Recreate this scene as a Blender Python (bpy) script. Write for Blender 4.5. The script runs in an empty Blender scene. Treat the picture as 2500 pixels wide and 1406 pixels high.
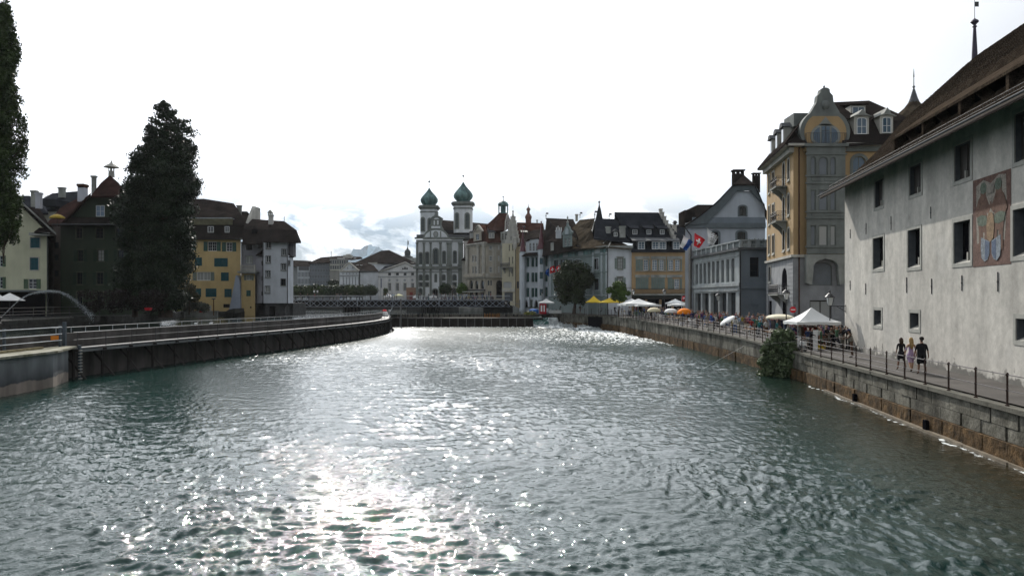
import bpy,bmesh,math,random
import numpy as np
from mathutils import Vector,Matrix
random.seed(7);rng=np.random.default_rng(7)
C=bpy.context.scene.collection
R_=math.radians
# ---------------------------------------------------------------- camera, sky, sun, exposure
FPX,CX,HY,CZ=1900.0,1250.0,731.0,5.65      # focal length, centre column and horizon row of the 2500 px wide photograph; eye height above the river
cam=bpy.data.cameras.new('camera');camo=bpy.data.objects.new('camera',cam);C.objects.link(camo)
camo.location=(0,0,CZ);camo.rotation_euler=(R_(90),0,0)
cam.sensor_fit='HORIZONTAL';cam.sensor_width=36.0;cam.lens=36.0*FPX/2500.0
cam.shift_y=(HY-703.0)/2500.0
cam.clip_start=0.3;cam.clip_end=30000.0
bpy.context.scene.camera=camo
SUN_AZ,SUN_EL=R_(-10.0),R_(35.0)               # azimuth from +Y towards +X
SUN_DIR=Vector((math.sin(SUN_AZ)*math.cos(SUN_EL),math.cos(SUN_AZ)*math.cos(SUN_EL),math.sin(SUN_EL)))
wd=bpy.data.worlds.new('World');bpy.context.scene.world=wd;wd.use_nodes=True
def build_world():
    nt=wd.node_tree;N=nt.nodes;L=nt.links;N.clear()
    out=N.new('ShaderNodeOutputWorld');bg=N.new('ShaderNodeBackground');bg.inputs['Strength'].default_value=0.1
    sky=N.new('ShaderNodeTexSky');sky.sky_type='NISHITA';sky.sun_disc=False
    sky.sun_elevation=SUN_EL;sky.sun_rotation=SUN_AZ;sky.air_density=1.0;sky.dust_density=1.5;sky.ozone_density=1.0
    tc=N.new('ShaderNodeTexCoord')
    def m(op,a,b=None,c=None,clamp=False):
        n=N.new('ShaderNodeMath');n.operation=op;n.use_clamp=clamp
        for i,v in enumerate((a,b,c)):
            if v is None:continue
            if isinstance(v,(int,float)):n.inputs[i].default_value=v
            else:L.new(v,n.inputs[i])
        return n.outputs[0]
    def mixc(f,a,b):
        n=N.new('ShaderNodeMix');n.data_type='RGBA'
        for s,v in ((n.inputs['Factor'],f),(n.inputs['A'],a),(n.inputs['B'],b)):
            if isinstance(v,(tuple,float,int)):s.default_value=v
            else:L.new(v,s)
        return n.outputs['Result']
    nrm=N.new('ShaderNodeVectorMath');nrm.operation='NORMALIZE';L.new(tc.outputs['Generated'],nrm.inputs[0])
    dot=N.new('ShaderNodeVectorMath');dot.operation='DOT_PRODUCT';L.new(nrm.outputs[0],dot.inputs[0]);dot.inputs[1].default_value=SUN_DIR
    ang=m('ARCCOSINE',m('MINIMUM',dot.outputs['Value'],0.99999))
    g=m('DIVIDE',ang,R_(31.0));glow=m('EXPONENT',m('MULTIPLY',m('MULTIPLY',g,g),-1.0))
    sep=N.new('ShaderNodeSeparateXYZ');L.new(nrm.outputs[0],sep.inputs[0])
    # high thin veil: stretched noise
    mp=N.new('ShaderNodeMapping');mp.inputs['Scale'].default_value=(1.2,1.2,4.0);mp.inputs['Rotation'].default_value=(0,R_(12),0);L.new(nrm.outputs[0],mp.inputs[0])
    n1=N.new('ShaderNodeTexNoise');n1.inputs['Scale'].default_value=1.7;n1.inputs['Detail'].default_value=5;L.new(mp.outputs[0],n1.inputs['Vector'])
    g2=m('DIVIDE',ang,R_(19.0));core=m('EXPONENT',m('MULTIPLY',m('MULTIPLY',g2,g2),-1.0))
    veil=m('ADD',m('ADD',m('MULTIPLY',core,5.0),m('MULTIPLY',glow,27.0)),m('ADD',4.3,m('MULTIPLY',n1.outputs[0],3.0)))
    cmb=N.new('ShaderNodeCombineXYZ')
    L.new(m('MULTIPLY',veil,0.96),cmb.inputs[0]);L.new(m('MULTIPLY',veil,1.0),cmb.inputs[1]);L.new(m('MULTIPLY',veil,1.06),cmb.inputs[2])
    # cumulus and blue-grey gaps low over the horizon
    mp2=N.new('ShaderNodeMapping');mp2.inputs['Scale'].default_value=(1.0,1.0,2.1);mp2.inputs['Location'].default_value=(0.36,0.0,0.13);L.new(nrm.outputs[0],mp2.inputs[0])
    n2=N.new('ShaderNodeTexNoise');n2.inputs['Scale'].default_value=8.5;n2.inputs['Detail'].default_value=9;n2.inputs['Roughness'].default_value=0.55;n2.inputs['Distortion'].default_value=0.35;L.new(mp2.outputs[0],n2.inputs['Vector'])
    n3=N.new('ShaderNodeTexNoise');n3.inputs['Scale'].default_value=4.3;n3.inputs['Detail'].default_value=6;L.new(mp2.outputs[0],n3.inputs['Vector'])
    el=sep.outputs[2]
    fade=m('SUBTRACT',1.0,m('MULTIPLY',m('SUBTRACT',el,0.085),13.0),clamp=True)     # gone above ~8 degrees
    gap=m('MULTIPLY',m('SUBTRACT',0.60,n2.outputs[0]),9.0,clamp=True)
    gcol=mixc(m('MULTIPLY',m('SUBTRACT',n3.outputs[0],0.42),6.0,clamp=True),(3.7,4.5,5.2,1),(2.0,3.8,5.8,1))
    col=mixc(m('MULTIPLY',gap,fade),cmb.outputs[0],gcol)
    fin=mixc(0.94,sky.outputs[0],col)
    L.new(fin,bg.inputs['Color']);L.new(bg.outputs[0],out.inputs[0])
build_world()
sl=bpy.data.lights.new('sun','SUN');sl.energy=4.6;sl.angle=R_(0.53);sl.color=(1.0,0.95,0.87)
so=bpy.data.objects.new('sun',sl);C.objects.link(so)
so.rotation_euler=SUN_DIR.to_track_quat('Z','Y').to_euler();so.location=(-60,120,90)
vs=bpy.context.scene.view_settings
vs.view_transform='Standard';vs.look='None';vs.exposure=0.0;vs.gamma=1.0;vs.use_curve_mapping=False
cy=bpy.context.scene.cycles
cy.max_bounces=6;cy.diffuse_bounces=3;cy.glossy_bounces=3;cy.transmission_bounces=2;cy.transparent_max_bounces=6
cy.sample_clamp_indirect=6.0;cy.sample_clamp_direct=0.0;cy.caustics_reflective=False;cy.caustics_refractive=False
# ---------------------------------------------------------------- helpers
def wx(X,D):return (X-CX)/FPX*D
def wz(Y,D):return CZ-(Y-HY)/FPX*D
def BK(X,Y,D,dp):return Vector((wx(X,D+dp),D+dp,wz(Y,D)))     # a point dp further back at the height seen at D
def W(X,Y,D):return Vector((wx(X,D),D,wz(Y,D)))
MC={}
def mat(name,col,rough=0.85,var=0.18,scale=1.2,bump=0.0,bscale=12.0,metal=0.0,streak=0.0,col2=None,spec=0.2,fine=0.0):
    if name in MC:return MC[name]
    m=bpy.data.materials.new(name);MC[name]=m;m.use_nodes=True
    nt=m.node_tree;N=nt.nodes;L=nt.links;b=N['Principled BSDF']
    b.inputs['Roughness'].default_value=rough;b.inputs['Metallic'].default_value=metal;b.inputs['Specular IOR Level'].default_value=spec
    tc=N.new('ShaderNodeTexCoord')
    c=tuple(col)+(1,)
    if var>0 or col2:
        n=N.new('ShaderNodeTexNoise');n.inputs['Scale'].default_value=scale;n.inputs['Detail'].default_value=6;n.inputs['Roughness'].default_value=0.6
        L.new(tc.outputs['Object'],n.inputs['Vector'])
        r=N.new('ShaderNodeValToRGB');r.color_ramp.elements[0].position=0.32;r.color_ramp.elements[1].position=0.68
        lo=tuple(v*(1-var) for v in col)+(1,);hi=tuple(min(1,v*(1+var)) for v in col)+(1,)
        if col2:hi=tuple(col2)+(1,)
        r.color_ramp.elements[0].color=lo;r.color_ramp.elements[1].color=hi
        L.new(n.outputs[0],r.inputs[0]);last=r.outputs[0]
        for amt,sc in ((streak,(0.9,0.9,0.22)),(fine,(14.0,14.0,14.0))):
            if amt <= 0:continue
            mp=N.new('ShaderNodeMapping');mp.inputs['Scale'].default_value=sc;L.new(tc.outputs['Object'],mp.inputs[0])
            n2=N.new('ShaderNodeTexNoise');n2.inputs['Scale'].default_value=1.0;n2.inputs['Detail'].default_value=5;L.new(mp.outputs[0],n2.inputs['Vector'])
            mr=N.new('ShaderNodeMapRange');mr.inputs['From Min'].default_value=0.35;mr.inputs['From Max'].default_value=0.65
            mr.inputs['To Min'].default_value=1.0-amt;mr.inputs['To Max'].default_value=1.0+amt*0.4;L.new(n2.outputs[0],mr.inputs[0])
            v=N.new('ShaderNodeVectorMath');v.operation='SCALE';L.new(last,v.inputs[0]);L.new(mr.outputs[0],v.inputs['Scale']);last=v.outputs[0]
        L.new(last,b.inputs['Base Color'])
    else:
        b.inputs['Base Color'].default_value=c
    if bump>0:
        n=N.new('ShaderNodeTexNoise');n.inputs['Scale'].default_value=bscale;n.inputs['Detail'].default_value=4;L.new(tc.outputs['Object'],n.inputs['Vector'])
        bp=N.new('ShaderNodeBump');bp.inputs['Strength'].default_value=0.8;bp.inputs['Distance'].default_value=bump;L.new(n.outputs[0],bp.inputs['Height']);L.new(bp.outputs[0],b.inputs['Normal'])
    return m
def wloc(o):
    v=Vector((0,0,0))
    while o is not None:v=v+Vector(o.location);o=o.parent
    return v
class MB:
    def __init__(s):s.v=[];s.f=[];s.m=[];s.sm=False
    def add(s,vs_,fs,mi=0):
        o=len(s.v);s.v += [tuple(v) for v in vs_]
        for f in fs:s.f.append(tuple(i+o for i in f));s.m.append(mi)
        return s
    def box(s,x0,x1,y0,y1,z0,z1,mi=0):
        return s.add([(x0,y0,z0),(x1,y0,z0),(x1,y1,z0),(x0,y1,z0),(x0,y0,z1),(x1,y0,z1),(x1,y1,z1),(x0,y1,z1)],
                     [(0,3,2,1),(4,5,6,7),(0,1,5,4),(1,2,6,5),(2,3,7,6),(3,0,4,7)],mi)
    def hexa(s,p,mi=0):            # 8 points, bottom ring then top ring
        return s.add(p,[(0,3,2,1),(4,5,6,7),(0,1,5,4),(1,2,6,5),(2,3,7,6),(3,0,4,7)],mi)
    def prism(s,poly,d,mi=0):     # poly: list of 3D points, d: extrusion vector
        n=len(poly);d=Vector(d);a=[Vector(p) for p in poly]
        return s.add(a+[p+d for p in a],[tuple(range(n)),tuple(range(2*n-1,n-1,-1))]+[(i,i+n,(i+1) % n+n,(i+1) % n) for i in range(n)],mi)
    def tube(s,p0,p1,r0,r1=None,n=6,mi=0):
        r1=r0 if r1 is None else r1
        p0=Vector(p0);p1=Vector(p1);d=(p1-p0)
        if d.length<1e-6:return s
        d.normalize();a=d.cross(Vector((0,0,1)));
        if a.length<1e-3:a=Vector((1,0,0))
        a.normalize();b=d.cross(a);vv=[]
        for p,r in ((p0,r0),(p1,r1)):
            for i in range(n):
                t=2*math.pi*i/n;vv.append(p+a*(r*math.cos(t))+b*(r*math.sin(t)))
        return s.add(vv,[(i,(i+1) % n,(i+1) % n+n,i+n) for i in range(n)]+[tuple(range(n-1,-1,-1)),tuple(range(n,2*n))],mi)
    def path(s,pts,r,n=6,mi=0):
        for a,b in zip(pts,pts[1:]):s.tube(a,b,r,r,n,mi)
        return s
    def lathe(s,c,prof,n=16,mi=0,sx=1.0,sy=1.0,rot=0.0):   # prof: (radius, z)
        vv=[];ff=[];k=len(prof)
        for r,z in prof:
            for i in range(n):
                t=2*math.pi*i/n+rot;vv.append((c[0]+r*math.cos(t)*sx,c[1]+r*math.sin(t)*sy,c[2]+z))
        for j in range(k-1):
            for i in range(n):ff.append((j*n+i,j*n+(i+1) % n,(j+1)*n+(i+1) % n,(j+1)*n+i))
        ff.append(tuple(range(n-1,-1,-1)));ff.append(tuple((k-1)*n+i for i in range(n)))
        return s.add(vv,ff,mi)
    def build(s,name,mats,parent=None,loc=None,smooth=False,**props):
        if not isinstance(mats,(list,tuple)):mats=[mats]
        if parent is not None:off=wloc(parent)
        else:
            if loc is None:
                a=np.array(s.v);loc=((a[:,0].min()+a[:,0].max())/2,(a[:,1].min()+a[:,1].max())/2,a[:,2].min())
            off=Vector(loc)
        me=bpy.data.meshes.new(name)
        me.from_pydata([(v[0]-off[0],v[1]-off[1],v[2]-off[2]) for v in s.v],[],s.f)
        for m_ in mats:me.materials.append(m_)
        if len(mats)>1:me.polygons.foreach_set('material_index',s.m)
        if smooth:me.polygons.foreach_set('use_smooth',[True]*len(me.polygons))
        o=bpy.data.objects.new(name,me);C.objects.link(o)
        if parent is not None:o.parent=parent
        else:o.location=off
        for k,v in props.items():o[k]=v
        return o
def tag(o,label=None,cat=None,group=None,kind=None):
    if label:o['label']=label
    if cat:o['category']=cat
    if group:o['group']=group
    if kind:o['kind']=kind
    return o
def empty(name,loc,label,cat,group=None,rz=0.0):
    o=bpy.data.objects.new(name,None);C.objects.link(o);o.location=loc;o.rotation_euler=(0,0,rz);o.empty_display_size=0.3
    return tag(o,label,cat,group)
def copy_tree(o,parent=None):
    c=o.copy();C.objects.link(c)
    if parent is not None:c.parent=parent
    for ch in list(o.children):copy_tree(ch,c)
    return c
def roof(parent,m_,polys,th=0.22,name='roof',raw=False,mi=None):
    """closed roof skin: polys are lists of (X, Y, D) picture columns/rows at a true distance (or world points when raw)"""
    idx={};V=[];top=[]
    for pl in polys:
        f=[]
        for p in pl:
            q=Vector(p) if raw else W(*p)
            k=(round(q.x,2),round(q.y,2),round(q.z,2))
            if k not in idx:idx[k]=len(V);V.append(q)
            if not f or f[-1] != idx[k]:f.append(idx[k])
        top.append(tuple(f))
    n=len(V);cnt={}
    for f in top:
        for a,b in zip(f,f[1:]+f[:1]):cnt[(a,b)]=cnt.get((a,b),0)+1
    b=MB();dn=Vector((0,0,-th));faces=list(top)+[tuple(i+n for i in reversed(f)) for f in top]
    for (i,j) in cnt:
        if (j,i) not in cnt:faces.append((i,i+n,j+n,j))
    b.add(V+[v+dn for v in V],faces)
    return b.build(name,m_,parent)
# window styles -------------------------------------------------------------
MG=None
WM={}
def wmesh(key,fn,mats):
    if key in WM:return WM[key]
    b=MB();fn(b);me=bpy.data.meshes.new(key[0]);me.from_pydata(b.v,[],b.f)
    for m_ in mats:me.materials.append(m_)
    if len(mats)>1:me.polygons.foreach_set('material_index',b.m)
    WM[key]=me;return me
def arch_pts(w,h,n=8,rise=None):
    r=w/2 if rise is None else rise
    return [(w/2*math.cos(t),h-r+r*math.sin(t)) for t in [math.pi*i/n for i in range(n+1)]]
def wobj(name,me,parent,loc=(0,0,0),rz=0.0):
    o=bpy.data.objects.new(name,me);C.objects.link(o);o.parent=parent;o.location=loc;o.rotation_euler=(0,0,rz);return o
def add_window(parent,pos,rz,w,h,st,inset=0.14):
    """window > pane, shutter, surround, sill; local x along the wall, y into the wall, z up; pos is the sill centre on the wall face"""
    w=round(w,2);h=round(h,2);arch=st.get('arch');nx,ny=st.get('grid',(2,3));fw=st.get('fw',0.07)
    fm=st.get('frame');key=('window',w,h,arch,nx,ny,fm.name,inset,fw)
    def fr(b):
        y0,y1=inset-0.02,inset+0.05
        if arch:
            rs=(w/2 if arch is True else arch)
            po=arch_pts(w,h,8,rs);pi=[(x*(1-2*fw/w),z-fw) for x,z in po]
            for (a,b2,c,d) in zip(po,po[1:],pi,pi[1:]):
                b.hexa([(a[0],y0,a[1]),(b2[0],y0,b2[1]),(d[0],y0,d[1]),(c[0],y0,c[1]),(a[0],y1,a[1]),(b2[0],y1,b2[1]),(d[0],y1,d[1]),(c[0],y1,c[1])])
            b.box(-w/2,-w/2+fw,y0,y1,0,h-rs);b.box(w/2-fw,w/2,y0,y1,0,h-rs)
            b.box(-w/2+fw,w/2-fw,y0,y1,0,fw);hh=h-rs
        else:
            b.box(-w/2,-w/2+fw,y0,y1,0,h);b.box(w/2-fw,w/2,y0,y1,0,h)
            b.box(-w/2+fw,w/2-fw,y0,y1,h-fw,h);b.box(-w/2+fw,w/2-fw,y0,y1,0,fw);hh=h-fw
        for i in range(1,nx):
            x=-w/2+w*i/nx;t=fw*0.8 if (nx==2 or i*2==nx) else 0.03
            b.box(x-t/2,x+t/2,y0+0.005,y1-0.005,fw,h-fw if not arch else h-fw*1.2)
        for j in range(1,ny):
            z=hh*j/ny;b.box(-w/2+fw,w/2-fw,y0+0.01,y1-0.01,z-0.02,z+0.02)
    o=wobj('window',wmesh(key,fr,[fm]),parent,Vector(pos)-wloc(parent),rz)
    pm=st.get('pane',MG)
    def pn(b):
        y=inset+0.02
        if arch:
            rs=(w/2 if arch is True else arch);pts=[(-w/2+.02,0.02),(w/2-.02,0.02)]+[(x*.97,z-.02) for x,z in arch_pts(w,h,8,rs)]
            b.prism([(x,y,z) for x,z in pts],(0,0.02,0))
        else:b.box(-w/2+.02,w/2-.02,y,y+0.02,0.02,h-0.02)
    wobj('pane',wmesh(('pane',w,h,arch,pm.name,inset),pn,[pm]),o)
    if st.get('surround'):
        sm=st['surround'];sw=st.get('sw',0.16);pr=st.get('pr',0.05)
        def su(b):
            if arch:
                rs=(w/2 if arch is True else arch);po=arch_pts(w+2*sw,h+sw,8,rs+sw);pi=arch_pts(w,h,8,rs)
                for (a,b2,c,d) in zip(po,po[1:],pi,pi[1:]):
                    b.hexa([(a[0],-pr,a[1]),(b2[0],-pr,b2[1]),(d[0],-pr,d[1]),(c[0],-pr,c[1]),(a[0],.02,a[1]),(b2[0],.02,b2[1]),(d[0],.02,d[1]),(c[0],.02,c[1])])
                b.box(-w/2-sw,-w/2,-pr,.02,-sw*.8,h-rs);b.box(w/2,w/2+sw,-pr,.02,-sw*.8,h-rs);b.box(-w/2,w/2,-pr,.02,-sw*.8,0)
            else:
                b.box(-w/2-sw,-w/2,-pr,.02,-sw,h+sw);b.box(w/2,w/2+sw,-pr,.02,-sw,h+sw)
                b.box(-w/2,w/2,-pr,.02,h,h+sw);b.box(-w/2,w/2,-pr,.02,-sw,0)
            if st.get('hood'):b.box(-w/2-sw-.12,w/2+sw+.12,-.22,.02,h+sw,h+sw+.13)
        wobj('surround',wmesh(('surround',w,h,arch,sm.name,sw,pr,st.get('hood')),su,[sm]),o)
    if st.get('sill'):
        sm=st['sill']
        wobj('sill',wmesh(('sill',w,sm.name),lambda b:b.box(-w/2-.12,w/2+.12,-.14,.05,-.12-st.get('sw',0)*bool(st.get('surround')),-.003-st.get('sw',0)*bool(st.get('surround'))),[sm]),o)
    if st.get('shut'):
        sm=st['shut'];state=st.get('state','open');n=2
        lw=st.get('lw',w/2)
        def sh(b):
            b.box(-lw/2,-lw/2+.07,-.045,0,0,h);b.box(lw/2-.07,lw/2,-.045,0,0,h)
            k=max(6,int(h/0.16))
            for i in range(k):
                z=h*i/k;b.hexa([(-lw/2+.07,-.04,z),(lw/2-.07,-.04,z),(lw/2-.07,-.012,z+.03),(-lw/2+.07,-.012,z+.03),(-lw/2+.07,-.03,z+h/k*.72),(lw/2-.07,-.03,z+h/k*.72),(lw/2-.07,-.008,z+h/k*.9),(-lw/2+.07,-.008,z+h/k*.9)])
        me=wmesh(('shutter',lw,h,sm.name),sh,[sm])
        for sgn in (-1,1):
            if state=='open':wobj('shutter',me,o,(sgn*(w/2+lw/2+.03),-0.01-st.get('pr',0)*bool(st.get('surround')),0))
            elif state=='closed':wobj('shutter',me,o,(sgn*(lw/2),0.03,0))
            elif state=='ajar':wobj('shutter',me,o,(sgn*(w/2-.12),-.22,0),sgn*R_(62))
    return o
class Fac:
    """one wall of a building seen between two picture columns at two true distances; openings are real holes with reveals"""
    def __init__(s,bld,X0,D0,X1,D1,Ytop,zbase,m_,depth=8.0,ztop=None,side=True,raw=None,rdepth=0.2,name='wall',square=False):
        s.square=square
        s.b=bld;s.m=m_;s.depth=depth;s.side=side;s.rd=rdepth;s.name=name
        if raw:s.p0=Vector(raw[0]+(0,));s.p1=Vector(raw[1]+(0,))
        else:s.p0=Vector((wx(X0,D0),D0,0));s.p1=Vector((wx(X1,D1),D1,0))
        s.L=(s.p1-s.p0).length;s.u=(s.p1-s.p0)/s.L;s.n=Vector((s.u.y,-s.u.x,0))
        s.rz=math.atan2(s.u.y,s.u.x)
        s.z0=zbase;s.z1=ztop if ztop is not None else wz(Ytop,(D0+D1)/2)
        s.op=[]
    def a(s,X):
        k=(X-CX)/FPX;return (k*s.p0.y-s.p0.x)/(s.u.x-k*s.u.y)
    def P(s,a,z,out=0.0):p=s.p0+s.u*a+s.n*out;return Vector((p.x,p.y,z))
    def dist(s,a):return (s.p0+s.u*a).y
    def rect(s,X0,Y0,X1,Y1):
        a0,a1=sorted((s.a(X0),s.a(X1)));D=s.dist((a0+a1)/2);return a0,a1,wz(Y1,D),wz(Y0,D)
    def win(s,X0,Y0,X1,Y1,st,hole=True,abs_=False):
        a0,a1,z0,z1=(X0,X1,Y0,Y1) if abs_ else s.rect(X0,Y0,X1,Y1)
        if hole:s.op.append((a0,a1,z0,z1,st.get('arch')));s.rd=max(s.rd,st.get('inset',.14)+.08)
        p=s.P((a0+a1)/2,z0)
        return add_window(s.b,p,s.rz,a1-a0,z1-z0,st,st.get('inset',0.14) if hole else -0.06)
    def rows(s,cols,ys,st,**k):
        for (x0,x1) in cols:
            for (y0,y1) in ys:s.win(x0,y0,x1,y1,st,**k)
    def fbox(s,mb,a0,a1,o0,o1,z0,z1,mi=0):
        mb.hexa([s.P(a0,z0,o1),s.P(a1,z0,o1),s.P(a1,z0,o0),s.P(a0,z0,o0),s.P(a0,z1,o1),s.P(a1,z1,o1),s.P(a1,z1,o0),s.P(a0,z1,o0)],mi)
    def bandpx(s,name,m_,X0,Y0,X1,Y1,o=0.12,o0=-0.02):
        mb=MB();a0,a1,z0,z1=s.rect(X0,Y0,X1,Y1);s.fbox(mb,a0,a1,o0,o,z0,z1);return mb.build(name,m_,s.b)
    def band(s,name,m_,a0,a1,z0,z1,o=0.12,o0=-0.02):
        mb=MB();s.fbox(mb,a0,a1,o0,o,z0,z1);return mb.build(name,m_,s.b)
    def done(s,gable=None):
        us=sorted(set([0.0,s.L]+[v for o in s.op for v in o[:2]]));zs=sorted(set([s.z0,s.z1]+[v for o in s.op for v in o[2:4]]))
        us=[u for u in us if -1e-6 <= u <= s.L+1e-6];zs=[z for z in zs if s.z0-1e-6 <= z <= s.z1+1e-6]
        mb=MB()
        for z0,z1 in zip(zs,zs[1:]):
            run=None
            for u0,u1 in zip(us,us[1:]):
                uc,zc=(u0+u1)/2,(z0+z1)/2
                inside=any(o[0]<uc<o[1] and o[2]<zc<o[3] for o in s.op)
                if inside:
                    if run:mb.add([s.P(run[0],z0),s.P(run[1],z0),s.P(run[1],z1),s.P(run[0],z1)],[(0,1,2,3)]);run=None
                else:run=(run[0],u1) if run else (u0,u1)
            if run:mb.add([s.P(run[0],z0),s.P(run[1],z0),s.P(run[1],z1),s.P(run[0],z1)],[(0,1,2,3)])
        d=-s.rd
        for (a0,a1,z0,z1,ar) in s.op:
            A,B,Cc,Dd=s.P(a0,z0),s.P(a1,z0),s.P(a1,z1),s.P(a0,z1)
            a,b,c,dd=s.P(a0,z0,d),s.P(a1,z0,d),s.P(a1,z1,d),s.P(a0,z1,d)
            mb.add([A,B,Cc,Dd,a,b,c,dd],[(0,4,5,1),(1,5,6,2),(2,6,7,3),(3,7,4,0),(4,7,6,5)])
            if ar:
                w=a1-a0;h=z1-z0;rs=w/2 if ar is True else ar;am=(a0+a1)/2;pts=arch_pts(w,h,8,rs)
                half=[p for p in pts if p[0] >= -1e-6];pr=[s.P(am+x,z0+z) for x,z in half];pi=[s.P(am+x,z0+z,d) for x,z in half]
                for (h_,sg) in ((half,1),(half,-1)):
                    fr_=[s.P(am+sg*x,z0+z) for x,z in h_];bk=[s.P(am+sg*x,z0+z,d) for x,z in h_];k=len(h_)
                    mb.add([s.P(am+sg*w/2,z1)]+fr_+bk,[(0,i+1,i+2) for i in range(k-1)]+[(i+1,i+1+k,i+2+k,i+2) for i in range(k-1)])
        # body: sides, back, lid
        if s.side:
            # party walls run back at a slant, as the crooked old-town plots do
            ka=1+s.depth/max(s.p0.y,20);A_=s.p0*ka+s.u*.4;B_=s.p1*ka-s.u*.4
            if s.square:A_,B_=s.p0-s.n*s.depth,s.p1-s.n*s.depth
            q=[s.P(0,s.z0),s.P(s.L,s.z0),Vector((B_.x,B_.y,s.z0)),Vector((A_.x,A_.y,s.z0)),s.P(0,s.z1),s.P(s.L,s.z1),Vector((B_.x,B_.y,s.z1)),Vector((A_.x,A_.y,s.z1))]
            mb.add(q,[(1,2,6,5),(2,3,7,6),(3,0,4,7),(4,5,6,7)])
        if gable:   # list of picture points above the wall, read on the wall plane
            pts=[]
            for (X,Y) in gable:
                a=s.a(X);pts.append(s.P(a,wz(Y,s.dist(a))))
            mb.prism(pts,-s.n*0.35)
        return mb.build(s.name,s.m,s.b)
# ---------------------------------------------------------------- materials
def glass_mat(name,col=(0.015,0.02,0.025),rough=0.08,spec=0.5):
    m=mat(name,col,rough=rough,var=0.0,spec=spec)
    nt=m.node_tree;N=nt.nodes;L=nt.links;tc=N.new('ShaderNodeTexCoord');n=N.new('ShaderNodeTexNoise');n.inputs['Scale'].default_value=0.9
    L.new(tc.outputs['Object'],n.inputs['Vector']);bp=N.new('ShaderNodeBump');bp.inputs['Strength'].default_value=0.35;bp.inputs['Distance'].default_value=0.03
    L.new(n.outputs[0],bp.inputs['Height']);L.new(bp.outputs[0],N['Principled BSDF'].inputs['Normal']);return m
MG=glass_mat('window_glass');MGB=glass_mat('blue_glass',(0.03,0.07,0.11),0.06,0.8);MCUR=glass_mat('curtain_and_sky_glass',(0.30,0.31,0.30),0.12)
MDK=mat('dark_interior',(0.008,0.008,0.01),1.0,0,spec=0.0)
m_white_fr=mat('white_frame',(0.62,0.64,0.64),0.5,0.05);m_dark_fr=mat('dark_frame',(0.05,0.045,0.04),0.6,0.1)
m_gsh=mat('green_shutter',(0.025,0.085,0.075),0.55,0.15,2.0);m_teal=mat('teal_shutter',(0.012,0.07,0.085),0.5,0.15,2.0)
m_gsh2=mat('olive_shutter',(0.07,0.115,0.07),0.6,0.15);m_greysh=mat('grey_shutter',(0.16,0.20,0.18),0.6,0.12)
m_stone=mat('grey_stone',(0.27,0.28,0.26),0.85,0.2,0.8,0.01,9,streak=0.25)
m_stone_l=mat('light_stone',(0.42,0.41,0.37),0.85,0.15,0.8,streak=0.2);m_iron=mat('black_iron',(0.02,0.02,0.022),0.45,0.1,spec=0.5)
m_metal=mat('galvanised_steel',(0.32,0.34,0.35),0.42,0.15,3,metal=0.55)
m_lead=mat('lead_sheet',(0.10,0.105,0.11),0.85,0.15,2,spec=0.1);m_cop=mat('green_copper',(0.10,0.20,0.20),0.6,0.3,0.35,streak=0.6,col2=(0.19,0.32,0.31))
def tiles(name,c,c2,scale=0.55):return mat(name,c,0.85,0.25,scale,0.03,5.0,col2=c2,fine=0.3,spec=0.0)
t_brown=tiles('brown_roof_tiles',(0.022,0.019,0.018),(0.040,0.033,0.030));t_red=tiles('red_roof_tiles',(0.050,0.025,0.019),(0.090,0.045,0.034))
t_slate=tiles('slate_roof',(0.020,0.023,0.029),(0.036,0.039,0.046));t_moss=tiles('mossy_roof_tiles',(0.045,0.036,0.026),(0.095,0.078,0.058),1.1)
m_wine=mat('wine_red_sheet',(0.085,0.012,0.022),0.4,0.15,1.0,spec=0.5)
def plaster(name,c,var=0.10,streak=0.10,scale=0.35):return mat(name,c,0.9,var,scale,0.006,6.0,streak=streak,fine=0.06)
# ---------------------------------------------------------------- plan of the banks
QUAY=[(8.3,167.0,2.75),(12.8,156.0,2.72),(17.6,148.0,2.7),(19.0,137.0,2.65),(19.7,118.0,2.55),(20.2,100.0,2.45),(20.5,84.0,2.36),(20.5,70.0,2.25),(20.15,54.0,1.95),(18.6,40.0,1.95),(17.05,26.0,1.95),(15.9,16.0,1.95),(14.4,3.0,1.95)]
DAM=[(-31.0,55.0),(-30.1,61.0),(-28.9,68.0),(-27.3,76.0),(-25.6,84.0),(-24.0,93.0),(-22.6,102.0),(-21.5,112.0),(-21.0,123.0),(-21.2,133.0),(-22.8,146.0),(-25.0,158.0)]
def interp(tab,y,i,key=1):
    t=sorted(tab,key=lambda p:p[key]);ys=[p[key] for p in t];return float(np.interp(y,ys,[p[i] for p in t]))
def quay_x(y):return interp(QUAY,y,0)
def quay_z(y):return interp(QUAY,y,2)
def dam_x(y):return interp(DAM,y,0)
UPZ=2.55                                          # water level above the needle dam
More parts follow.
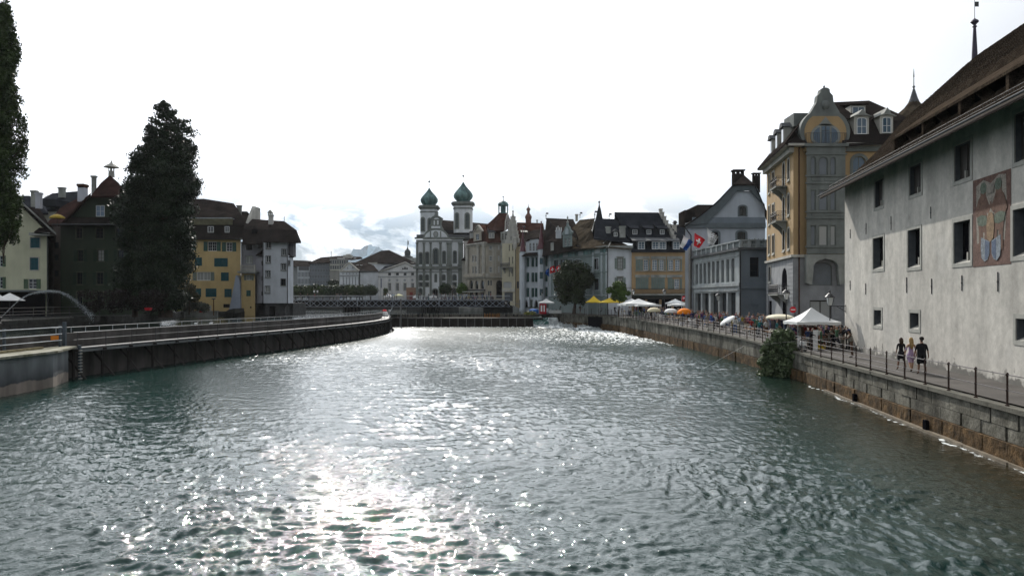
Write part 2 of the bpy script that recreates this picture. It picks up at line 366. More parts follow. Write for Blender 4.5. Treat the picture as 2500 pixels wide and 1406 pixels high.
# ---------------------------------------------------------------- ground, banks, water
def grid_noise(n,seed,lmin,lmax,slope,spread=1.0,main=-math.pi/2,pw=1.0):
    r=np.random.default_rng(seed);lam=np.exp(r.uniform(math.log(lmin),math.log(lmax),n));th=main+r.normal(0,spread,n)
    return lam,th,r.uniform(0,2*math.pi,n),slope*lam**pw
def river_mesh():
    ys=[11.0];y=11.0
    while y<165.0:
        y += min(max(y*y*2.4e-4,0.05),0.24);ys.append(y)
    ys=np.array(ys);nc=760
    u=np.linspace(0,1,nc);hw=ys*0.70+2.5;xl=np.maximum(-hw,-47.0);xr=np.minimum(hw,23.0)
    X=xl[:,None]+(xr-xl)[:,None]*u[None,:];Y=np.repeat(ys[:,None],nc,1)
    dx=((xr-xl)/nc)[:,None];
    # slow swirling warp keeps the wave trains from running straight
    wx_=0.6*np.sin(X*0.23+Y*0.11+1.0)+0.8*np.sin(X*0.11-Y*0.31)+0.45*np.sin(X*0.71+Y*0.52+2.0)+0.07*np.sin(X*1.7-Y*1.3)
    wy_=0.7*np.sin(Y*0.19-X*0.17+0.5)+0.7*np.sin(Y*0.37+X*0.29)+0.35*np.sin(Y*0.83-X*0.6)+0.07*np.sin(Y*1.6+X*1.1)
    A=X+wx_;B=Y+wy_;H=np.zeros_like(X)
    amp=0.75+0.45*np.sin(X*0.09+Y*0.05+0.7)*np.sin(Y*0.07-X*0.04)+0.2*np.sin(X*0.35+Y*0.22)
    for (lam,th,ph,am) in zip(*grid_noise(150,3,0.15,2.0,0.0030,0.66,-math.pi/2+0.12,1.0)):
        am *= 2.9/(1+(lam/0.75)**1.5)
        k=2*math.pi/lam;s=np.sin(k*(A*math.cos(th)+B*math.sin(th))+ph)
        keep=np.clip((lam/np.maximum(dx,0.06)-2.5)/2.0,0,1)
        H += am*keep*((np.exp(s)-1.266)*0.85 if lam<1.8 else s)
    H *= amp
    # race below the weir: steep churning water that hugs the quay wall
    qx=np.interp(Y,[p[1] for p in QUAY[::-1]],[p[0] for p in QUAY[::-1]])
    d1=(qx-X)
    race=np.clip((Y-92)/55,0,1)*np.exp(-np.clip(d1-1.5,0,99)/(3.0+np.clip(158-Y,0,60)*0.13))
    sill=np.exp(-(161.5-Y)**2/6.0)*0.8*(Y>140)
    r2=np.random.default_rng(11);T=np.zeros_like(X)
    for i in range(30):
        lam=r2.uniform(0.7,3.0);th=r2.uniform(0,math.pi);T += lam*0.05*(1-2*np.abs(np.sin(2*math.pi/lam*(A*math.cos(th)+B*math.sin(th))+r2.uniform(0,6))))
    gush=np.exp(-((X-9.5)**2/9.0+(Y-158.5)**2/14.0));gush2=np.exp(-((X-14.5)**2/5.0+(Y-150)**2/5.0))
    H += race*T*0.38+gush*(0.9+T*0.7)+gush2*0.6+sill*T*0.15
    # foam cover: broken patches in the race, the lip of the sill, a thin line along the near quay
    F1=np.clip(race*1.7+gush*1.8+gush2*1.2,0,1.5)*(0.66+0.9*T)
    edge=np.exp(-np.abs(d1-0.28-0.14*np.sin(Y*0.9)-0.1*np.sin(Y*2.3))/0.05)*(Y<52)*(0.20+0.12*np.sin(Y*1.3))
    caps=np.clip((H-0.09)*7,0,0.6)*np.clip((Y-55)/90,0,1)
    foam=np.clip(F1+edge+sill*0.75*(0.6+T)+caps,0,1)
    shal=np.clip(1-np.clip(d1,0,99)/6.5,0,1)*np.clip((70-Y)/35,0,1)
    nr=len(ys);co=np.stack([X,Y,H],-1).reshape(-1,3)
    me=bpy.data.meshes.new('river');me.vertices.add(nr*nc);me.vertices.foreach_set('co',co.ravel())
    i=(np.arange(nr-1)[:,None]*nc+np.arange(nc-1)[None,:]).ravel();q=np.stack([i,i+1,i+nc+1,i+nc],-1)
    me.loops.add(q.size);me.loops.foreach_set('vertex_index',q.ravel());me.polygons.add(len(q));me.polygons.foreach_set('loop_start',np.arange(len(q))*4)
    me.polygons.foreach_set('use_smooth',np.ones(len(q),bool));me.update()
    micro=np.clip((Y-22)/100,0,1)*0.22
    for nm,ar in (('foam',foam),('shallow',shal),('ripple',micro)):
        at=me.attributes.new(nm,'FLOAT','POINT');at.data.foreach_set('value',ar.ravel().astype(np.float32))
    return me
def water_mat(name,deep,calm=False):
    m=bpy.data.materials.new(name);m.use_nodes=True;nt=m.node_tree;N=nt.nodes;L=nt.links;b=N['Principled BSDF']
    tc=N.new('ShaderNodeTexCoord');b.inputs['IOR'].default_value=1.333;b.inputs['Roughness'].default_value=0.03;b.inputs['Specular IOR Level'].default_value=0.5
    def noise(sc,det,vec=None):
        n=N.new('ShaderNodeTexNoise');n.inputs['Scale'].default_value=sc;n.inputs['Detail'].default_value=det;L.new(vec or tc.outputs['Object'],n.inputs['Vector']);return n.outputs[0]
    def mix(f,a,c):
        n=N.new('ShaderNodeMix');n.data_type='RGBA'
        for s_,v in ((n.inputs['Factor'],f),(n.inputs['A'],a),(n.inputs['B'],c)):
            if isinstance(v,(tuple,float)):s_.default_value=v
            else:L.new(v,s_)
        return n.outputs['Result']
    big=noise(0.08,3)
    col=mix(big,tuple(v*0.7 for v in deep)+(1,),tuple(v*1.3 for v in deep)+(1,))
    mp=N.new('ShaderNodeMapping');mp.inputs['Scale'].default_value=(1.0,0.75,1.0);mp.inputs['Rotation'].default_value=(0,0,0.3);L.new(tc.outputs['Object'],mp.inputs[0])
    h1=noise(3.6 if not calm else 0.9,5,mp.outputs[0]);h2=noise(9.0 if not calm else 3.0,4)
    bp=N.new('ShaderNodeBump');bp.inputs['Strength'].default_value=1.0;bp.inputs['Distance'].default_value=0.05 if not calm else 0.13;L.new(h1,bp.inputs['Height'])
    bp2=N.new('ShaderNodeBump');bp2.inputs['Strength'].default_value=1.0;bp2.inputs['Distance'].default_value=0.010 if not calm else 0.006;L.new(h2,bp2.inputs['Height']);L.new(bp.outputs[0],bp2.inputs['Normal'])
    L.new(bp2.outputs[0],b.inputs['Normal'])
    if not calm:
        a1=N.new('ShaderNodeAttribute');a1.attribute_name='foam';a2=N.new('ShaderNodeAttribute');a2.attribute_name='shallow'
        col=mix(a2.outputs['Fac'],col,(0.022,0.017,0.008,1))
        fn=noise(3.2,8,mp.outputs[0])
        s1=N.new('ShaderNodeMath');s1.operation='SUBTRACT';L.new(fn,s1.inputs[0]);
        inv=N.new('ShaderNodeMath');inv.operation='SUBTRACT';inv.inputs[0].default_value=0.72;L.new(a1.outputs['Fac'],inv.inputs[1]);
        mm=N.new('ShaderNodeMath');mm.operation='MULTIPLY';mm.inputs[1].default_value=0.75;L.new(inv.outputs[0],mm.inputs[0]);L.new(mm.outputs[0],s1.inputs[1])
        s2=N.new('ShaderNodeMath');s2.operation='MULTIPLY';s2.use_clamp=True;s2.inputs[1].default_value=6.0;L.new(s1.outputs[0],s2.inputs[0])
        gt=N.new('ShaderNodeMath');gt.operation='GREATER_THAN';gt.inputs[1].default_value=0.02;L.new(a1.outputs['Fac'],gt.inputs[0])
        ff=N.new('ShaderNodeMath');ff.operation='MULTIPLY';L.new(s2.outputs[0],ff.inputs[0]);L.new(gt.outputs[0],ff.inputs[1])
        col=mix(ff.outputs[0],col,(0.72,0.76,0.76,1))
        mr=N.new('ShaderNodeMapRange');a3=N.new('ShaderNodeAttribute');a3.attribute_name='ripple';ra=N.new('ShaderNodeMath');ra.operation='ADD';ra.inputs[1].default_value=0.03;L.new(a3.outputs['Fac'],ra.inputs[0]);L.new(ra.outputs[0],mr.inputs['To Min']);mr.inputs['To Max'].default_value=0.7;L.new(ff.outputs[0],mr.inputs[0]);L.new(mr.outputs[0],b.inputs['Roughness'])
    L.new(col,b.inputs['Base Color']);return m
m_water=water_mat('river_water',(0.005,0.025,0.021));m_calm=water_mat('calm_water',(0.008,0.018,0.017),True)
def setting():
    me=river_mesh();me.materials.append(m_water);o=bpy.data.objects.new('river',me);C.objects.link(o);o['kind']='structure'
    g=mat('ground_soil',(0.10,0.10,0.08),0.95,0.3,0.05)
    MB().add([(-9000,-3000,-1.6),(9000,-3000,-1.6),(9000,9000,-1.6),(-9000,9000,-1.6)],[(0,1,2,3)]).build('riverbed',g,loc=(0,0,-1.6),kind='structure')
    # lower river goes on under and behind the eye point
    b=MB();b.add([(-47,-260,-0.06),(14.6,-260,-0.06),(17,11.2,-0.06),(-47,11.2,-0.06)],[(0,1,2,3)]);b.build('lower_river',m_calm,loc=(0,0,-0.06),kind='structure')
    # water above the needle dam and in the mill canal
    b=MB();b.add([(-32.6,3,UPZ),(-32.6,54,UPZ)]+[(x-1.9,y,UPZ) for x,y in DAM]+[(-23,163,UPZ),(10,166,UPZ),(14,176,UPZ),(2,205,UPZ),(-12,222,UPZ),(-20,290,UPZ),(-110,300,UPZ),(-110,160,UPZ),(-62,150,UPZ),(-54,125,UPZ),(-49,75,UPZ),(-47,3,UPZ)],[tuple(range(len(DAM)+14))]);b.build('canal_water',m_calm,loc=(-40,100,UPZ),kind='structure')
    asph=mat('quay_asphalt',(0.075,0.068,0.062),0.95,0.25,0.6,0.01,20,streak=0,fine=0.15)
    b=MB();n=len(QUAY)
    # quay street, from the coping inwards
    vs_=[]
    for (x,y,z) in QUAY:vs_ += [(x+0.32,y,z),(x+70,y+(3 if y>150 else 0),z)]
    b.add(vs_,[(2*i,2*i+1,2*i+3,2*i+2) for i in range(n-1)])
    b.add([(8.6,167,2.75),(78,170,2.75),(80,330,2.75),(-8,330,2.75),(1,207,2.75),(12,182,2.75)],[(0,1,2,3,4,5)])
    b.build('quay_street',asph,loc=(30,80,1.95),kind='structure')
    # church square and far bank
    far=mat('paved_square',(0.22,0.21,0.19),0.9,0.15,0.3)
    b=MB();pl=[(-28,206,4.95),(6.0,206,4.95),(7.5,216,4.95),(60,216,4.95),(60,300,4.95),(-28,300,4.95)];b.prism(pl,(0,0,-4));b.build('church_square',far,kind='structure')
    b=MB();pl=[(-150,252,4.4),(-28.2,252,4.4),(-28.2,460,4.4),(-150,460,4.4)];b.prism(pl,(0,0,-4));b.build('far_embankment',mat('dark_embankment',(0.05,0.05,0.048),0.95,0.3,0.3,spec=0.0),kind='structure')
    b=MB();b.add([(-5000,462,3.0),(5000,462,3.0),(5000,9000,3.0),(-5000,9000,3.0)],[(0,1,2,3)]);b.build('far_land',g,loc=(0,462,3.0),kind='structure')
    b=MB();pl=[(61,215,2.8),(500,215,2.8),(500,461,2.8),(61,461,2.8)];b.prism(pl,(0,0,-4));b.build('old_town_ground',far,kind='structure')
    # left bank behind the canal
    lb=mat('left_bank_paving',(0.045,0.045,0.04),0.9,0.25,0.4)
    b=MB();pl=[(-47,3,3.35),(-49,75,3.35),(-54.2,125,3.35),(-62,149,3.35),(-110,160,3.35),(-300,160,3.35),(-300,3,3.35)];b.prism(pl,(0,0,-4.6));b.build('left_bank',lb,kind='structure')
    # mountain far off
    mm=mat('haze_tinted_rock',(0.16,0.27,0.36),0.95,0.2,0.01,spec=0.0)  # blue of the hazy distance is put into the rock colour
    r=random.Random(5);b=MB();D=5000;prof=[]
    ridge=[(760,690),(800,668),(830,650),(850,634),(868,622),(880,612),(893,606),(905,598),(915,601),(925,603),(940,612),(965,624),(1000,640),(1050,655),(1120,672),(1200,690)]
    top=[]
    for (X,Y),(X2,Y2) in zip(ridge,ridge[1:]):
        for k in range(4):
            t=k/4;top.append((X+(X2-X)*t,Y+(Y2-Y)*t+r.uniform(-2,2)))
    vv=[];rows=7
    for j in range(rows):
        for i,(X,Y) in enumerate(top):
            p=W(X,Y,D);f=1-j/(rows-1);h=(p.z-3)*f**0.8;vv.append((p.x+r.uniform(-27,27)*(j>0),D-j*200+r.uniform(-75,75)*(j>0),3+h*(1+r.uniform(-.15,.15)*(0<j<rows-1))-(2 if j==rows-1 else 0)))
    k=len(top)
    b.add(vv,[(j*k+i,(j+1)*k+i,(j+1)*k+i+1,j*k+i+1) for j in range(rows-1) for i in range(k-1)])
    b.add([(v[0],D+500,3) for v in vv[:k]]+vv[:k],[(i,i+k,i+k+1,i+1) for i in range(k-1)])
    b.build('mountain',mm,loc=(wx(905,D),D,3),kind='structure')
setting()
# ================================================================ RIGHT BANK: the old armoury by the path
def armoury():
    d=Vector((0.136,1,0)).normalized();c0=17.12
    def wp(D,off=0.0):return (c0+0.136*D+off,D)
    E=empty('armoury',(wp(45)[0],45,1.95),'long whitewashed old armoury with deep windows and a huge brown tiled roof','building')
    pm=plaster('lime_plaster',(0.52,0.50,0.455),0.12,0.22,0.5)
    nt=pm.node_tree;N=nt.nodes;L=nt.links   # weathering: dark damp foot of the wall, patched repairs, water runs
    bsdf=N['Principled BSDF'];old=bsdf.inputs['Base Color'].links[0].from_socket;tc=N.new('ShaderNodeTexCoord')
    sp=N.new('ShaderNodeSeparateXYZ');L.new(tc.outputs['Object'],sp.inputs[0])
    n=N.new('ShaderNodeTexNoise');n.inputs['Scale'].default_value=1.6;n.inputs['Detail'].default_value=8;L.new(tc.outputs['Object'],n.inputs['Vector'])
    a=N.new('ShaderNodeMath');a.operation='MULTIPLY_ADD';a.inputs[1].default_value=2.2;L.new(n.outputs[0],a.inputs[0]);
    sb=N.new('ShaderNodeMath');sb.operation='MULTIPLY';sb.inputs[1].default_value=-1.0;L.new(sp.outputs[2],sb.inputs[0]);L.new(sb.outputs[0],a.inputs[2])
    mr=N.new('ShaderNodeMapRange');mr.inputs['From Min'].default_value=0.72;mr.inputs['From Max'].default_value=0.95;L.new(a.outputs[0],mr.inputs[0])
    mx=N.new('ShaderNodeMix');mx.data_type='RGBA';L.new(mr.outputs[0],mx.inputs['Factor']);L.new(old,mx.inputs['A']);mx.inputs['B'].default_value=(0.16,0.155,0.14,1)
    n2=N.new('ShaderNodeTexNoise');n2.inputs['Scale'].default_value=0.33;n2.inputs['Detail'].default_value=2;L.new(tc.outputs['Object'],n2.inputs['Vector'])
    mr2=N.new('ShaderNodeMapRange');mr2.inputs['From Min'].default_value=0.50;mr2.inputs['From Max'].default_value=0.66;mr2.inputs['To Max'].default_value=0.55;L.new(n2.outputs[0],mr2.inputs[0])
    n4=N.new('ShaderNodeTexNoise');n4.inputs['Scale'].default_value=2.3;n4.inputs['Detail'].default_value=7;n4.inputs['Roughness'].default_value=0.7;L.new(tc.outputs['Object'],n4.inputs['Vector'])
    mr4=N.new('ShaderNodeMapRange');mr4.inputs['From Min'].default_value=0.3;mr4.inputs['From Max'].default_value=0.7;mr4.inputs['To Min'].default_value=0.80;mr4.inputs['To Max'].default_value=1.12;L.new(n4.outputs[0],mr4.inputs[0])
    mx2=N.new('ShaderNodeMix');mx2.data_type='RGBA';L.new(mr2.outputs[0],mx2.inputs['Factor']);L.new(mx.outputs['Result'],mx2.inputs['A']);mx2.inputs['B'].default_value=(0.46,0.45,0.42,1)
    vsx=N.new('ShaderNodeVectorMath');vsx.operation='SCALE';L.new(mx2.outputs['Result'],vsx.inputs[0]);L.new(mr4.outputs[0],vsx.inputs['Scale'])
    L.new(vsx.outputs[0],bsdf.inputs['Base Color'])
    f=Fac(E,0,0,0,0,0,1.9,pm,depth=16,ztop=14.35,raw=(wp(58.7),wp(22.0)),rdepth=0.46,square=True)
    gs=mat('sandstone_surround',(0.34,0.34,0.31),0.9,0.15,2,0.01,15,streak=0.15)
    gdk=mat('painted_reveal_shade',(0.10,0.11,0.12),0.9,0.2,2)  # shade inside the window reveals, painted as a dark lining colour
    def opening(X0,Y0,X1,Y1,kind):
        a0,a1,z0,z1=f.rect(X0,Y0,X1,Y1);sw=0.2
        a0 += 0.0;w=a1-a0
        f.op.append((a0,a1,z0,z1,None));rl=wloc(E)
        o=empty_part('window',E,f.P((a0+a1)/2,z0)-rl,f.rz)
        mb=MB();w2=w/2;h=z1-z0
        mb.box(-w2-sw,-w2,-.03,.1,-sw,h+sw);mb.box(w2,w2+sw,-.03,.1,-sw,h+sw);mb.box(-w2,w2,-.03,.1,h,h+sw);mb.box(-w2,w2,-.03,.1,-sw,-.002)
        q=mesh_child('surround',mb,gs,o)
        mb=MB();mb.add([(-w2+.01,.03,0.005),(w2-.01,.03,0.005),(w2-.01,.42,0.2),(-w2+.01,.42,0.2),(-w2+.01,.42,.003),(w2-.01,.42,.003)],[(0,1,2,3),(0,3,4),(1,5,2),(0,4,5,1),(2,5,4,3)]);mesh_child('sloping_sill',mb,m_stone_l,o)
        mb=MB();mb.box(-w2+.001,-w2+.02,.03,.44,.003,h-.003);mb.box(w2-.02,w2-.001,.03,.44,.003,h-.003);mb.box(-w2+.02,w2-.02,.03,.44,h-.02,h-.003);mesh_child('reveal_shade_lining',mb,gdk,o)
        if kind=='top':      # closed grey shutters in the shade, white centre post
            mb=MB();mb.box(-w2+.01,-.08,.25,.32,.12,h-.01);mesh_child('shutter',mb,m_dark_fr,o);mb=MB();mb.box(.08,w2-.01,.25,.32,.12,h-.01);mesh_child('shutter',mb,m_dark_fr,o)
            mb=MB();mb.box(-.06,.06,.12,.24,.01,h*.24);mesh_child('centre_post',mb,m_stone_l,o)
        elif kind=='mid':
            mb=MB();mb.box(-.03,.03,.33,.38,.05,h-.01);mb.box(-.07,.07,.24,.32,.05,h*.26);mesh_child('centre_post',mb,m_stone_l,o)
            mb=MB();mb.box(-w2+.01,w2-.01,.42,.44,.01,h-.01);mesh_child('pane',mb,MDK,o)
        else:
            mb=MB()
            for i in range(4):mb.box(-w2+.01,w2-.01,.33,.35,.2+i*h*.2,.23+i*h*.2)
            for i in range(3):mb.box(-w2+w*(i+1)/4-.015,-w2+w*(i+1)/4+.015,.32,.34,.02,h-.02)
            mesh_child('iron_grille',mb,m_iron,o);mb=MB();mb.box(-w2+.01,w2-.01,.42,.44,.01,h-.01);mesh_child('pane',mb,MDK,o)
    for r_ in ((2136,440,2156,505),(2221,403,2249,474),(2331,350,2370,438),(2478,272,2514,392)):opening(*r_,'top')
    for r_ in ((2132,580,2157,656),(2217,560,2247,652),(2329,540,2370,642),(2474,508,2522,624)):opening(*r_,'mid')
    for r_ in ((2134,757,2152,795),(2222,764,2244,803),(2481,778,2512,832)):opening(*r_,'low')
    for dist in (29.2,25.4):   # the wall goes on past the frame edge
        for zz in ((11.4,13.4),(7.5,9.8),(3.7,4.9)):
            a=(58.7-dist)/d.y;f.op.append((a-.5,a+.5,zz[0],zz[1],None))
    f.done()
    # plaster reveals are deep; far gable end of the house sits behind the yellow corner
    for (X,Y0,Y1) in ((2076,560,582),(2115,545,572),(2176,528,562),(2273,505,534),(2076,685,708),(2114,692,719),(2214,677,715),(2275,680,718),(2349,672,710),(2437,664,712)):
        a=f.a(X);D=f.dist(a);mb=MB();z0,z1=wz(Y1,D),wz(Y0,D);f.fbox(mb,a-.016,a+.016,.0,.04,z0,z1);f.fbox(mb,a-.035,a+.035,.0,.05,(z0+z1)/2-.04,(z0+z1)/2+.04)
        mb.build('wall_anchor',m_iron,E)
    # painted wall panel
    a0,a1,z0,z1=f.rect(2376,0,2469,1);z0,z1=7.2,11.35;w=a1-a0;h=z1-z0
    P=empty_part('wall_painting',E,f.P((a0+a1)/2,z0)-wloc(E),f.rz)
    P['label']='faded heraldic wall painting with two figures and blue shields'
    reds=mat('fresco_oxblood',(0.14,0.085,0.07),0.95,0.3,2.5,fine=0.3);buff=mat('fresco_buff',(0.27,0.245,0.21),0.95,0.25,2.5,fine=0.3)
    skin=mat('fresco_brown',(0.145,0.088,0.066),0.95,0.3,3.0,fine=0.25);grn=mat('fresco_green',(0.11,0.135,0.105),0.95,0.3,4,fine=0.3);ochre=mat('fresco_ochre',(0.25,0.175,0.11),0.95,0.3,4,fine=0.3)
    blue=mat('fresco_blue',(0.10,0.13,0.19),0.95,0.25,3,fine=0.3);pale=mat('fresco_pale_blue',(0.22,0.25,0.28),0.95,0.25,5,fine=0.35)
    layer=[0]
    def flat(name,m_,pts):
        layer[0] += 1;y=-0.012-0.003*layer[0];mb=MB();mb.prism([(-w/2+x*w,y,(1-v)*h) for x,v in pts],(0,.0025,0));mesh_child(name,mb,m_,P)
    flat('painted_ground',reds,[(0,0),(1,0),(1,1),(0,1)])
    flat('painted_field',buff,[(.10,.08),(.3,.03),(.5,.09),(.7,.02),(.88,.04),(.90,.3),(.87,.62),(.85,.74),(.62,.70),(.5,.68),(.36,.7),(.12,.74),(.10,.5)])
    for sx in (0,1):
        X_=(lambda x:x) if sx==0 else (lambda x:1-x)
        flat('painted_figure',skin,[(X_(a),b) for a,b in [(.22,.13),(.26,.08),(.33,.08),(.37,.13),(.36,.2),(.40,.25),(.46,.33),(.52,.28),(.50,.36),(.43,.42),(.39,.40),(.40,.5),(.40,.58),(.41,.75),(.34,.80),(.33,.62),(.29,.62),(.28,.82),(.19,.84),(.18,.62),(.15,.5),(.12,.44),(.08,.40),(.10,.33),(.16,.24),(.22,.2)]])
        flat('painted_hair',grn,[(X_(a),b) for a,b in [(.21,.11),(.25,.06),(.34,.06),(.39,.11),(.37,.17),(.30,.19),(.23,.17)]])
        flat('painted_leaf_skirt',grn,[(X_(a),b) for a,b in [(.12,.44),(.25,.42),(.38,.44),(.41,.50),(.38,.54),(.28,.55),(.15,.53)]])
        flat('painted_shield',pale,[(X_(a),b) for a,b in [(.24,.67),(.35,.70),(.47,.73),(.47,.86),(.42,.93),(.33,.95),(.25,.90),(.23,.8)]])
        flat('painted_shield',blue,[(X_(a),b) for a,b in [(.35,.71),(.46,.74),(.46,.86),(.41,.92),(.35,.93)]])
    flat('painted_crown',mat('fresco_grey',(0.24,0.22,0.19),0.95,0.3,4),[(.40,.12),(.44,.09),(.5,.11),(.56,.09),(.60,.12),(.58,.2),(.42,.2)])
    flat('painted_torso',ochre,[(.42,.46),(.46,.41),(.54,.41),(.59,.46),(.61,.56),(.58,.70),(.5,.74),(.42,.70),(.40,.56)])
    # roof --------------------------------------------------------------
    prof=[(-1.45,13.72),(0.75,15.05),(3.1,16.75),(5.2,19.05),(7.6,21.45),(9.9,24.4)]       # distance in from the wall face, height
    prof=[(-1.45,13.75),(0.95,15.25),(2.75,17.0),(4.7,19.35),(7.1,21.55),(8.9,23.2),(10.1,24.2)]
    D1,D0=60.0,20.0
    def rp(t,o,z):p=Vector((c0+0.136*t,t,0));nrm=Vector((d.y,-d.x,0));q=p+nrm*o;return Vector((q.x,q.y,z))
    polys=[]
    for (o0,z0_),(o1,z1_) in zip(prof,prof[1:]):
        ts=[D1,D0];polys.append([rp(D1,o0,z0_),rp(D0,o0,z0_),rp(D0,o1,z1_),rp(D1,o1,z1_)])
    back=[(2*10.1-o,z) for o,z in prof][::-1]
    for (o0,z0_),(o1,z1_) in zip(back,back[1:]):polys.append([rp(D1,o0,z0_),rp(D0,o0,z0_),rp(D0,o1,z1_),rp(D1,o1,z1_)])
    rt=mat('armoury_roof_tiles',(0.040,0.031,0.025),0.95,0.3,1.6,0,5,col2=(0.080,0.062,0.046),fine=0.5,spec=0.0)
    R=roof(E,mat('roof_underlay',(0.04,0.033,0.028),0.95,0.2),polys,0.12,raw=True)
    # gable triangle at the far end under the verge
    mb=MB();gp=[rp(58.68,0.02,14.3)]+[rp(58.68,o,z-.16) for o,z in prof if o>.4]+[rp(58.68,2*10.1-o,z-.16) for o,z in prof[::-1][1:] if o>.4]+[rp(58.68,16,14.3)]
    mb.prism(gp,-Vector((d.x,d.y,0))*0.3);mb.build('gable_wall',pm,E)
    # beaver-tail tiles, each its own slab, laid in courses; joined because there are thousands
    def tile_strip(o0,z0_,o1,z1_,t0,t1,pw=0.26,pc=0.21):
        ls=math.hypot(o1-o0,z1_-z0_);nc_=max(1,int(ls/pc));n_=int((t0-t1)/pw)
        j=np.repeat(np.arange(nc_),n_);i=np.tile(np.arange(n_),nc_);k=len(j)
        sl_=j*ls/nc_;tt=t0-(i+0.5*(j % 2))*pw;jit=rng.uniform(-.018,.018,k);lift=rng.uniform(.02,.05,k)
        du,dv=(o1-o0)/ls,(z1_-z0_)/ls
        def pt(s_,t_,hgt):
            o_=o0+du*s_-dv*hgt;z_=z0_+dv*s_+du*hgt
            return np.stack([c0+0.136*t_+d.y*o_,t_-d.x*o_,z_],-1)
        s0=np.clip(sl_-0.03+jit,-.06,ls);s1=np.clip(sl_+pc*1.05,0,ls);w_=pw*.47
        V=np.stack([pt(s0,tt+w_,lift),pt(s0,tt-w_,lift),pt(s1,tt-w_,lift*0+.004),pt(s1,tt+w_,lift*0+.004),pt(s0,tt+w_,lift*0-.0),pt(s0,tt-w_,lift*0-.0)],1)
        base=(np.arange(k)*6)[:,None]
        return V.reshape(-1,3),np.concatenate([base+np.array([0,1,2,3]),base+np.array([4,5,1,0])],0)
    VV=[];FF=[];off=0
    segs=[(a_,b_) for a_,b_ in zip(prof,prof[1:])]
    for k,((o0,z0_),(o1,z1_)) in enumerate(segs):
        v_,f_=tile_strip(o0,z0_,o1,z1_,D1,D0);VV.append(v_);FF.append(f_+off);off += len(v_)
    me=bpy.data.meshes.new('roof_tiles');V=np.concatenate(VV)-np.array(wloc(E));F_=np.concatenate(FF)
    me.vertices.add(len(V));me.vertices.foreach_set('co',V.ravel());me.loops.add(F_.size);me.loops.foreach_set('vertex_index',F_.ravel().astype(np.int32));me.polygons.add(len(F_));me.polygons.foreach_set('loop_start',np.arange(len(F_))*4);me.update()
    me.materials.append(rt);o=bpy.data.objects.new('roof_tiles',me);C.objects.link(o);o.parent=E;o['kind']='stuff'
    # eaves: fascia, soffit boards, gutter, snow guard panels
    mb=MB();mb.hexa([rp(D1,-1.50,13.42),rp(D0,-1.50,13.42),rp(D0,-1.40,13.42),rp(D1,-1.40,13.42),rp(D1,-1.50,13.66),rp(D0,-1.50,13.66),rp(D0,-1.40,13.66),rp(D1,-1.40,13.66)]);mb.build('fascia',mat('eaves_timber',(0.06,0.045,0.035),0.8,0.2),E)
    mb=MB();mb.hexa([rp(D1-.05,-1.39,13.44),rp(D0,-1.39,13.44),rp(D0,-.01,14.28),rp(D1-.05,-.01,14.28),rp(D1-.05,-1.39,13.50),rp(D0,-1.39,13.50),rp(D0,-.01,14.34),rp(D1-.05,-.01,14.34)]);mb.build('soffit',mat('eaves_boards',(0.10,0.075,0.055),0.85,0.2),E)
    mb=MB();mb.tube(rp(D1+.1,-1.62,13.62),rp(D0,-1.60,13.60),.06,n=8);mb.build('gutter',m_lead,E)
    proto=None
    t=D1-.8;k=0
    while t>24:
        L_=1.25
        def lo(s_,hh,t_):u_=.55;return rp(t_,-1.45+u_*(1.0)+0,13.75+u_*.62+hh)
        mb=MB()
        for hh in (.08,.26):mb.tube(rp(t,-1.0,14.0+hh),rp(t-L_+.06,-1.0,14.0+hh),.012,n=4)
        for q in range(7):tt=t-(L_-.06)*q/6;mb.tube(rp(tt,-1.0,13.98),rp(tt,-1.0,14.30),.009,n=4)
        if proto is None:proto=mb.build('snow_guard',m_iron,E);pm0=proto.data;base_t=t
        else:
            c=bpy.data.objects.new('snow_guard',pm0);C.objects.link(c);c.parent=E;c.location=rp(t,0,0)-rp(base_t,0,0)
        t -= L_;k += 1
    # long trailing dormer: raised shelf of roof, dark openings, tiled cheeks between them
    z_lo,o_lo,z_hi,o_hi=16.2,1.9,18.75,3.1
    mb=MB();mb.hexa([rp(51.5,.92,16.10),rp(24,.92,16.10),rp(24,3.6,17.98),rp(51.5,3.6,17.98),rp(51.5,.92,16.26),rp(24,.92,16.26),rp(24,3.6,18.16),rp(51.5,3.6,18.16)])
    dm=mb.build('trailing_dormer',rt,E)
    for t in (51.4,46.6,41.6,36.5,31.4,26.5):
        mb=MB();mb.prism([rp(t,1.0,15.2),rp(t,1.0,16.12),rp(t,3.4,17.8),rp(t,2.8,17.0)],-Vector((d.x,d.y,0))*0.28);mb.build('dormer_cheek',rt,dm)
        mb=MB();mb.prism([rp(t-2.4,1.3,15.5),rp(t-1.2,1.3,16.3),rp(t-1.2,3.2,17.7),rp(t-2.4,2.6,16.9)],-Vector((d.x,d.y,0))*0.18);mb.build('dormer_cheek',rt,dm)
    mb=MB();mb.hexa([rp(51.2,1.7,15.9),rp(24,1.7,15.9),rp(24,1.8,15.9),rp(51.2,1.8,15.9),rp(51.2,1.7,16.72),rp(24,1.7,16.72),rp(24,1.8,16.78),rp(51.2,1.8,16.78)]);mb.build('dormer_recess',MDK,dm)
    # wall bracket lamp at the corner
    a=.28;base=f.P(a,5.15)
    B=empty('wall_lamp',base,'lantern on a scrolled iron bracket fixed to the armoury corner','street lamp')
    tip=base+f.n*1.15;mb=MB();mb.tube(base,tip,.03);mb.tube(base+Vector((0,0,-.42)),base+f.n*.7,.025)
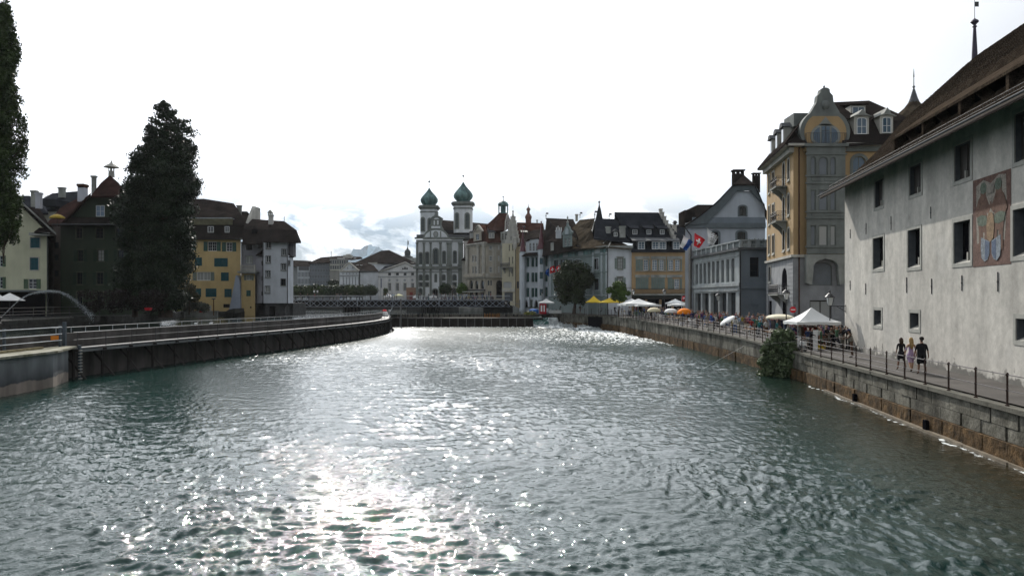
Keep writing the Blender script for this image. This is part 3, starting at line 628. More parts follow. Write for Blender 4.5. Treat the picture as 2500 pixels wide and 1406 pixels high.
    for k in range(10):
        t0=k/10*5.2;t1=(k+1)/10*5.2;r0=.17-.012*k;cc=base+f.n*.24+Vector((0,0,-.16))
        mb.tube(cc+f.n*(r0*math.cos(t0))+Vector((0,0,r0*math.sin(t0))),cc+f.n*((r0-.012)*math.cos(t1))+Vector((0,0,(r0-.012)*math.sin(t1))),.016,n=4)
    mb.tube(base+Vector((0,0,-.5)),base+Vector((0,0,.12)),.035);mb.tube(tip+Vector((0,0,-1.9)),tip,.035);mb.build('bracket',m_iron,B)
    lantern(B,tip,1.25)
def empty_part(name,parent,loc,rz):
    o=bpy.data.objects.new(name,None);C.objects.link(o);o.parent=parent;o.location=loc;o.rotation_euler=(0,0,rz);o.empty_display_size=.2;return o
def mesh_child(name,mb,m_,parent,smooth=False):
    me=bpy.data.meshes.new(name);me.from_pydata([tuple(v) for v in mb.v],[],mb.f)
    for q in (m_ if isinstance(m_,(list,tuple)) else [m_]):me.materials.append(q)
    if isinstance(m_,(list,tuple)):me.polygons.foreach_set('material_index',mb.m)
    if smooth:me.polygons.foreach_set('use_smooth',[True]*len(me.polygons))
    o=bpy.data.objects.new(name,me);C.objects.link(o);o.parent=parent;return o
m_lampglass=mat('lamp_glass',(0.55,0.57,0.56),0.15,0.1,3)
def lantern(B,p,s=1.0):
    """four-sided tapering lantern, finial on top; world point p is its foot"""
    h=MB();h.lathe(p,[(.05*s,0),(.13*s,.04*s)],4,rot=R_(45));h.lathe(p+Vector((0,0,.52*s)),[(.27*s,0),(.29*s,.04*s),(.16*s,.17*s),(.17*s,.19*s),(.05*s,.27*s),(.04*s,.33*s),(.07*s,.37*s),(.0*s,.5*s)],8,rot=R_(22.5))
    for k in range(4):
        t=R_(45+90*k);h.tube(p+Vector((.13*s*math.cos(t),.13*s*math.sin(t),.03*s)),p+Vector((.25*s*math.cos(t),.25*s*math.sin(t),.53*s)),.015*s,n=4)
    h.build('lantern_frame',m_iron,B)
    g=MB();g.lathe(p,[(.12*s,.05*s),(.235*s,.52*s)],4,rot=R_(45));g.build('lantern_glass',m_lampglass,B)
def street_lamp(x,y,z,htop,label,s=1.0):
    B=empty('street_lamp',(x,y,z),label,'street lamp','old street lamps along the quay');p=Vector((x,y,z));hp=htop-z-.9*s
    mb=MB();mb.lathe(p,[(.16,0),(.16,.3),(.09,.4),(.07,.9),(.09,.94),(.055,1.0),(.04,hp-.15),(.08,hp-.1),(.04,hp)],10);mb.build('post',m_iron,B)
    lantern(B,p+Vector((0,0,hp)),s)
armoury()
# ================================================================ yellow corner house with the round gable
def corner_house():
    D=80.0;z0=2.3;zc=wz(627,D);zt=wz(352,D)
    E=empty('corner_house',(32,88,z0),'yellow corner house with grey stone oriel, round gable and small iron balconies','building')
    yel=plaster('ochre_plaster',(0.38,0.265,0.14));yel2=yel
    gr=mat('oriel_stone',(0.165,0.18,0.17),0.85,0.14,1.2,streak=0.2);rus=mat('rusticated_stone',(0.27,0.28,0.29),0.85,0.12,1.0,streak=0.15)
    blind={'frame':gr,'grid':(1,1),'pane':m_blind,'fw':.09,'inset':.12};arch_blue={'frame':gr,'grid':(2,2),'pane':MGB,'arch':.55,'surround':gr,'sw':.3,'pr':.06}
    # upper front and quay side
    f=Fac(E,1937,D,2215,D,0,zc,yel,depth=14,ztop=zt,side=False)
    f.win(2082,382,2113,432,arch_blue);f.win(2140,376,2172,428,arch_blue)
    for yy in ((464,516),(550,601)):f.win(2082,yy[0],2113,yy[1],arch_blue);f.win(2140,yy[0],2172,yy[1],arch_blue)
    f.done()
    s=Fac(E,1872,93.9,1937,D,0,zc,yel,depth=6,ztop=zt,side=False)
    st={'frame':m_dark_fr,'grid':(2,3),'arch':.35,'surround':m_stone_l,'sw':.18,'pr':.06,'sill':m_stone_l}
    zr=[wz(430,D),wz(518,D),wz(603,D)]
    for k,zz in enumerate(zr):
        s.win(1.1,zz,2.0,zz+2.1,{**st,'arch':None} if k else st,abs_=True)
        s.win(s.L-2.6,zz,s.L-1.75,zz+2.15,st,abs_=True);s.win(s.L-5.0,zz-.55 if k<2 else zz,s.L-4.0,zz+2.15,st,abs_=True)
        s.win(3.4,zz,4.5,zz+2.0,{**st,'arch':None},abs_=True)
    s.done()
    # ground storeys in banded stone
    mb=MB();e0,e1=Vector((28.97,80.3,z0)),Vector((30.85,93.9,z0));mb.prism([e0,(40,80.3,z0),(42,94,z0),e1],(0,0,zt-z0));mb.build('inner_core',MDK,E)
    g=Fac(E,1937,D,2215,D,0,z0,rus,depth=14,ztop=zc-.01,side=False);zz=wz
    g.win(1978,640,2032,697,{'frame':gr,'grid':(1,1),'pane':m_blind,'arch':.5,'inset':.2});g.win(1977,733,2031,800,{'frame':m_dark_fr,'grid':(2,1),'pane':MCUR,'fw':.12,'inset':.2});g.done()
    g2=Fac(E,1872,93.9,1937,D,0,z0,rus,depth=6,ztop=zc-.01,side=False)
    g2.win(s.L-5.6,wz(715,D),s.L-2.9,wz(645,D)-.2,{'frame':m_stone_l,'grid':(1,1),'pane':MGB,'arch':True,'inset':.4},abs_=True);g2.win(1.3,wz(680,D),2.5,wz(640,D),{**st,'arch':None},abs_=True)
    g2.win(s.L-5.2,z0+.3,s.L-3.2,wz(735,D),{'frame':m_dark_fr,'grid':(2,1),'inset':.3},abs_=True);g2.win(1.2,z0+.8,3.0,wz(735,D),{'frame':m_dark_fr,'grid':(2,1),'inset':.3},abs_=True);g2.done()
    # stone courses as raised bands on both faces
    zb=z0+.5
    while zb<zc-.5:
        for ff,segs in ((g,[(0,(g.a(1974))),(g.a(2036),g.L)]),(g2,[(0,1.1),(s.L-2.6,s.L)])):
            for (a0,a1) in segs:ff.band('stone_course',rus,a0+.01,a1-.01,zb,zb+.37,.05,-.01)
        zb += .43
    g.band('cornice',m_stone_l,-.2,g.L,zc-.05,zc+.22,.28);g2.band('cornice',m_stone_l,0,g2.L+.2,zc-.05,zc+.22,.28)
    # oriel
    a0,a1=f.a(1962),f.a(2056);O=empty_part('oriel',E,Vector((0,0,0)),0)
    ztop_o=wz(362,D)
    fo=Fac(E,0,0,0,0,0,zc+.25,gr,depth=.9,raw=((f.P(a0,0,.8).x,D-.8),(f.P(a1,0,.8).x,D-.8)),ztop=ztop_o,name='oriel_wall')
    for (y0,y1,arc) in ((383,428,.28),(464,514,None),(550,600,None)):
        for (x0,x1) in ((1979,1992),(1999,2021),(2027,2041)):fo.win(x0,y0,x1,y1,{**blind,'arch':arc,'pane':(MCUR if (y0==550 and x0>1990) else m_blind)})
    fo.done()
    for yy in (377,430,448,518,533,603):fo.band('string_course',gr,-.12,fo.L+.12,wz(yy,D-.8)-.05,wz(yy,D-.8)+.10,.12)
    for yy in (440,525):
        for k in range(3):aa=.5+k*1.35;fo.band('relief_panel',gr,aa,aa+1.0,wz(yy+7,D-.8)+.22,wz(yy-7,D-.8)-.1,.04)
    # arched bracket under the oriel
    mb=MB();am=(a0+a1)/2;w2=(a1-a0)/2
    for sg in (-1,1):
        pts=[(sg*w2,0),(sg*w2,-2.9),(sg*(w2-.55),-3.1),(sg*(w2-.7),-1.9)]+[(sg*(w2-.7)*math.cos(t),-1.3+.85*math.sin(t)) for t in [R_(10),R_(35),R_(60),R_(90)]]+[(0,0)]
        mb.prism([f.P(am+x,zc+.2+z,.78) for x,z in pts],-f.n*.72)
    mb.build('oriel_bracket',m_stone,E)
    mb=MB();fo.fbox(mb,-.25,fo.L+.25,-.9,.25,ztop_o,ztop_o+.3);mb.build('oriel_cornice',gr,E)
    # round gable
    gx=f.a(2010);zc2=wz(322,D-.5);R0=2.55
    mb=MB();pts=[]
    for t in range(-38,60,7):pts.append((R0*math.cos(R_(t)),R0*math.sin(R_(t))*.93))
    r_side=pts+[(1.15,2.55),(.85,3.05),(.78,3.7),(.5,4.0),(.45,4.35),(.2,4.5)]
    full=r_side+[(-x,z) for x,z in reversed(r_side)]
    mb.prism([f.P(gx+x,zc2+z,.5) for x,z in full],-f.n*.8);mb.build('gable_rim',gr,E)
    mb=MB();q=[(x*.84,z*.86) for x,z in pts];full2=q+[(-x,z) for x,z in reversed(q)];mb.prism([f.P(gx+x,zc2+z-.05,.54) for x,z in full2],-f.n*.3);mb.build('gable_field',yel,E)
    mb=MB();mb.prism([f.P(gx+x,zc2+z,.5) for x,z in [(-2.1,-2.0),(2.1,-2.0),(2.1,-1.4),(-2.1,-1.4)]],-f.n*.4);mb.build('gable_foot',yel,E)
    # oval stone-framed window
    mb=MB();ring=[(1.55*math.cos(R_(t)),1.25*math.sin(R_(t))) for t in range(0,360,15)];mb.prism([f.P(gx+x,zc2-.45+z,.60) for x,z in ring],-f.n*.2)
    mb.prism([f.P(gx+x,zc2+z,.60) for x,z in [(-.75,.6),(.75,.6),(0,1.5)]],-f.n*.1);mb.build('oval_surround',m_stone,E)
    for (x0,x1,sc) in ((-.42,.42,1),(-1.22,-.60,1),(.60,1.22,1)):
        pts3=[]
        for k in range(7):
            x=x0+(x1-x0)*k/6;pts3.append((x,1.0*math.sqrt(max(.02,1-(x/1.3)**2))))
        for k in range(7):
            x=x1+(x0-x1)*k/6;pts3.append((x,-.9*math.sqrt(max(.02,1-(x/1.3)**2))))
        mb=MB();mb.prism([f.P(gx+x,zc2-.45+z,.625) for x,z in pts3],-f.n*.05);mb.build('window_pane',MGB,E)
    mb=MB();mb.tube(f.P(gx,zc2-1.35,.63),f.P(gx,zc2+.55,.63),.03,n=4);mb.tube(f.P(gx-.4,zc2+.1,.63),f.P(gx+.4,zc2+.1,.63),.03,n=4);mb.build('glazing_bar',m_dark_fr,E)
    # carved head and urn
    mb=MB();mb.lathe(f.P(gx,zc2+2.75,.55),[(.0,-.5),(.3,-.4),(.45,0),(.35,.35),(.0,.45)],10,sy=.5);mb.build('carved_mask',gr,E,smooth=True)
    mb=MB();up=f.P(gx,wz(234,D-.5)-.1,.2);mb.lathe(up,[(.2,0),(.12,.12),(.1,.25),(.22,.42),(.26,.72),(.28,.80),(.10,.86),(.07,1.0),(.12,1.1),(.0,1.25)],10);mb.build('urn',gr,E,smooth=True)
    # roof terrace rail over the oriel
    mb=MB()
    za,zb2=ztop_o+.3,ztop_o+1.35
    for (pa,oa),(pb,ob) in ((((a0-.05),.95),((a1+.05),.95)),(((a0-.05),.95),((a0-.05),.55)),(((a1+.05),.95),((a1+.05),.55))):
        A=f.P(pa,0,oa);Bp=f.P(pb,0,ob);n_=max(2,int((A-Bp).length/.22))
        for k in range(n_+1):q=A.lerp(Bp,k/n_);mb.tube((q.x,q.y,za),(q.x,q.y,zb2),.014,n=4)
        for z_ in (zb2,za+.1):mb.tube((A.x,A.y,z_),(Bp.x,Bp.y,z_),.022,n=4)
    mb.build('terrace_rail',m_iron,E)
    # roofs
    De=D-1.0
    tb=t_slate
    roof(E,t_brown,[[(2056,352,D-.9),(2230,345,D-.9),(2222,296,D+1.2),(2060,300,D+1.2)],[(2060,300,D+1.2),(2222,296,D+1.2),(2205,283,D+4),(2122,246,D+7),(2033,250,D+7),(2030,290,D+1.6)],[(2033,250,D+7),(2122,246,D+7),(2080,300,D+14),(2040,300,D+14)]],.25)
    zl=wz(352,D);
    def S(a,o,z):return s.P(a,z,o)
    roof(E,t_brown,[[S(-.6,1.0,zt-.05),S(s.L+.9,1.0,zt-.05),S(s.L-.9,-1.4,zt+3.0),S(.6,-1.4,zt+3.0)],[S(.6,-1.4,zt+3.0),S(s.L-.9,-1.4,zt+3.0),S(s.L-1.8,-4.5,zt+4.4),S(2,-4.5,zt+4.4)]],.25,raw=True)
    roof(E,t_brown,[[S(s.L+.9,1.0,zt-.05),f.P(f.a(1962)-.05,zt-.05,.9),f.P(f.a(1962)-.05,zt+1.5,-.8),S(s.L-.9,-1.4,zt+3.0)]],.2,raw=True)
    f.band('eaves_board',m_stone_l,f.a(2057),f.L,zt-.28,zt-.02,.85);s.band('eaves_board',m_stone_l,-.5,s.L+.7,zt-.33,zt-.10,.95);f.band('eaves_cornice',gr,f.a(2057),f.L,zt-.8,zt-.3,.35);s.band('eaves_cornice',m_stone_l,-.2,s.L+.2,zt-.85,zt-.36,.45)
    f.band('eaves_board',m_stone_l,-.8,f.a(1961),zt-.33,zt-.10,.95)
    for (x0,x1,y0,y1,peak) in ((2083,2119,284,331,268),(2146,2178,283,328,264)):
        w_=(x1-x0)/FPX*D;xc=(x0+x1)/2;dm=MB();p0=W(xc,y1,D+.2);h_=wz(y0,D)-wz(y1,D)
        dm.box(p0.x-w_/2,p0.x+w_/2,D+.0,D+3.0,p0.z,p0.z+h_);o=dm.build('dormer',m_stone_l,E)
        st2={'frame':m_white_fr,'grid':(2,2),'pane':MGB,'arch':.15,'inset':-.05};
        add_window(o,Vector((p0.x,D+.0,p0.z+.08)),0,w_*.68,h_*.86,st2,inset=-.06)
        rf=MB();pk=wz(peak,D)
        pr=[(-w_/2-.28,p0.z+h_-.12),(-w_*.28,p0.z+h_+.15),(0,pk),(w_*.28,p0.z+h_+.15),(w_/2+.28,p0.z+h_-.12),(0,p0.z+h_+.05)]
        rf.prism([(p0.x+x,D-.25,z) for x,z in pr],(0,3.4,0));rf.build('dormer_roof',m_stone,o)
    dm=MB();p0=W(2095,283,D+3.2);dm.box(p0.x-.8,p0.x+.8,D+3.2,D+6,p0.z,p0.z+1.1);o=dm.build('dormer',m_stone_l,E);add_window(o,Vector((p0.x,D+3.2,p0.z+.1)),0,1.3,.85,{'frame':m_white_fr,'grid':(2,1),'pane':MGB},inset=-.06)
    mb=MB();mb.hexa([(p0.x-1.0,D+2.9,p0.z+1.12),(p0.x+1.0,D+2.9,p0.z+1.12),(p0.x+.9,D+6,p0.z+1.75),(p0.x-.9,D+6,p0.z+1.75),(p0.x-1.0,D+2.9,p0.z+1.22),(p0.x+1.0,D+2.9,p0.z+1.22),(p0.x+.9,D+6,p0.z+1.85),(p0.x-.9,D+6,p0.z+1.85)]);mb.build('dormer_roof',t_brown,o)
    # quay side dormers seen edge on
    for aa in (3.0,6.2,9.4):
        mb=MB();s.fbox(mb,aa-.6,aa+.6,-2.2,.1,zt+.9,zt+2.7);o=mb.build('dormer',m_stone_l,E);mb=MB();s.fbox(mb,aa-.42,aa+.42,.11,.14,zt+1.1,zt+2.5);mb.build('window_pane',MGB,o)
        mb=MB();mb.prism([s.P(aa-.85,zt+2.65,.35),s.P(aa+.85,zt+2.65,.35),s.P(aa+.35,zt+3.15,.35),s.P(aa-.35,zt+3.15,.35)],-s.n*2.8);mb.build('dormer_roof',m_lead,o)
    mb=MB();mb.box(W(1930,0,D+4).x,W(1965,0,D+4).x,D+3,D+6,zt+2.5,zt+3.9);mb.build('attic_block',gr,E)
    # balconies on the quay side
    for k,zz in enumerate((zr[0]-.55,zr[1]-.55,wz(715,D)-.1)):
        B=empty_part('balcony',E,Vector((0,0,0)),0);a0_,a1_=(s.L-6.2,s.L-2.9) if k<2 else (s.L-7.2,s.L-2.2);ot=1.15
        mb=MB();s.fbox(mb,a0_,a1_,0,ot,zz-.14,zz)
        for aa in (a0_+.4,a1_-.6):mb.prism([s.P(aa,zz-.14,0),s.P(aa,zz-.14,ot-.1),s.P(aa,zz-.42,ot-.3),s.P(aa,zz-.9,.25),s.P(aa,zz-1.3,0)],s.u*.25)
        mb.build('balcony_slab',m_stone,B)
        mb=MB();cs=[s.P(a0_+.05,0,0),s.P(a0_+.05,0,ot-.06),s.P(a1_-.05,0,ot-.06),s.P(a1_-.05,0,0)]
        for A,Bq in zip(cs,cs[1:]):
            n_=int((A-Bq).length/.16)
            for j in range(n_+1):
                q=A.lerp(Bq,j/n_);mb.tube((q.x,q.y,zz),(q.x,q.y,zz+1.0),.013,n=4)
                if j % 2:mb.lathe((q.x,q.y,zz+.62),[(.0,-.09),(.075,0),(.0,.09)],5)
            for z_ in (zz+1.0,zz+.84,zz+.12):mb.tube((A.x,A.y,z_),(Bq.x,Bq.y,z_),.02,n=4)
        mb.build('iron_railing',m_iron,B)
    # downpipe at the corner
    mb=MB();p=f.P(.55,0,.12);mb.tube((p.x,p.y,z0),(p.x,p.y,zt),.07,n=8);mb.build('downpipe',mat('copper_pipe',(0.07,0.035,0.025),0.5,0.1),E)
    # grey neighbour strip beyond the balconies
    return E
m_blind=mat('roller_blind',(0.20,0.22,0.24),0.6,0.1,1.0)
def blind_lines():
    nt=m_blind.node_tree;N=nt.nodes;L=nt.links;b=N['Principled BSDF'];tc=N.new('ShaderNodeTexCoord');w=N.new('ShaderNodeTexWave');w.bands_direction='Z';w.inputs['Scale'].default_value=3.2
    L.new(tc.outputs['Object'],w.inputs['Vector']);bp=N.new('ShaderNodeBump');bp.inputs['Strength'].default_value=1;bp.inputs['Distance'].default_value=.03;L.new(w.outputs[0],bp.inputs['Height']);L.new(bp.outputs[0],b.inputs['Normal'])
blind_lines()
corner_house()
# ================================================================ grey-blue house with balustraded front block
def guild_house():
    E=empty('gabled_house',(33,112,2.45),'blue grey house with a curved half hipped gable and balustraded terrace block','building')
    gw=plaster('grey_white_plaster',(0.47,0.51,0.55));bl=plaster('blue_grey_plaster',(0.20,0.235,0.265));st=mat('pale_grey_stone',(0.34,0.37,0.375),0.85,0.15,1.0,streak=.2)
    dk=mat('grey_green_timber',(0.13,0.155,0.165),0.7,0.15,1.0)
    z0=2.3;D=120.0
    # main gable wall
    f=Fac(E,1673,D,1868,D,551,z0,gw,depth=13)
    ws={'frame':m_dark_fr,'grid':(2,1),'arch':.2,'surround':dk,'sw':.3,'pr':.06}
    f.win(1739,566,1754,600,ws);f.win(1800,566,1820,600,ws)
    f.done(gable=[(1730,533),(1800,467),(1833,467),(1867,498),(1867,533)])
    f.bandpx('eaves_band',dk,1673,545,1868,557,.35);f.bandpx('attic_band',bl,1690,531,1868,546,.25)
    f.win(1805,504,1821,526,{'frame':m_dark_fr,'grid':(2,1),'arch':.15,'surround':dk,'sw':.25},hole=False)
    # curved boarded verge
    vo=[(1672,549),(1690,538),(1712,524),(1742,500),(1757,486),(1790,451),(1842,451),(1850,462),(1862,492),(1869,512)]
    vi=[(1727,546),(1735,534),(1752,521),(1772,500),(1784,487),(1800,466),(1833,466),(1840,474),(1852,488),(1867,500)]
    mb=MB()
    for a,b_,c,d_ in zip(vo,vo[1:],vi,vi[1:]):mb.prism([W(*a,D-.7),W(*b_,D-.7),W(*d_,D-.45),W(*c,D-.45)],(0,.25,0))
    mb.build('verge_boarding',dk,E)
    rp=[(1671,550),(1690,538),(1712,523),(1742,499),(1757,485),(1790,450)]
    polys=[[W(*a,D-.9),W(*b_,D-.9),BK(*b_,D-.9,13),BK(*a,D-.9,13)] for a,b_ in zip(rp,rp[1:])]
    ap=W(1816,427,D+3.2);polys.append([W(1790,450,D-.9),W(1842,450,D-.9),ap]);polys.append([W(1790,450,D-.9),ap,BK(1816,427,D+3.2,11),BK(1790,450,D-.9,13)])
    polys.append([W(1842,450,D-.9),BK(1842,450,D-.9,13),BK(1816,427,D+3.2,11),ap]);r2=W(1872,515,D-.9)
    polys.append([r2,BK(1872,515,D-.9,13),BK(1842,450,D-.9,13),W(1842,450,D-.9)])
    roof(E,t_brown,polys,.2,raw=True)
    chimney(E,1792,1817,414,470,D+5,t_brown,True);chimney(E,1840,1856,422,470,D+5,t_brown,True)
    # lower wing roofs behind on the left
    roof(E,t_brown,[[(1671,548,D+1),(1742,548,D+1),(1742,500,D+6),(1703,500,D+6),(1688,511,D+5),(1672,515,D+3)]],.3)
    mb=MB();mb.box(wx(1670,D+2),wx(1695,D+2),D+1.5,D+6,wz(549,D+2),wz(514,D+2));mb.build('attic_block',t_brown,E)
    # terrace block
    zt=12.0;x0,x1=27.9,28.75;Dn=98.0
    g=Fac(E,0,0,0,0,0,z0,st,depth=3.6,raw=((x0,D-.02),(x1,Dn)),ztop=zt,side=False,rdepth=.55)
    wl={'frame':m_dark_fr,'grid':(1,2),'inset':.5,'fw':.06}
    for k in range(9):
        a0=g.a(1699.5+k*11.0*(1-.02*(8-k)/8));X=1698+[0,9,18,27.5,37,47,58,69.5,81][k]*1.08;a0,a1=g.a(X),g.a(X+6.2+k*.16);g.win(a0,7.95,a1,10.95,wl,abs_=True)
    for (xa,xb) in ((1697,1711),(1714.5,1730),(1734.5,1752),(1756,1773),(1777,1796)):g.win(g.a(xa),z0+.3,g.a(xb),6.55,{**wl,'grid':(2,3)},abs_=True)
    g.done();
    g.band('string_course',st,-.0,g.L+.15,7.35,7.75,.22);g.band('architrave',st,1.0,g.L-.6,6.75,7.0,.14);g.band('architrave',st,1.0,g.L-.6,11.15,11.3,.10);g.band('cornice',m_lead,-.0,g.L+.4,zt-.12,zt+.16,.42)
    h=Fac(E,0,0,0,0,0,z0,bl,depth=.4,raw=((x1,Dn),(wx(1872,Dn),Dn)),ztop=zt,side=False,rdepth=.45)
    h.win(1831,628,1853,676,{'frame':m_dark_fr,'grid':(1,3),'inset':.3,'fw':.08});h.win(1829,744,1852,790,{'frame':bl,'grid':(2,1),'pane':bl,'inset':.05});h.done()
    h.band('string_course',bl,0,h.L,7.0,7.6,.15);h.band('cornice',m_lead,-.4,h.L,zt-.12,zt+.16,.42)
    mb=MB();mb.prism([(x0,D,zt-.02),(x1,Dn,zt-.02),(wx(1872,Dn),Dn,zt-.02),(wx(1872,D),D,zt-.02)],(0,0,.12));mb.build('terrace_slab',m_lead,E)
    # balustrade
    bal=MB()
    for fc,n_ in ((g,9),(h,3)):
        L_=fc.L
        for k in range(n_+1):
            aa=L_*k/n_;fc.fbox(bal,max(0,aa-.22),min(L_,aa+.22),-.3,.1,zt+.16,zt+1.02)
        fc.fbox(bal,0,L_,-.32,.14,zt+1.02,zt+1.18)
    bal.build('balustrade_pier',st,E);bt=MB()
    for fc,n_ in ((g,9),(h,3)):
        for k in range(n_):
            m_=5
            for j in range(m_):aa=fc.L*(k+(j+1)/(m_+1))/n_;p=fc.P(aa,zt+.16,-.1);bt.lathe(p,[(.07,0),(.05,.12),(.10,.35),(.05,.65),(.08,.86)],6)
    bt.build('baluster',st,E)
    # side piece facing the river left of the block and downpipes
    for X,Dd in ((1687,D-.3),(1807,Dn-.25)):
        mb=MB();p=Vector((wx(X,Dd),Dd,0));mb.path([(p.x,p.y,z0),(p.x,p.y,wz(575,Dd) if X<1700 else zt),(p.x-(.9 if X<1700 else 0),p.y,wz(556,Dd) if X<1700 else zt+.1)],.09,8);mb.build('downpipe',m_iron,E)
    f.band('quoin',m_stone_l,.5,1.0,z0,wz(606,D),.08)
    # terrace greenery
    leaf_blob('terrace_plant','green shrubs trailing over the stone balustrade of the grey terrace','plant',[(x0+1.2+i*.55,D-4-i*1.35,zt+.8+.25*math.sin(i*2.1),.9,1.0,.55) for i in range(13)],2600,.16,leaf_dark)
    leaf_blob('terrace_plant','low green plants along the front edge of the grey terrace','plant',[(x1+.6+i*.5,Dn+.8,zt+1.0,.45,.5,.3) for i in range(6)],900,.13,leaf_dark)
    return E
def chimney(parent,X0,X1,Y0,Y1,D,m_,hood=False,depth=None,name='chimney'):
    x0,x1=wx(X0,D),wx(X1,D);dp=depth or (x1-x0)*.8;zt,zb=wz(Y0,D),wz(Y1,D);b=MB()
    if hood:
        hh=(x1-x0)*.22;b.box(x0,x1,D,D+dp,zb,zt-hh*1.8)
        n=3
        for i in range(n):
            xc=x0+(x1-x0)*(i/(n-1))*.86+(x1-x0)*.07;b.box(xc-(x1-x0)*.06,xc+(x1-x0)*.06,D,D+dp,zt-hh*1.8,zt-hh*.55)
        b.box(x0-.15,x1+.15,D-.15,D+dp+.15,zt-hh*.55,zt)
    else:
        b.box(x0,x1,D,D+dp,zb,zt-.25);b.box(x0-.1,x1+.1,D-.1,D+dp+.1,zt-.25,zt)
    return b.build(name,m_,parent)
# foliage ---------------------------------------------------------------------
def leafmat(name,c,c2,tr=0.12,scale=0.5):
    m=mat(name,c,0.6,0.35,scale,col2=c2,spec=0.25);
    m.node_tree.nodes['Principled BSDF'].inputs['Subsurface Weight'].default_value=0.0;return m
leaf_dark=leafmat('dark_leaf',(0.018,0.035,0.016),(0.045,0.075,0.03));leaf_seq=leafmat('sequoia_needles',(0.012,0.022,0.012),(0.028,0.046,0.022));leaf_pop=leafmat('poplar_leaf',(0.02,0.042,0.012),(0.065,0.10,0.028),scale=.9)
leaf_mid=leafmat('lime_leaf',(0.025,0.045,0.016),(0.07,0.10,0.035),scale=.8);leaf_bright=leafmat('young_leaf',(0.04,0.10,0.02),(0.12,0.20,0.04),scale=.7);leaf_ivy=leafmat('sun_flecked_ivy_leaf',(0.04,0.07,0.03),(0.20,0.25,0.13),scale=2.0)  # pale ivy tone paints in leaves catching the sun
m_bark=mat('bark',(0.06,0.045,0.035),0.95,0.3,2)
def leaves(cl,n,size,seed=1,shell=0.55,aspect=1.7):
    """quads spread through ellipsoid clumps (cx, cy, cz, rx, ry, rz)"""
    r=np.random.default_rng(seed);cl=np.array(cl,float);wgt=(cl[:,3]*cl[:,4]+cl[:,3]*cl[:,5]+cl[:,4]*cl[:,5]);k=r.choice(len(cl),n,p=wgt/wgt.sum())
    dr=r.normal(size=(n,3));dr /= np.linalg.norm(dr,axis=1)[:,None];rad=(shell+(1-shell)*r.random(n)**.7)*(1+.12*r.normal(size=n));c=cl[k,:3]+dr*cl[k,3:]*rad[:,None]
    nn=dr+.9*r.normal(size=(n,3));nn /= np.linalg.norm(nn,axis=1)[:,None];a=np.cross(nn,r.normal(size=(n,3)));a /= np.linalg.norm(a,axis=1)[:,None];b=np.cross(nn,a)
    s=size*r.uniform(.55,1.3,n)[:,None];a=a*s*aspect/2;b=b*s/2
    return np.stack([c-a,c+b*.9,c+a,c-b*.9],1)
def quads_obj(name,Q,m_,parent=None,loc=(0,0,0)):
    n=len(Q);off=np.array(wloc(parent) if parent is not None else loc);me=bpy.data.meshes.new(name);me.vertices.add(n*4);me.vertices.foreach_set('co',(Q.reshape(-1,3)-off).ravel())
    me.loops.add(n*4);me.loops.foreach_set('vertex_index',np.arange(n*4,dtype=np.int32));me.polygons.add(n);me.polygons.foreach_set('loop_start',np.arange(n,dtype=np.int32)*4);me.update();me.materials.append(m_)
    o=bpy.data.objects.new(name,me);C.objects.link(o)
    if parent is not None:o.parent=parent
    else:o.location=loc
    return o
def leaf_blob(name,label,cat,cl,n,size,m_,seed=1,group=None,**k):
    c=np.array(cl);loc=(float(c[:,0].mean()),float(c[:,1].mean()),float((c[:,2]-c[:,5]).min()));o=quads_obj(name,leaves(cl,n,size,seed,**k),m_,None,loc);return tag(o,label,cat,group)
def tree(name,label,base,trunk,cl,n,size,m_,limbs=(),seed=1,group=None,r0=.3,cat='tree',**k):
    E=empty(name,base,label,cat,group);b=MB();pts=[Vector(base)]+[Vector(p) for p in trunk]
    for i,(p,q) in enumerate(zip(pts,pts[1:])):b.tube(p,q,r0*(1-i/len(pts)),r0*(1-(i+1)/len(pts)),8)
    b.build('trunk',m_bark,E)
    if limbs:
        b=MB()
        for (p,q,r) in limbs:b.tube(p,q,r,r*.35,5)
        b.build('limbs',m_bark,E)
    quads_obj('crown',leaves(cl,n,size,seed,**k),m_,E);return E
def cloth_mat(name,c):return mat(name,c,.8,.06,1.5)
m_flag_r=cloth_mat('flag_red',(0.62,0.03,0.04));m_flag_w=cloth_mat('flag_white',(0.75,0.75,0.74));m_flag_b=cloth_mat('flag_blue',(0.02,0.09,0.33))
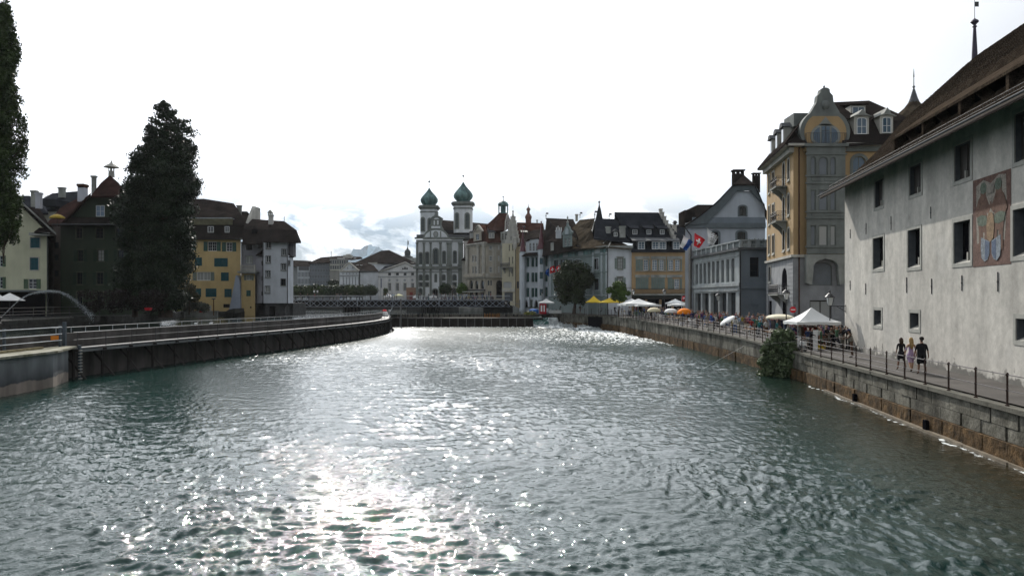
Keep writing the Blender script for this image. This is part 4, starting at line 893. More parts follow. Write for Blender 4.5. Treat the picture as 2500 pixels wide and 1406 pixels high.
def cloth_flag(label,corners,D,kind,pole=None,group='flags on the blue grey house'):
    """cloth seen through four picture corners (hoist top, fly top, fly foot, hoist foot); gentle folds in depth"""
    c=[W(x,y,D) for x,y in corners];E=empty('flag',tuple(c[0]),label,'flag',group);nu,nv=14,14;V=[];F=[];M=[]
    for j in range(nv+1):
        for i in range(nu+1):
            u,v=i/nu,j/nv;p=(c[0]*(1-u)+c[1]*u)*(1-v)+(c[3]*(1-u)+c[2]*u)*v;V.append((p.x,p.y+.28*math.sin(u*7+v*3)*u+.1*math.sin(v*9),p.z))
    for j in range(nv):
        for i in range(nu):
            u,v=(i+.5)/nu,(j+.5)/nv;F.append((j*(nu+1)+i,j*(nu+1)+i+1,(j+1)*(nu+1)+i+1,(j+1)*(nu+1)+i));mi=0
            if kind=='swiss':mi=1 if ((abs(u-.5)<.105 and abs(v-.5)<.32) or (abs(v-.5)<.105 and abs(u-.5)<.32)) else 0
            if kind=='lucerne':mi=1 if u>.5 else 0
            if kind=='spotted':mi=1 if (u>.32 and (i*7+j*5+(i*j) % 3) % 3==0) else 0
            M.append(mi)
    b=MB();b.v=V;b.f=F;b.m=M
    ms={'swiss':[m_flag_r,m_flag_w],'lucerne':[m_flag_w,m_flag_b],'spotted':[m_flag_w,mat('flag_brown',(0.12,0.07,0.05),.8,0)],'blue':[m_flag_b]}[kind]
    b.build('cloth',ms,E,smooth=True)
    if pole:mb=MB();mb.tube(W(*pole[0],D+.1),W(*pole[1],D+.6),.035,n=6);mb.build('flag_pole',m_white_fr,E)
guild_house()
cloth_flag('white and blue flag leftmost above the balustraded block',[(1670,576),(1693,591),(1676,612),(1659,602)],116,'lucerne',((1669,575),(1702,612)))

cloth_flag('red flag with a white cross, between two other flags by the grey terrace',[(1696,568.5),(1723,586),(1707,606),(1694,600)],115,'swiss',((1695,567),(1722,607)))
cloth_flag('white flag speckled dark brown, nearest the terrace shrubs',[(1727,558),(1755,579),(1741,599),(1728,594)],112,'spotted',((1726,557),(1750,612)))
# ================================================================ CENTRE: the houses across the bend
W4={'frame':m_white_fr,'grid':(4,3),'fw':.06};W2={'frame':m_white_fr,'grid':(2,3),'fw':.07}
def facets(f,items,st,**k):
    for it in items:f.win(*it,st,**k)
def chapel_vane(parent,X,Y0,Y1,D):
    mb=MB();mb.tube(W(X,Y1,D),W(X,Y0,D),.06,n=4);mb.lathe(W(X,(Y0*2+Y1)/3,D),[(0,-.2),(.2,0),(0,.2)],6);p=W(X,Y0,D)
    mb.box(p.x,p.x+.55,p.y-.02,p.y+.02,p.z-.1,p.z+.25);return mb.build('weather_vane',m_iron,parent)
def ochre_house():
    D=151.0;z0=2.7
    E=empty('shop_house',(wx(1607,D),D+6,z0),'ochre house with wide grey shutters, long iron balcony and slate dormers','building')
    oc=plaster('ochre_wall',(0.36,0.25,0.14));f=Fac(E,1542,D,1672,D,612,z0,oc,depth=12,rdepth=.3)
    st={'frame':m_white_fr,'grid':(4,4),'fw':.09,'inset':.18,'pane':MGB}
    sh={'frame':m_greysh,'grid':(1,1),'pane':m_greysh,'inset':.1}
    up=((1571,1583),(1592,1605),(1610,1621),(1632,1644),(1648,1660));
    for x0,x1 in up:f.win(x0,634,x1,660,st)
    f.win(1646.5,681,1659,706,st)
    for (x0,x1,y0,y1) in ((1552,1557.5,634,660),(1558,1563.5,634,660),(1564,1569.5,634,660),(1584,1588,634,660),(1606,1609,634,660),(1622,1625,634,660),(1628,1631,634,660),(1661,1665,634,660),
                             (1552,1557,678,706),(1557.5,1563,678,706),(1563.5,1569,678,706),(1569.5,1575,678,706),(1575.5,1583,678,706),(1590,1595.5,678,706),(1596,1601,678,706),(1601.5,1607,678,706),(1607.5,1613,678,706),(1613.5,1623,678,706),(1630,1635.5,678,706),(1636,1641,678,706),(1641.5,1645.5,681,706),(1660,1665,680,706)):
        mb=MB();a0,a1,zz0,zz1=f.rect(x0,y0,x1,y1);f.fbox(mb,a0,a1,.01,.07,zz0,zz1)
        k=14
        for i in range(k):zc=zz0+(zz1-zz0)*(i+.5)/k;f.fbox(mb,a0+.06,a1-.06,.07,.085,zc-.02,zc+.03)
        mb.build('shutter',m_greysh,E)
    for (x0,x1) in ((1550,1586),(1589,1626),(1628,1666)):
        f.bandpx('lintel',m_stone,x0,624 if 0 else 625.5,x1,633,.1);f.bandpx('sill',m_stone,x0,660.6,x1,662.5,.2);f.bandpx('lintel',m_stone,x0,671,x1,677.5,.1)
    f.bandpx('eaves_board',m_stone,1541,611,1672,614.5,.4)
    # ground floor shopfront recess
    for (x0,x1) in ((1548,1575),(1580,1610),(1615,1640),(1645,1668)):f.win(x0,728,x1,764,{'frame':m_dark_fr,'grid':(3,1),'pane':MDK,'inset':.28})
    f.done()
    f.bandpx('shop_fascia',mat('dark_fascia',(0.06,0.07,0.065),.7,.1),1542.5,720.5,1671.5,727,.25);f.bandpx('shop_wall',mat('dark_shop_wall',(0.05,0.05,0.048),.7,.1),1542.5,727.2,1671.5,731,.05)
    B=empty_part('balcony',E,Vector((0,0,0)),0);f2=f
    mb=MB();a0,a1=f.a(1543),f.a(1671);zb=wz(717.5,D);f.fbox(mb,a0,a1,.01,1.2,zb-.28,zb);mb.build('balcony_slab',m_stone,B)
    mb=MB();n_=90
    for k in range(n_+1):p=f.P(a0+(a1-a0)*k/n_,0,1.15);mb.tube((p.x,p.y,zb),(p.x,p.y,zb+1.02),.016,n=4)
    for z_ in (1.02,.12):p=f.P(a0,zb+z_,1.15);q=f.P(a1,zb+z_,1.15);mb.tube(p,q,.028,n=4)
    mb.build('iron_railing',m_iron,B)
    # slate roof, two rows of shed dormers
    roof(E,t_slate,[[(1541,613,D-.6),(1674,613,D-.6),(1668,586,D+1.6),(1547,586,D+1.6)],[(1538,588,D+1.6),(1670,588,D+1.6),(1607,519,D+9.5),(1500,518,D+9.5)],[(1500,518,D+9.5),(1607,519,D+9.5),(1640,588,D+18),(1500,588,D+18)]],.25)
    roof(E,t_slate,[[(1450,582,D+2.4),(1548,592,D+1.7),(1506,535,D+8.5),(1454,533,D+8.5)],[(1454,533,D+8.5),(1506,535,D+8.5),(1520,592,D+15),(1440,592,D+15)]],.25)
    for (x0,x1,sl_) in ((1556,1574,(1536,1582)),(1590,1626,(1572,1632)),(1641,1659,(1623,1661))):
        o=empty_part('dormer',E,Vector((0,0,0)),0);mb=MB();xa,xb=wx(x0-2,D),wx(x1+2,D);za,zb_=wz(611,D),wz(587,D);mb.box(xa,xb,D-.35,D+3,za,zb_);mb.build('dormer_box',t_slate,o)
        n_=2 if x1-x0>25 else 1
        for k in range(n_):
            w_=(wx(x1,D)-wx(x0,D))/n_-.12;xc=wx(x0,D)+(k+.5)*(wx(x1,D)-wx(x0,D))/n_;add_window(o,Vector((xc,D-.35,wz(609,D))),0,w_,wz(590.5,D)-wz(609,D),{'frame':m_white_fr,'grid':(4,3),'fw':.1,'pane':MGB},inset=-.06)
        roof(o,m_lead,[[(sl_[0]+8,587,D-.75),(sl_[1],588,D-.75),(sl_[1]-8,578.5,D+3.4),(sl_[0],577.5,D+3.4)]],.12,name='dormer_roof')
    for (x0,x1,sl_) in ((1544,1556,(1540,1561)),(1578.5,1590,(1574,1596)),(1611,1622,(1607,1632))):
        o=empty_part('dormer',E,Vector((0,0,0)),0);mb=MB();mb.box(wx(x0-4,D+3.4),wx(x1+5,D+3.4),D+3.4,D+7,wz(577,D+3.4),wz(557,D+3.4));mb.build('dormer_box',t_slate,o)
        add_window(o,Vector((wx((x0+x1)/2,D+3.4),D+3.4,wz(572.5,D+3.4))),0,wx(x1,D)-wx(x0,D),wz(560.5,D+3.4)-wz(572.5,D+3.4),{'frame':m_white_fr,'grid':(2,2),'fw':.12},inset=-.06)
        roof(o,t_slate,[[(sl_[0],556.8,D+2.9),(sl_[1],557.5,D+2.9),(sl_[1]-6,546,D+7),(sl_[0]-16,545,D+7)]],.12,name='dormer_roof')
    o=empty_part('dormer',E,Vector((0,0,0)),0);mb=MB();Dd=D+3;mb.box(wx(1497,Dd),wx(1509,Dd),Dd,Dd+3,wz(578.5,Dd),wz(565,Dd));mb.build('dormer_box',t_slate,o);add_window(o,Vector((wx(1503,Dd),Dd,wz(577.5,Dd))),0,.75,.85,{'frame':m_white_fr,'grid':(2,2),'fw':.12},inset=-.06)
    mb=MB();mb.prism([W(1495,565,Dd-.2),W(1503,558,Dd-.2),W(1512,565.5,Dd-.2)],(0,3,0));mb.build('dormer_roof',m_lead,o)
    # stepped gable wall at the right, seen steeply
    mb=MB();st_=[(1604,519),(1613,511),(1613,520),(1617,520),(1617,530),(1622,530),(1622,540),(1627,540),(1627,548),(1632,548),(1632,557),(1636,557),(1636,562),(1641,562),(1641,578),(1645,578),(1645,590),(1600,590)]
    cx0=wx(1604,D+9.3)
    steps=[(9.8,24.0,9.0),(9.0,22.9,7.8),(7.8,21.8,6.8),(6.8,20.9,5.8),(5.8,19.9,4.8),(4.8,19.1,3.6),(3.6,17.9,2.6),(2.6,16.8,1.4)]
    px=[(1613,512),(1617,520),(1622,530),(1627,540),(1632,549),(1637,558),(1641,566),(1645,576)]
    for k,(X,Y) in enumerate(px):
        y1=D+9.8-k*1.1;y0=y1-1.15;xx=wx(X,y0+.6);zt_=wz(Y,y0+.6);mb.box(xx-.28,xx+.28,y0,y1,zt_-2.6,zt_);mb.box(xx-.36,xx+.36,y0-.05,y1+.05,zt_,zt_+.14)
    mb.build('stepped_gable',m_stone_l,E)
    for (x0,x1,y0,y1,dd) in ((1514,1527,552,580,D+1.5),(1480,1491,553,570,D+4)):chimney(E,x0,x1,y0,y1,dd,m_stone)
    chapel_vane(E,1452,518,536,D+8.5);chapel_vane(E,1487,524,536,D+8.5)
def back_roofs():
    D=172
    E=empty('roofed_house',(wx(1665,D),D,2.8),'house with a plain dark roof and grey chimney showing behind the stepped gable','building')
    roof(E,t_slate,[[(1632,600,D),(1690,600,D),(1690,549,D+6),(1632,548,D+6)]],.3);mb=MB();mb.box(wx(1632,D),wx(1690,D),D+.1,D+12,2.6,wz(600,D));mb.build('wall',m_stone,E)
    c=chimney(E,1642.5,1652,549,570,D-1,m_stone_l);mb=MB();p=W(1647.5,549,D-.6);mb.box(p.x-.28,p.x+.28,p.y-.2,p.y+.3,p.z,p.z+.5);mb.lathe((p.x,p.y,p.z+.35),[(.7,0),(.35,.55)],4,rot=R_(45));mb.build('chimney_cap',m_iron,E)
    # spire of a church further back
    D2=232;z=2.8;p=W(1463,533,D2)
    E=empty('church_spire',(p.x,D2,z),'slender dark slate spire with a ball, behind the slate roofs','spire');mb=MB();mb.box(p.x-2,p.x+2,D2-2,D2+2,z,p.z-1);mb.build('tower',m_stone,E)
    mb=MB();mb.lathe((p.x,D2,p.z-1),[(1.25,0),(.42,(wz(509,D2)-p.z+1)),(.22,(wz(509,D2)-p.z+1.6)),(.12,wz(496,D2)-p.z+1),(.32,wz(494.5,D2)-p.z+1),(.3,wz(493,D2)-p.z+1),(.05,wz(492,D2)-p.z+1.1),(.04,wz(489,D2)-p.z+1)],8);mb.build('spire_roof',t_slate,E)
    # red-brown onion tower
    D3=262;p=W(1290,544,D3)
    E=empty('onion_tower',(p.x,D3,4),'small red brown double onion turret rising above the red roof','tower');mb=MB();rr=[(.95,wz(560,D3)),(.95,wz(543.5,D3)),(.95,wz(536,D3)),(1.15,wz(531,D3)),(1.1,wz(528,D3)),(.75,wz(524,D3)),(.45,wz(521,D3)),(.42,wz(515.5,D3)),(.68,wz(512.5,D3)),(.6,wz(509,D3)),(.2,wz(506.5,D3)),(.08,wz(503,D3)),(.04,wz(495,D3))]
    mb.lathe((p.x,D3,0),rr,12);mb.build('turret',mat('brown_copper',(0.13,0.06,0.045),.6,.25,1),E,smooth=False);mb=MB();mb.box(p.x-.9,p.x+.9,D3-.9,D3+.9,4,wz(560,D3));mb.build('tower_wall',m_stone,E)
    # white cottage ridge behind church (small dark wedge)
    D4=228;E=empty('gabled_wing',(wx(1138,D4),D4+4,4.9),'small pale wing with a dark lean-to roof, squeezed beside the church','building')
    f=Fac(E,1128,D4,1143,D4,635,4.9,m_stone_l,depth=8);f.win(1139,642,1142,654,W2);f.win(1139,660,1142,672,W2);f.done();roof(E,t_brown,[[(1126,634,D4-.5),(1144,634,D4-.5),(1144,619,D4+5)]],.3)
def grey_painted_house():
    z0=2.7;DL,DR=178.0,152.0
    E=empty('painted_house',(wx(1415,165),168,z0),'long grey green painted house with ornate gable dormer and brown roof behind the dark tree','building')
    pg=plaster('grey_green_plaster',(0.20,0.245,0.24));pp=mat('painted_pilaster',(0.36,0.41,0.43),.85,.12);pw=plaster('bluish_white_plaster',(0.55,0.58,0.62))
    f=Fac(E,1339,DL,1484,DR,0,z0,pg,depth=11,ztop=wz(612,165),side=True)
    st={'frame':m_dark_fr,'grid':(2,3),'inset':.2,'surround':pp,'sw':.15}
    for (x0,x1) in ((1352,1364),(1368,1380),(1386,1398),(1404,1416),(1450.5,1462)):
        f.win(x0,633.5 if x0<1440 else 631,x1,658,st);f.win(x0,680,x1,708,st)
    f.done()
    for X in (1341,1446,1467,1479):f.bandpx('pilaster',pp,X,625 if X<1400 else 616,X+4.5,724,.1)
    for (ya,yb,zz) in ((0,0,wz(670,165)),(0,0,wz(630,165)),(0,0,wz(722,165))):f.band('string_course',pp if zz<9 else pg,0,f.L,zz,zz+.18,.15)
    for k in range(11):aa=.5+k*(f.L-1)/11;f.band('frieze_panel',pp if k % 3==0 else m_cop,aa,aa+(f.L-1)/11-.35,f.z1-1.1,f.z1-.25,.04)
    f.band('eaves_board',m_stone,-.4,f.L+.4,f.z1-.05,f.z1+.2,.6)
    mb=MB();p=f.P(f.L-.25,0,.12);mb.path([f.P(f.L+.1,f.z1+.1,.7),f.P(f.L+.2,f.z1-.9,.15),f.P(f.L+.2,z0,.15)],.09,6);mb.build('downpipe',m_iron,E)
    # white return wall
    g=Fac(E,1484,DR,1542,DR-.5,0,z0,pw,depth=11,ztop=f.z1)
    ws={'frame':m_dark_fr,'grid':(2,3),'surround':m_stone,'sw':.16,'hood':True,'sill':m_stone,'shut':m_greysh,'state':'open','lw':.55,'pane':MCUR}
    g.win(1508,630,1520,656.5,ws);g.win(1508,678,1520,706,ws);g.done();g.band('string_course',m_iron,0,g.L,wz(703,DR),wz(703,DR)+.06,.08);g.band('eaves_cornice',m_stone,-.3,g.L+.3,f.z1-.35,f.z1+.12,.5)
    # roofs: low hipped one in front, steep ones behind
    roof(E,t_moss,[[(1416,606,160),(1485,603.5,DR-.8),(1496,580.5,DR+4.5),(1444,583,DR+10)],[(1485,603.5,DR-.8),(1551,608,DR-1.2),(1496,580.5,DR+4.5)]],.2)
    mb=MB();mb.tube(W(1485,603,DR-.85),W(1496,580,DR+4.4),.13,n=5);mb.build('ridge_tiles',m_stone_l,E)
    mb=MB();a_,b_,c_,d_=W(1471,596,DR+2.1),W(1473.5,596.3,DR+2.0),W(1482,588.5,DR+3.4),W(1479,588.3,DR+3.5);mb.prism([a_+Vector((0,-.2,.12)),b_+Vector((0,-.2,.12)),c_+Vector((0,-.2,.12)),d_+Vector((0,-.2,.12))],(0,-.06,.03));mb.build('roof_window',m_metal,E)
    roof(E,t_brown,[[(1324,624,DL-1),(1418,607,160),(1420,575,166),(1400,537,DL+2),(1334,535,DL+6)]],.25)
    roof(E,t_moss,[[(1418,606,160),(1452,590,DR+9),(1444,560,DR+12),(1452,533,DR+13),(1415,537,DL-6),(1397,557,DL-7),(1396,605,163)]],.25)
    # left return roof and gable triangle
    mb=MB();mb.path([W(1334,534,DL+6),W(1400,537,DL+2)],.15,5);mb.build('ridge_tiles',t_brown,E)
    # ornate gable dormer
    o=empty_part('gable_dormer',E,Vector((0,0,0)),0);Dd=163.0;X0,X1=1374,1397
    q=Fac(o,X0,Dd+1.5,X1,Dd-1.5,573,wz(602,Dd),pg,depth=3,name='dormer_wall',rdepth=.15)
    q.win(1378,582,1383,601,W2);q.win(1387,580,1392,600,W2);q.done();mb=MB();am=q.L/2;zt_=q.z1
    mb.prism([q.P(am+x,zt_+z,.15) for x,z in [(-1.7,0),(1.7,0),(1.9,.4),(1.0,1.0),(.75,1.6),(.3,1.8),(0,2.5),(-.3,1.8),(-.75,1.6),(-1.0,1.0),(-1.9,.4)]],-q.n*.4);mb.build('curved_gable',pg,o)
    mb=MB();mb.prism([q.P(am+x,zt_+z,.19) for x,z in [(-.65,.1),(.65,.1),(.55,1.0),(0,1.5),(-.55,1.0)]],-q.n*.05);mb.build('painted_niche',pp,o)
    mb=MB();mb.lathe(q.P(am,zt_+2.4,-.05),[(.12,0),(.3,.2),(.12,.4),(.06,.9),(.2,1.1),(.05,1.5)],8);mb.build('finial',m_stone,o)
    roof(o,t_brown,[[(1396,573,Dd),(1411,583,Dd+1),(1416,572,Dd+6),(1397,558,Dd+6)]],.2,name='dormer_roof')
    o2=empty_part('dormer',E,Vector((0,0,0)),0);q=Fac(o2,1344,172,1352,170,592,wz(612,171),m_stone,depth=3,name='dormer_wall');q.done();roof(o2,t_brown,[[(1336,589,171.5),(1362,588,168.5),(1349,581,172)]],.2,name='dormer_roof')
    c=chimney(E,1357.5,1370.5,562,582,166,plaster('white_chimney',(0.5,0.52,0.55)))
    mb=MB()
    for k in range(4):xx=wx(1358+k*3.9,166);mb.box(xx,xx+.14,166.1,166.5,wz(562,166),wz(555,166)+(.3 if k in (1,) else 0))
    mb.build('chimney_cap',m_white_fr,E)
    chimney(E,1405,1411,523,540,182,m_stone_l)
    for (X,y0,y1,dd) in ((1333,522,536,DL+6),(1416,521,532,DL+2)):chapel_vane(E,X,y0,y1,dd)
def shutter_house():
    z0=2.75;D=182.0
    E=empty('turreted_house',(wx(1305,D),D+5,z0),'white house with green shutters between two wine red cone roofed turrets','building')
    wp_=plaster('cool_white_plaster',(0.56,0.60,0.64));sh=m_gsh
    f=Fac(E,1268,D+1,1341,D-3,0,z0,wp_,depth=10,ztop=wz(617,D))
    s1={'frame':m_gsh,'grid':(2,2),'fw':.1,'pane':MGB,'surround':m_stone,'sw':.08}
    s2={'frame':m_white_fr,'grid':(2,2),'shut':sh,'state':'ajar','lw':.5}
    for (y0,y1) in ((635,649),(667.5,681.5),(706,720)):f.win(1273.5,y0,1280,y1,s1)
    for (y0,y1) in ((629,651),(665.5,688),(703,725)):
        for (x0,x1) in ((1286,1291.5),(1298,1303.5),(1306.5,1311.5)):
            if y0==629 and x0>1305:x0,x1=1308.5,1312
            f.win(x0,y0,x1,y1,s2)
        f.win(1330.5,y0-2,1336.5,y1-1,s2)
    f.done()
    # corner turrets
    for (xa,xb,yb,ya,dd,zlow) in ((1269.5,1283,613,556,D-.4,z0+.5),(1312.5,1330.5,607.5,545,D-2.6,wz(732,D))):
        T=empty_part('turret',E,Vector((0,0,0)),0);c=Vector(((wx(xa,dd)+wx(xb,dd))/2,dd+.1,0));r=(wx(xb,dd)-wx(xa,dd))/2
        mb=MB();mb.lathe((c.x,c.y,0),[(r*.4,zlow-.9),(r,zlow),(r,wz(yb,dd))],8,rot=R_(22.5));mb.build('turret_wall',wp_,T)
        mb=MB();zb=wz(yb,dd);h=wz(ya,dd)-zb;mb.lathe((c.x,c.y,zb),[(r*1.25,-.1),(r*1.05,h*.06),(r*.72,h*.25),(r*.42,h*.52),(r*.18,h*.8),(.05,h),(.18,h+.15),(.16,h+.35),(.03,h+.5)],12);mb.build('cone_roof',m_wine,T)
        if xa>1300:
            for (y0,y1) in ((631,645),(665,680),(706,720)):add_window(T,Vector((c.x,c.y-r*.924,wz(y1,dd))),0,r*.75,wz(y0,dd)-wz(y1,dd),s1,inset=-.06)
    # wall dormer between the turrets
    q=Fac(E,1283.5,D-.3,1316,D-2,0,wz(617,D)-.01,wp_,depth=2,ztop=wz(590,D),side=False,name='wall_dormer');q.rd=.15
    for (x0,x1) in ((1291.5,1297),(1299.5,1305),(1307.5,1312.5)):q.win(x0,593,x1,613,W2)
    q.done(gable=[(1288,591),(1295,585.5),(1313,584),(1316,590)])
    roof(E,t_brown,[[(1273,625,D-1.3),(1313,622,D-3.2),(1313,615.5,D-1.6),(1284,617.5,D-.6)]],.15)
    roof(E,t_brown,[[(1285,590,D-1),(1288,584,D-1),(1318,580,D-2),(1324,560,D+5),(1300,562,D+6)]],.2)
    roof(E,t_brown,[[(1318,625,D-3),(1345,622,D-4.5),(1345,590,D+1),(1318,585,D+1)]],.15);roof(E,t_brown,[[(1264,600,D+1),(1345,592,D-1),(1338,560,D+7),(1290,565,D+8)]],.2)
    # arcade feet
    for (xa,xb) in ((1279.5,1296),(1303,1321)):
        mb=MB();a0,a1=f.a(xa),f.a(xb);am=(a0+a1)/2;w2=(a1-a0)/2;lft=xa<1290;zt_=wz(725,D);zb_=wz(749,D)
        out=[(-w2,0),(w2*.9,1),(w2*.9,0)] if lft else [(-w2*.9,0),(-w2*.9,1),(w2,0)]
        outer=[(-w2,zb_),(-w2*.35 if lft else -w2*.85,zt_),(w2*.85 if lft else w2*.3,zt_),(w2,zb_)]
        inner=[(w2*.5,zb_),(w2*.42,zb_+(zt_-zb_)*.45),(0,zb_+(zt_-zb_)*.78),(-w2*.42,zb_+(zt_-zb_)*.45),(-w2*.5,zb_)]
        mb.prism([f.P(am+x,z,.6) for x,z in outer+inner],-f.n*.5);mb.build('arcade_arch',wp_,E)
        mb=MB();mb.prism([f.P(am+x*.98,z,.15) for x,z in inner],-f.n*.05);mb.build('arch_opening',MDK,E)
    f.bandpx('ground_band',m_stone,1268.5,731,1340.5,733,.1);f.bandpx('ground_wall',mat('dark_green_shopfront',(0.10,0.12,0.11),.8,.2),1268.5,733.2,1340.5,752,.06)
def red_roof_house():
    D=205.0;z0=2.85
    E=empty('red_roofed_house',(wx(1295,D),D+6,z0),'yellowish house under a broad red tiled roof behind the white turreted house','building')
    yl=plaster('pale_ochre_plaster',(0.40,0.34,0.22));f=Fac(E,1257,D,1330,D,588,z0,yl,depth=12);f.win(1262,687,1267,704,{'frame':m_dark_fr,'grid':(2,1)});f.done()
    roof(E,t_red,[[(1255,590,D-.7),(1334,588,D-.7),(1326,545,D+7),(1262,543,D+7)],[(1262,543,D+7),(1326,545,D+7),(1330,590,D+14),(1255,590,D+14)]],.3)
    for (x0,x1,y0) in ((1270,1289,561),(1302,1312,561)):
        o=empty_part('dormer',E,Vector((0,0,0)),0);mb=MB();mb.box(wx(x0+5,D+2),wx(x1-3,D+2),D+2.2,D+6,wz(579,D+2),wz(566,D+2));mb.build('dormer_box',t_red,o);roof(o,m_stone_l if x0<1300 else t_red,[[(x0+2,566,D+1.8),(x1,566,D+1.8),(x1-4,561,D+5),(x0,560,D+5)]],.15,name='dormer_roof')
    chimney(E,1310,1312.5,537,548,D+7,m_stone);mb=MB();mb.tube(W(1280,590,D-2),W(1280,555,D-2),.08,n=5);mb.lathe(W(1280,554,D-2),[(0,-.3),(.3,0),(0,.3)],8);mb.build('vane_pole',m_iron,E)
    mb=MB();mb.tube(W(1258.5,594,D-.3),(wx(1258.5,D),D-.3,z0),.09,n=6);mb.build('downpipe',m_iron,E)
def stepped_house():
    D=201.0;z0=2.9
    E=empty('stepped_gable_house',(wx(1246,D),D+5,z0),'narrow pale yellow house with a steep stepped gable and stone pinnacle','building')
    yl=plaster('cream_plaster',(0.46,0.43,0.32));f=Fac(E,1226,D+3,1258,D-.5,0,z0,yl,depth=10,ztop=wz(592,D))
    sl_={'frame':m_stone,'grid':(1,2),'fw':.1,'arch':.15}
    for (y0,y1) in ((597,613),(627,645),(656,676)):
        f.win(1242,y0,1244.6,y1,sl_);f.win(1250,y0-1,1252.8,y1-1,sl_)
    f.win(1228,688,1249,704,{'frame':m_stone_l,'grid':(6,1),'fw':.1,'pane':MCUR});f.win(1231,714,1252,735,{'frame':m_lead,'grid':(5,1),'fw':.12});f.done()
    f.bandpx('shop_sign_band',m_stone_l,1227,705.5,1257,712,.25)
    mb=MB();n_=f.n
    stp=[(1246.5,1255.5,530),(1243,1257.5,540),(1242,1259,549),(1240,1260,557),(1238,1262,566),(1236,1263.5,575),(1233,1265.5,584)]
    last=None
    for (xa,xb,y) in stp:
        yb=592.5;a0,a1=f.a(xa),f.a(xb);z1_=wz(y,D);zb_=wz(y+9.2,D);f.fbox(mb,a0,a1,-.5,.05,zb_,z1_);f.fbox(mb,a0-.1,a1+.1,-.55,.12,z1_,z1_+.14)
    mb.build('stepped_gable',m_stone_l,E);
    mb=MB();p=f.P(f.a(1251),wz(529,D),-.2);mb.lathe(p,[(.45,0),(.2,.6),(.12,1.2),(.3,1.3),(.0,1.8)],8);mb.tube(p,p+Vector((0,0,3.4)),.03,n=4);mb.build('pinnacle',m_stone_l,E)
    mb=MB();f.fbox(mb,f.a(1247),f.a(1250),.1,.14,wz(587,D),wz(577,D));mb.build('gable_window',m_stone,E)
    mb=MB();T=f.P(f.a(1259.5),wz(600,D),.35);mb.lathe(T,[(.1,-1.2),(.45,-.4),(.5,0),(.5,1.8),(.6,1.9),(.1,2.2)],8);mb.build('bartizan',m_stone_l,E)
    B=empty_part('balcony',E,Vector((0,0,0)),0);mb=MB();f.fbox(mb,f.a(1230),f.a(1253),.01,1.3,wz(652,D)-.15,wz(652,D));mb.prism([f.P(f.a(1232),wz(652,D)-.16,0),f.P(f.a(1232),wz(652,D)-.16,1.1),f.P(f.a(1232),wz(652,D)-1.6,0)],f.u*.3);mb.prism([f.P(f.a(1248),wz(652,D)-.16,0),f.P(f.a(1248),wz(652,D)-.16,1.1),f.P(f.a(1248),wz(652,D)-1.6,0)],f.u*.3);mb.build('balcony_slab',m_stone,B)
    mb=MB()
    for k in range(20):p=f.P(f.a(1230)+(f.a(1253)-f.a(1230))*k/19,0,1.25);mb.tube((p.x,p.y,wz(652,D)),(p.x,p.y,wz(642,D)),.04,n=4)
    for yy in (642,647):mb.tube(f.P(f.a(1230),wz(yy,D),1.25),f.P(f.a(1253),wz(yy,D),1.25),.05,n=4)
    mb.build('iron_railing',m_iron,B)
    roof(E,t_brown,[[W(1236,592,D+2),Vector((wx(1236,D+2),D+12,wz(592,D+2))),Vector((wx(1250,D),D+12,wz(540,D))),W(1250,540,D+.3)],[W(1250,540,D+.3),Vector((wx(1250,D),D+12,wz(540,D))),Vector((wx(1264,D),D+12,wz(592,D))),W(1264,592,D+.3)]],.25,raw=True)
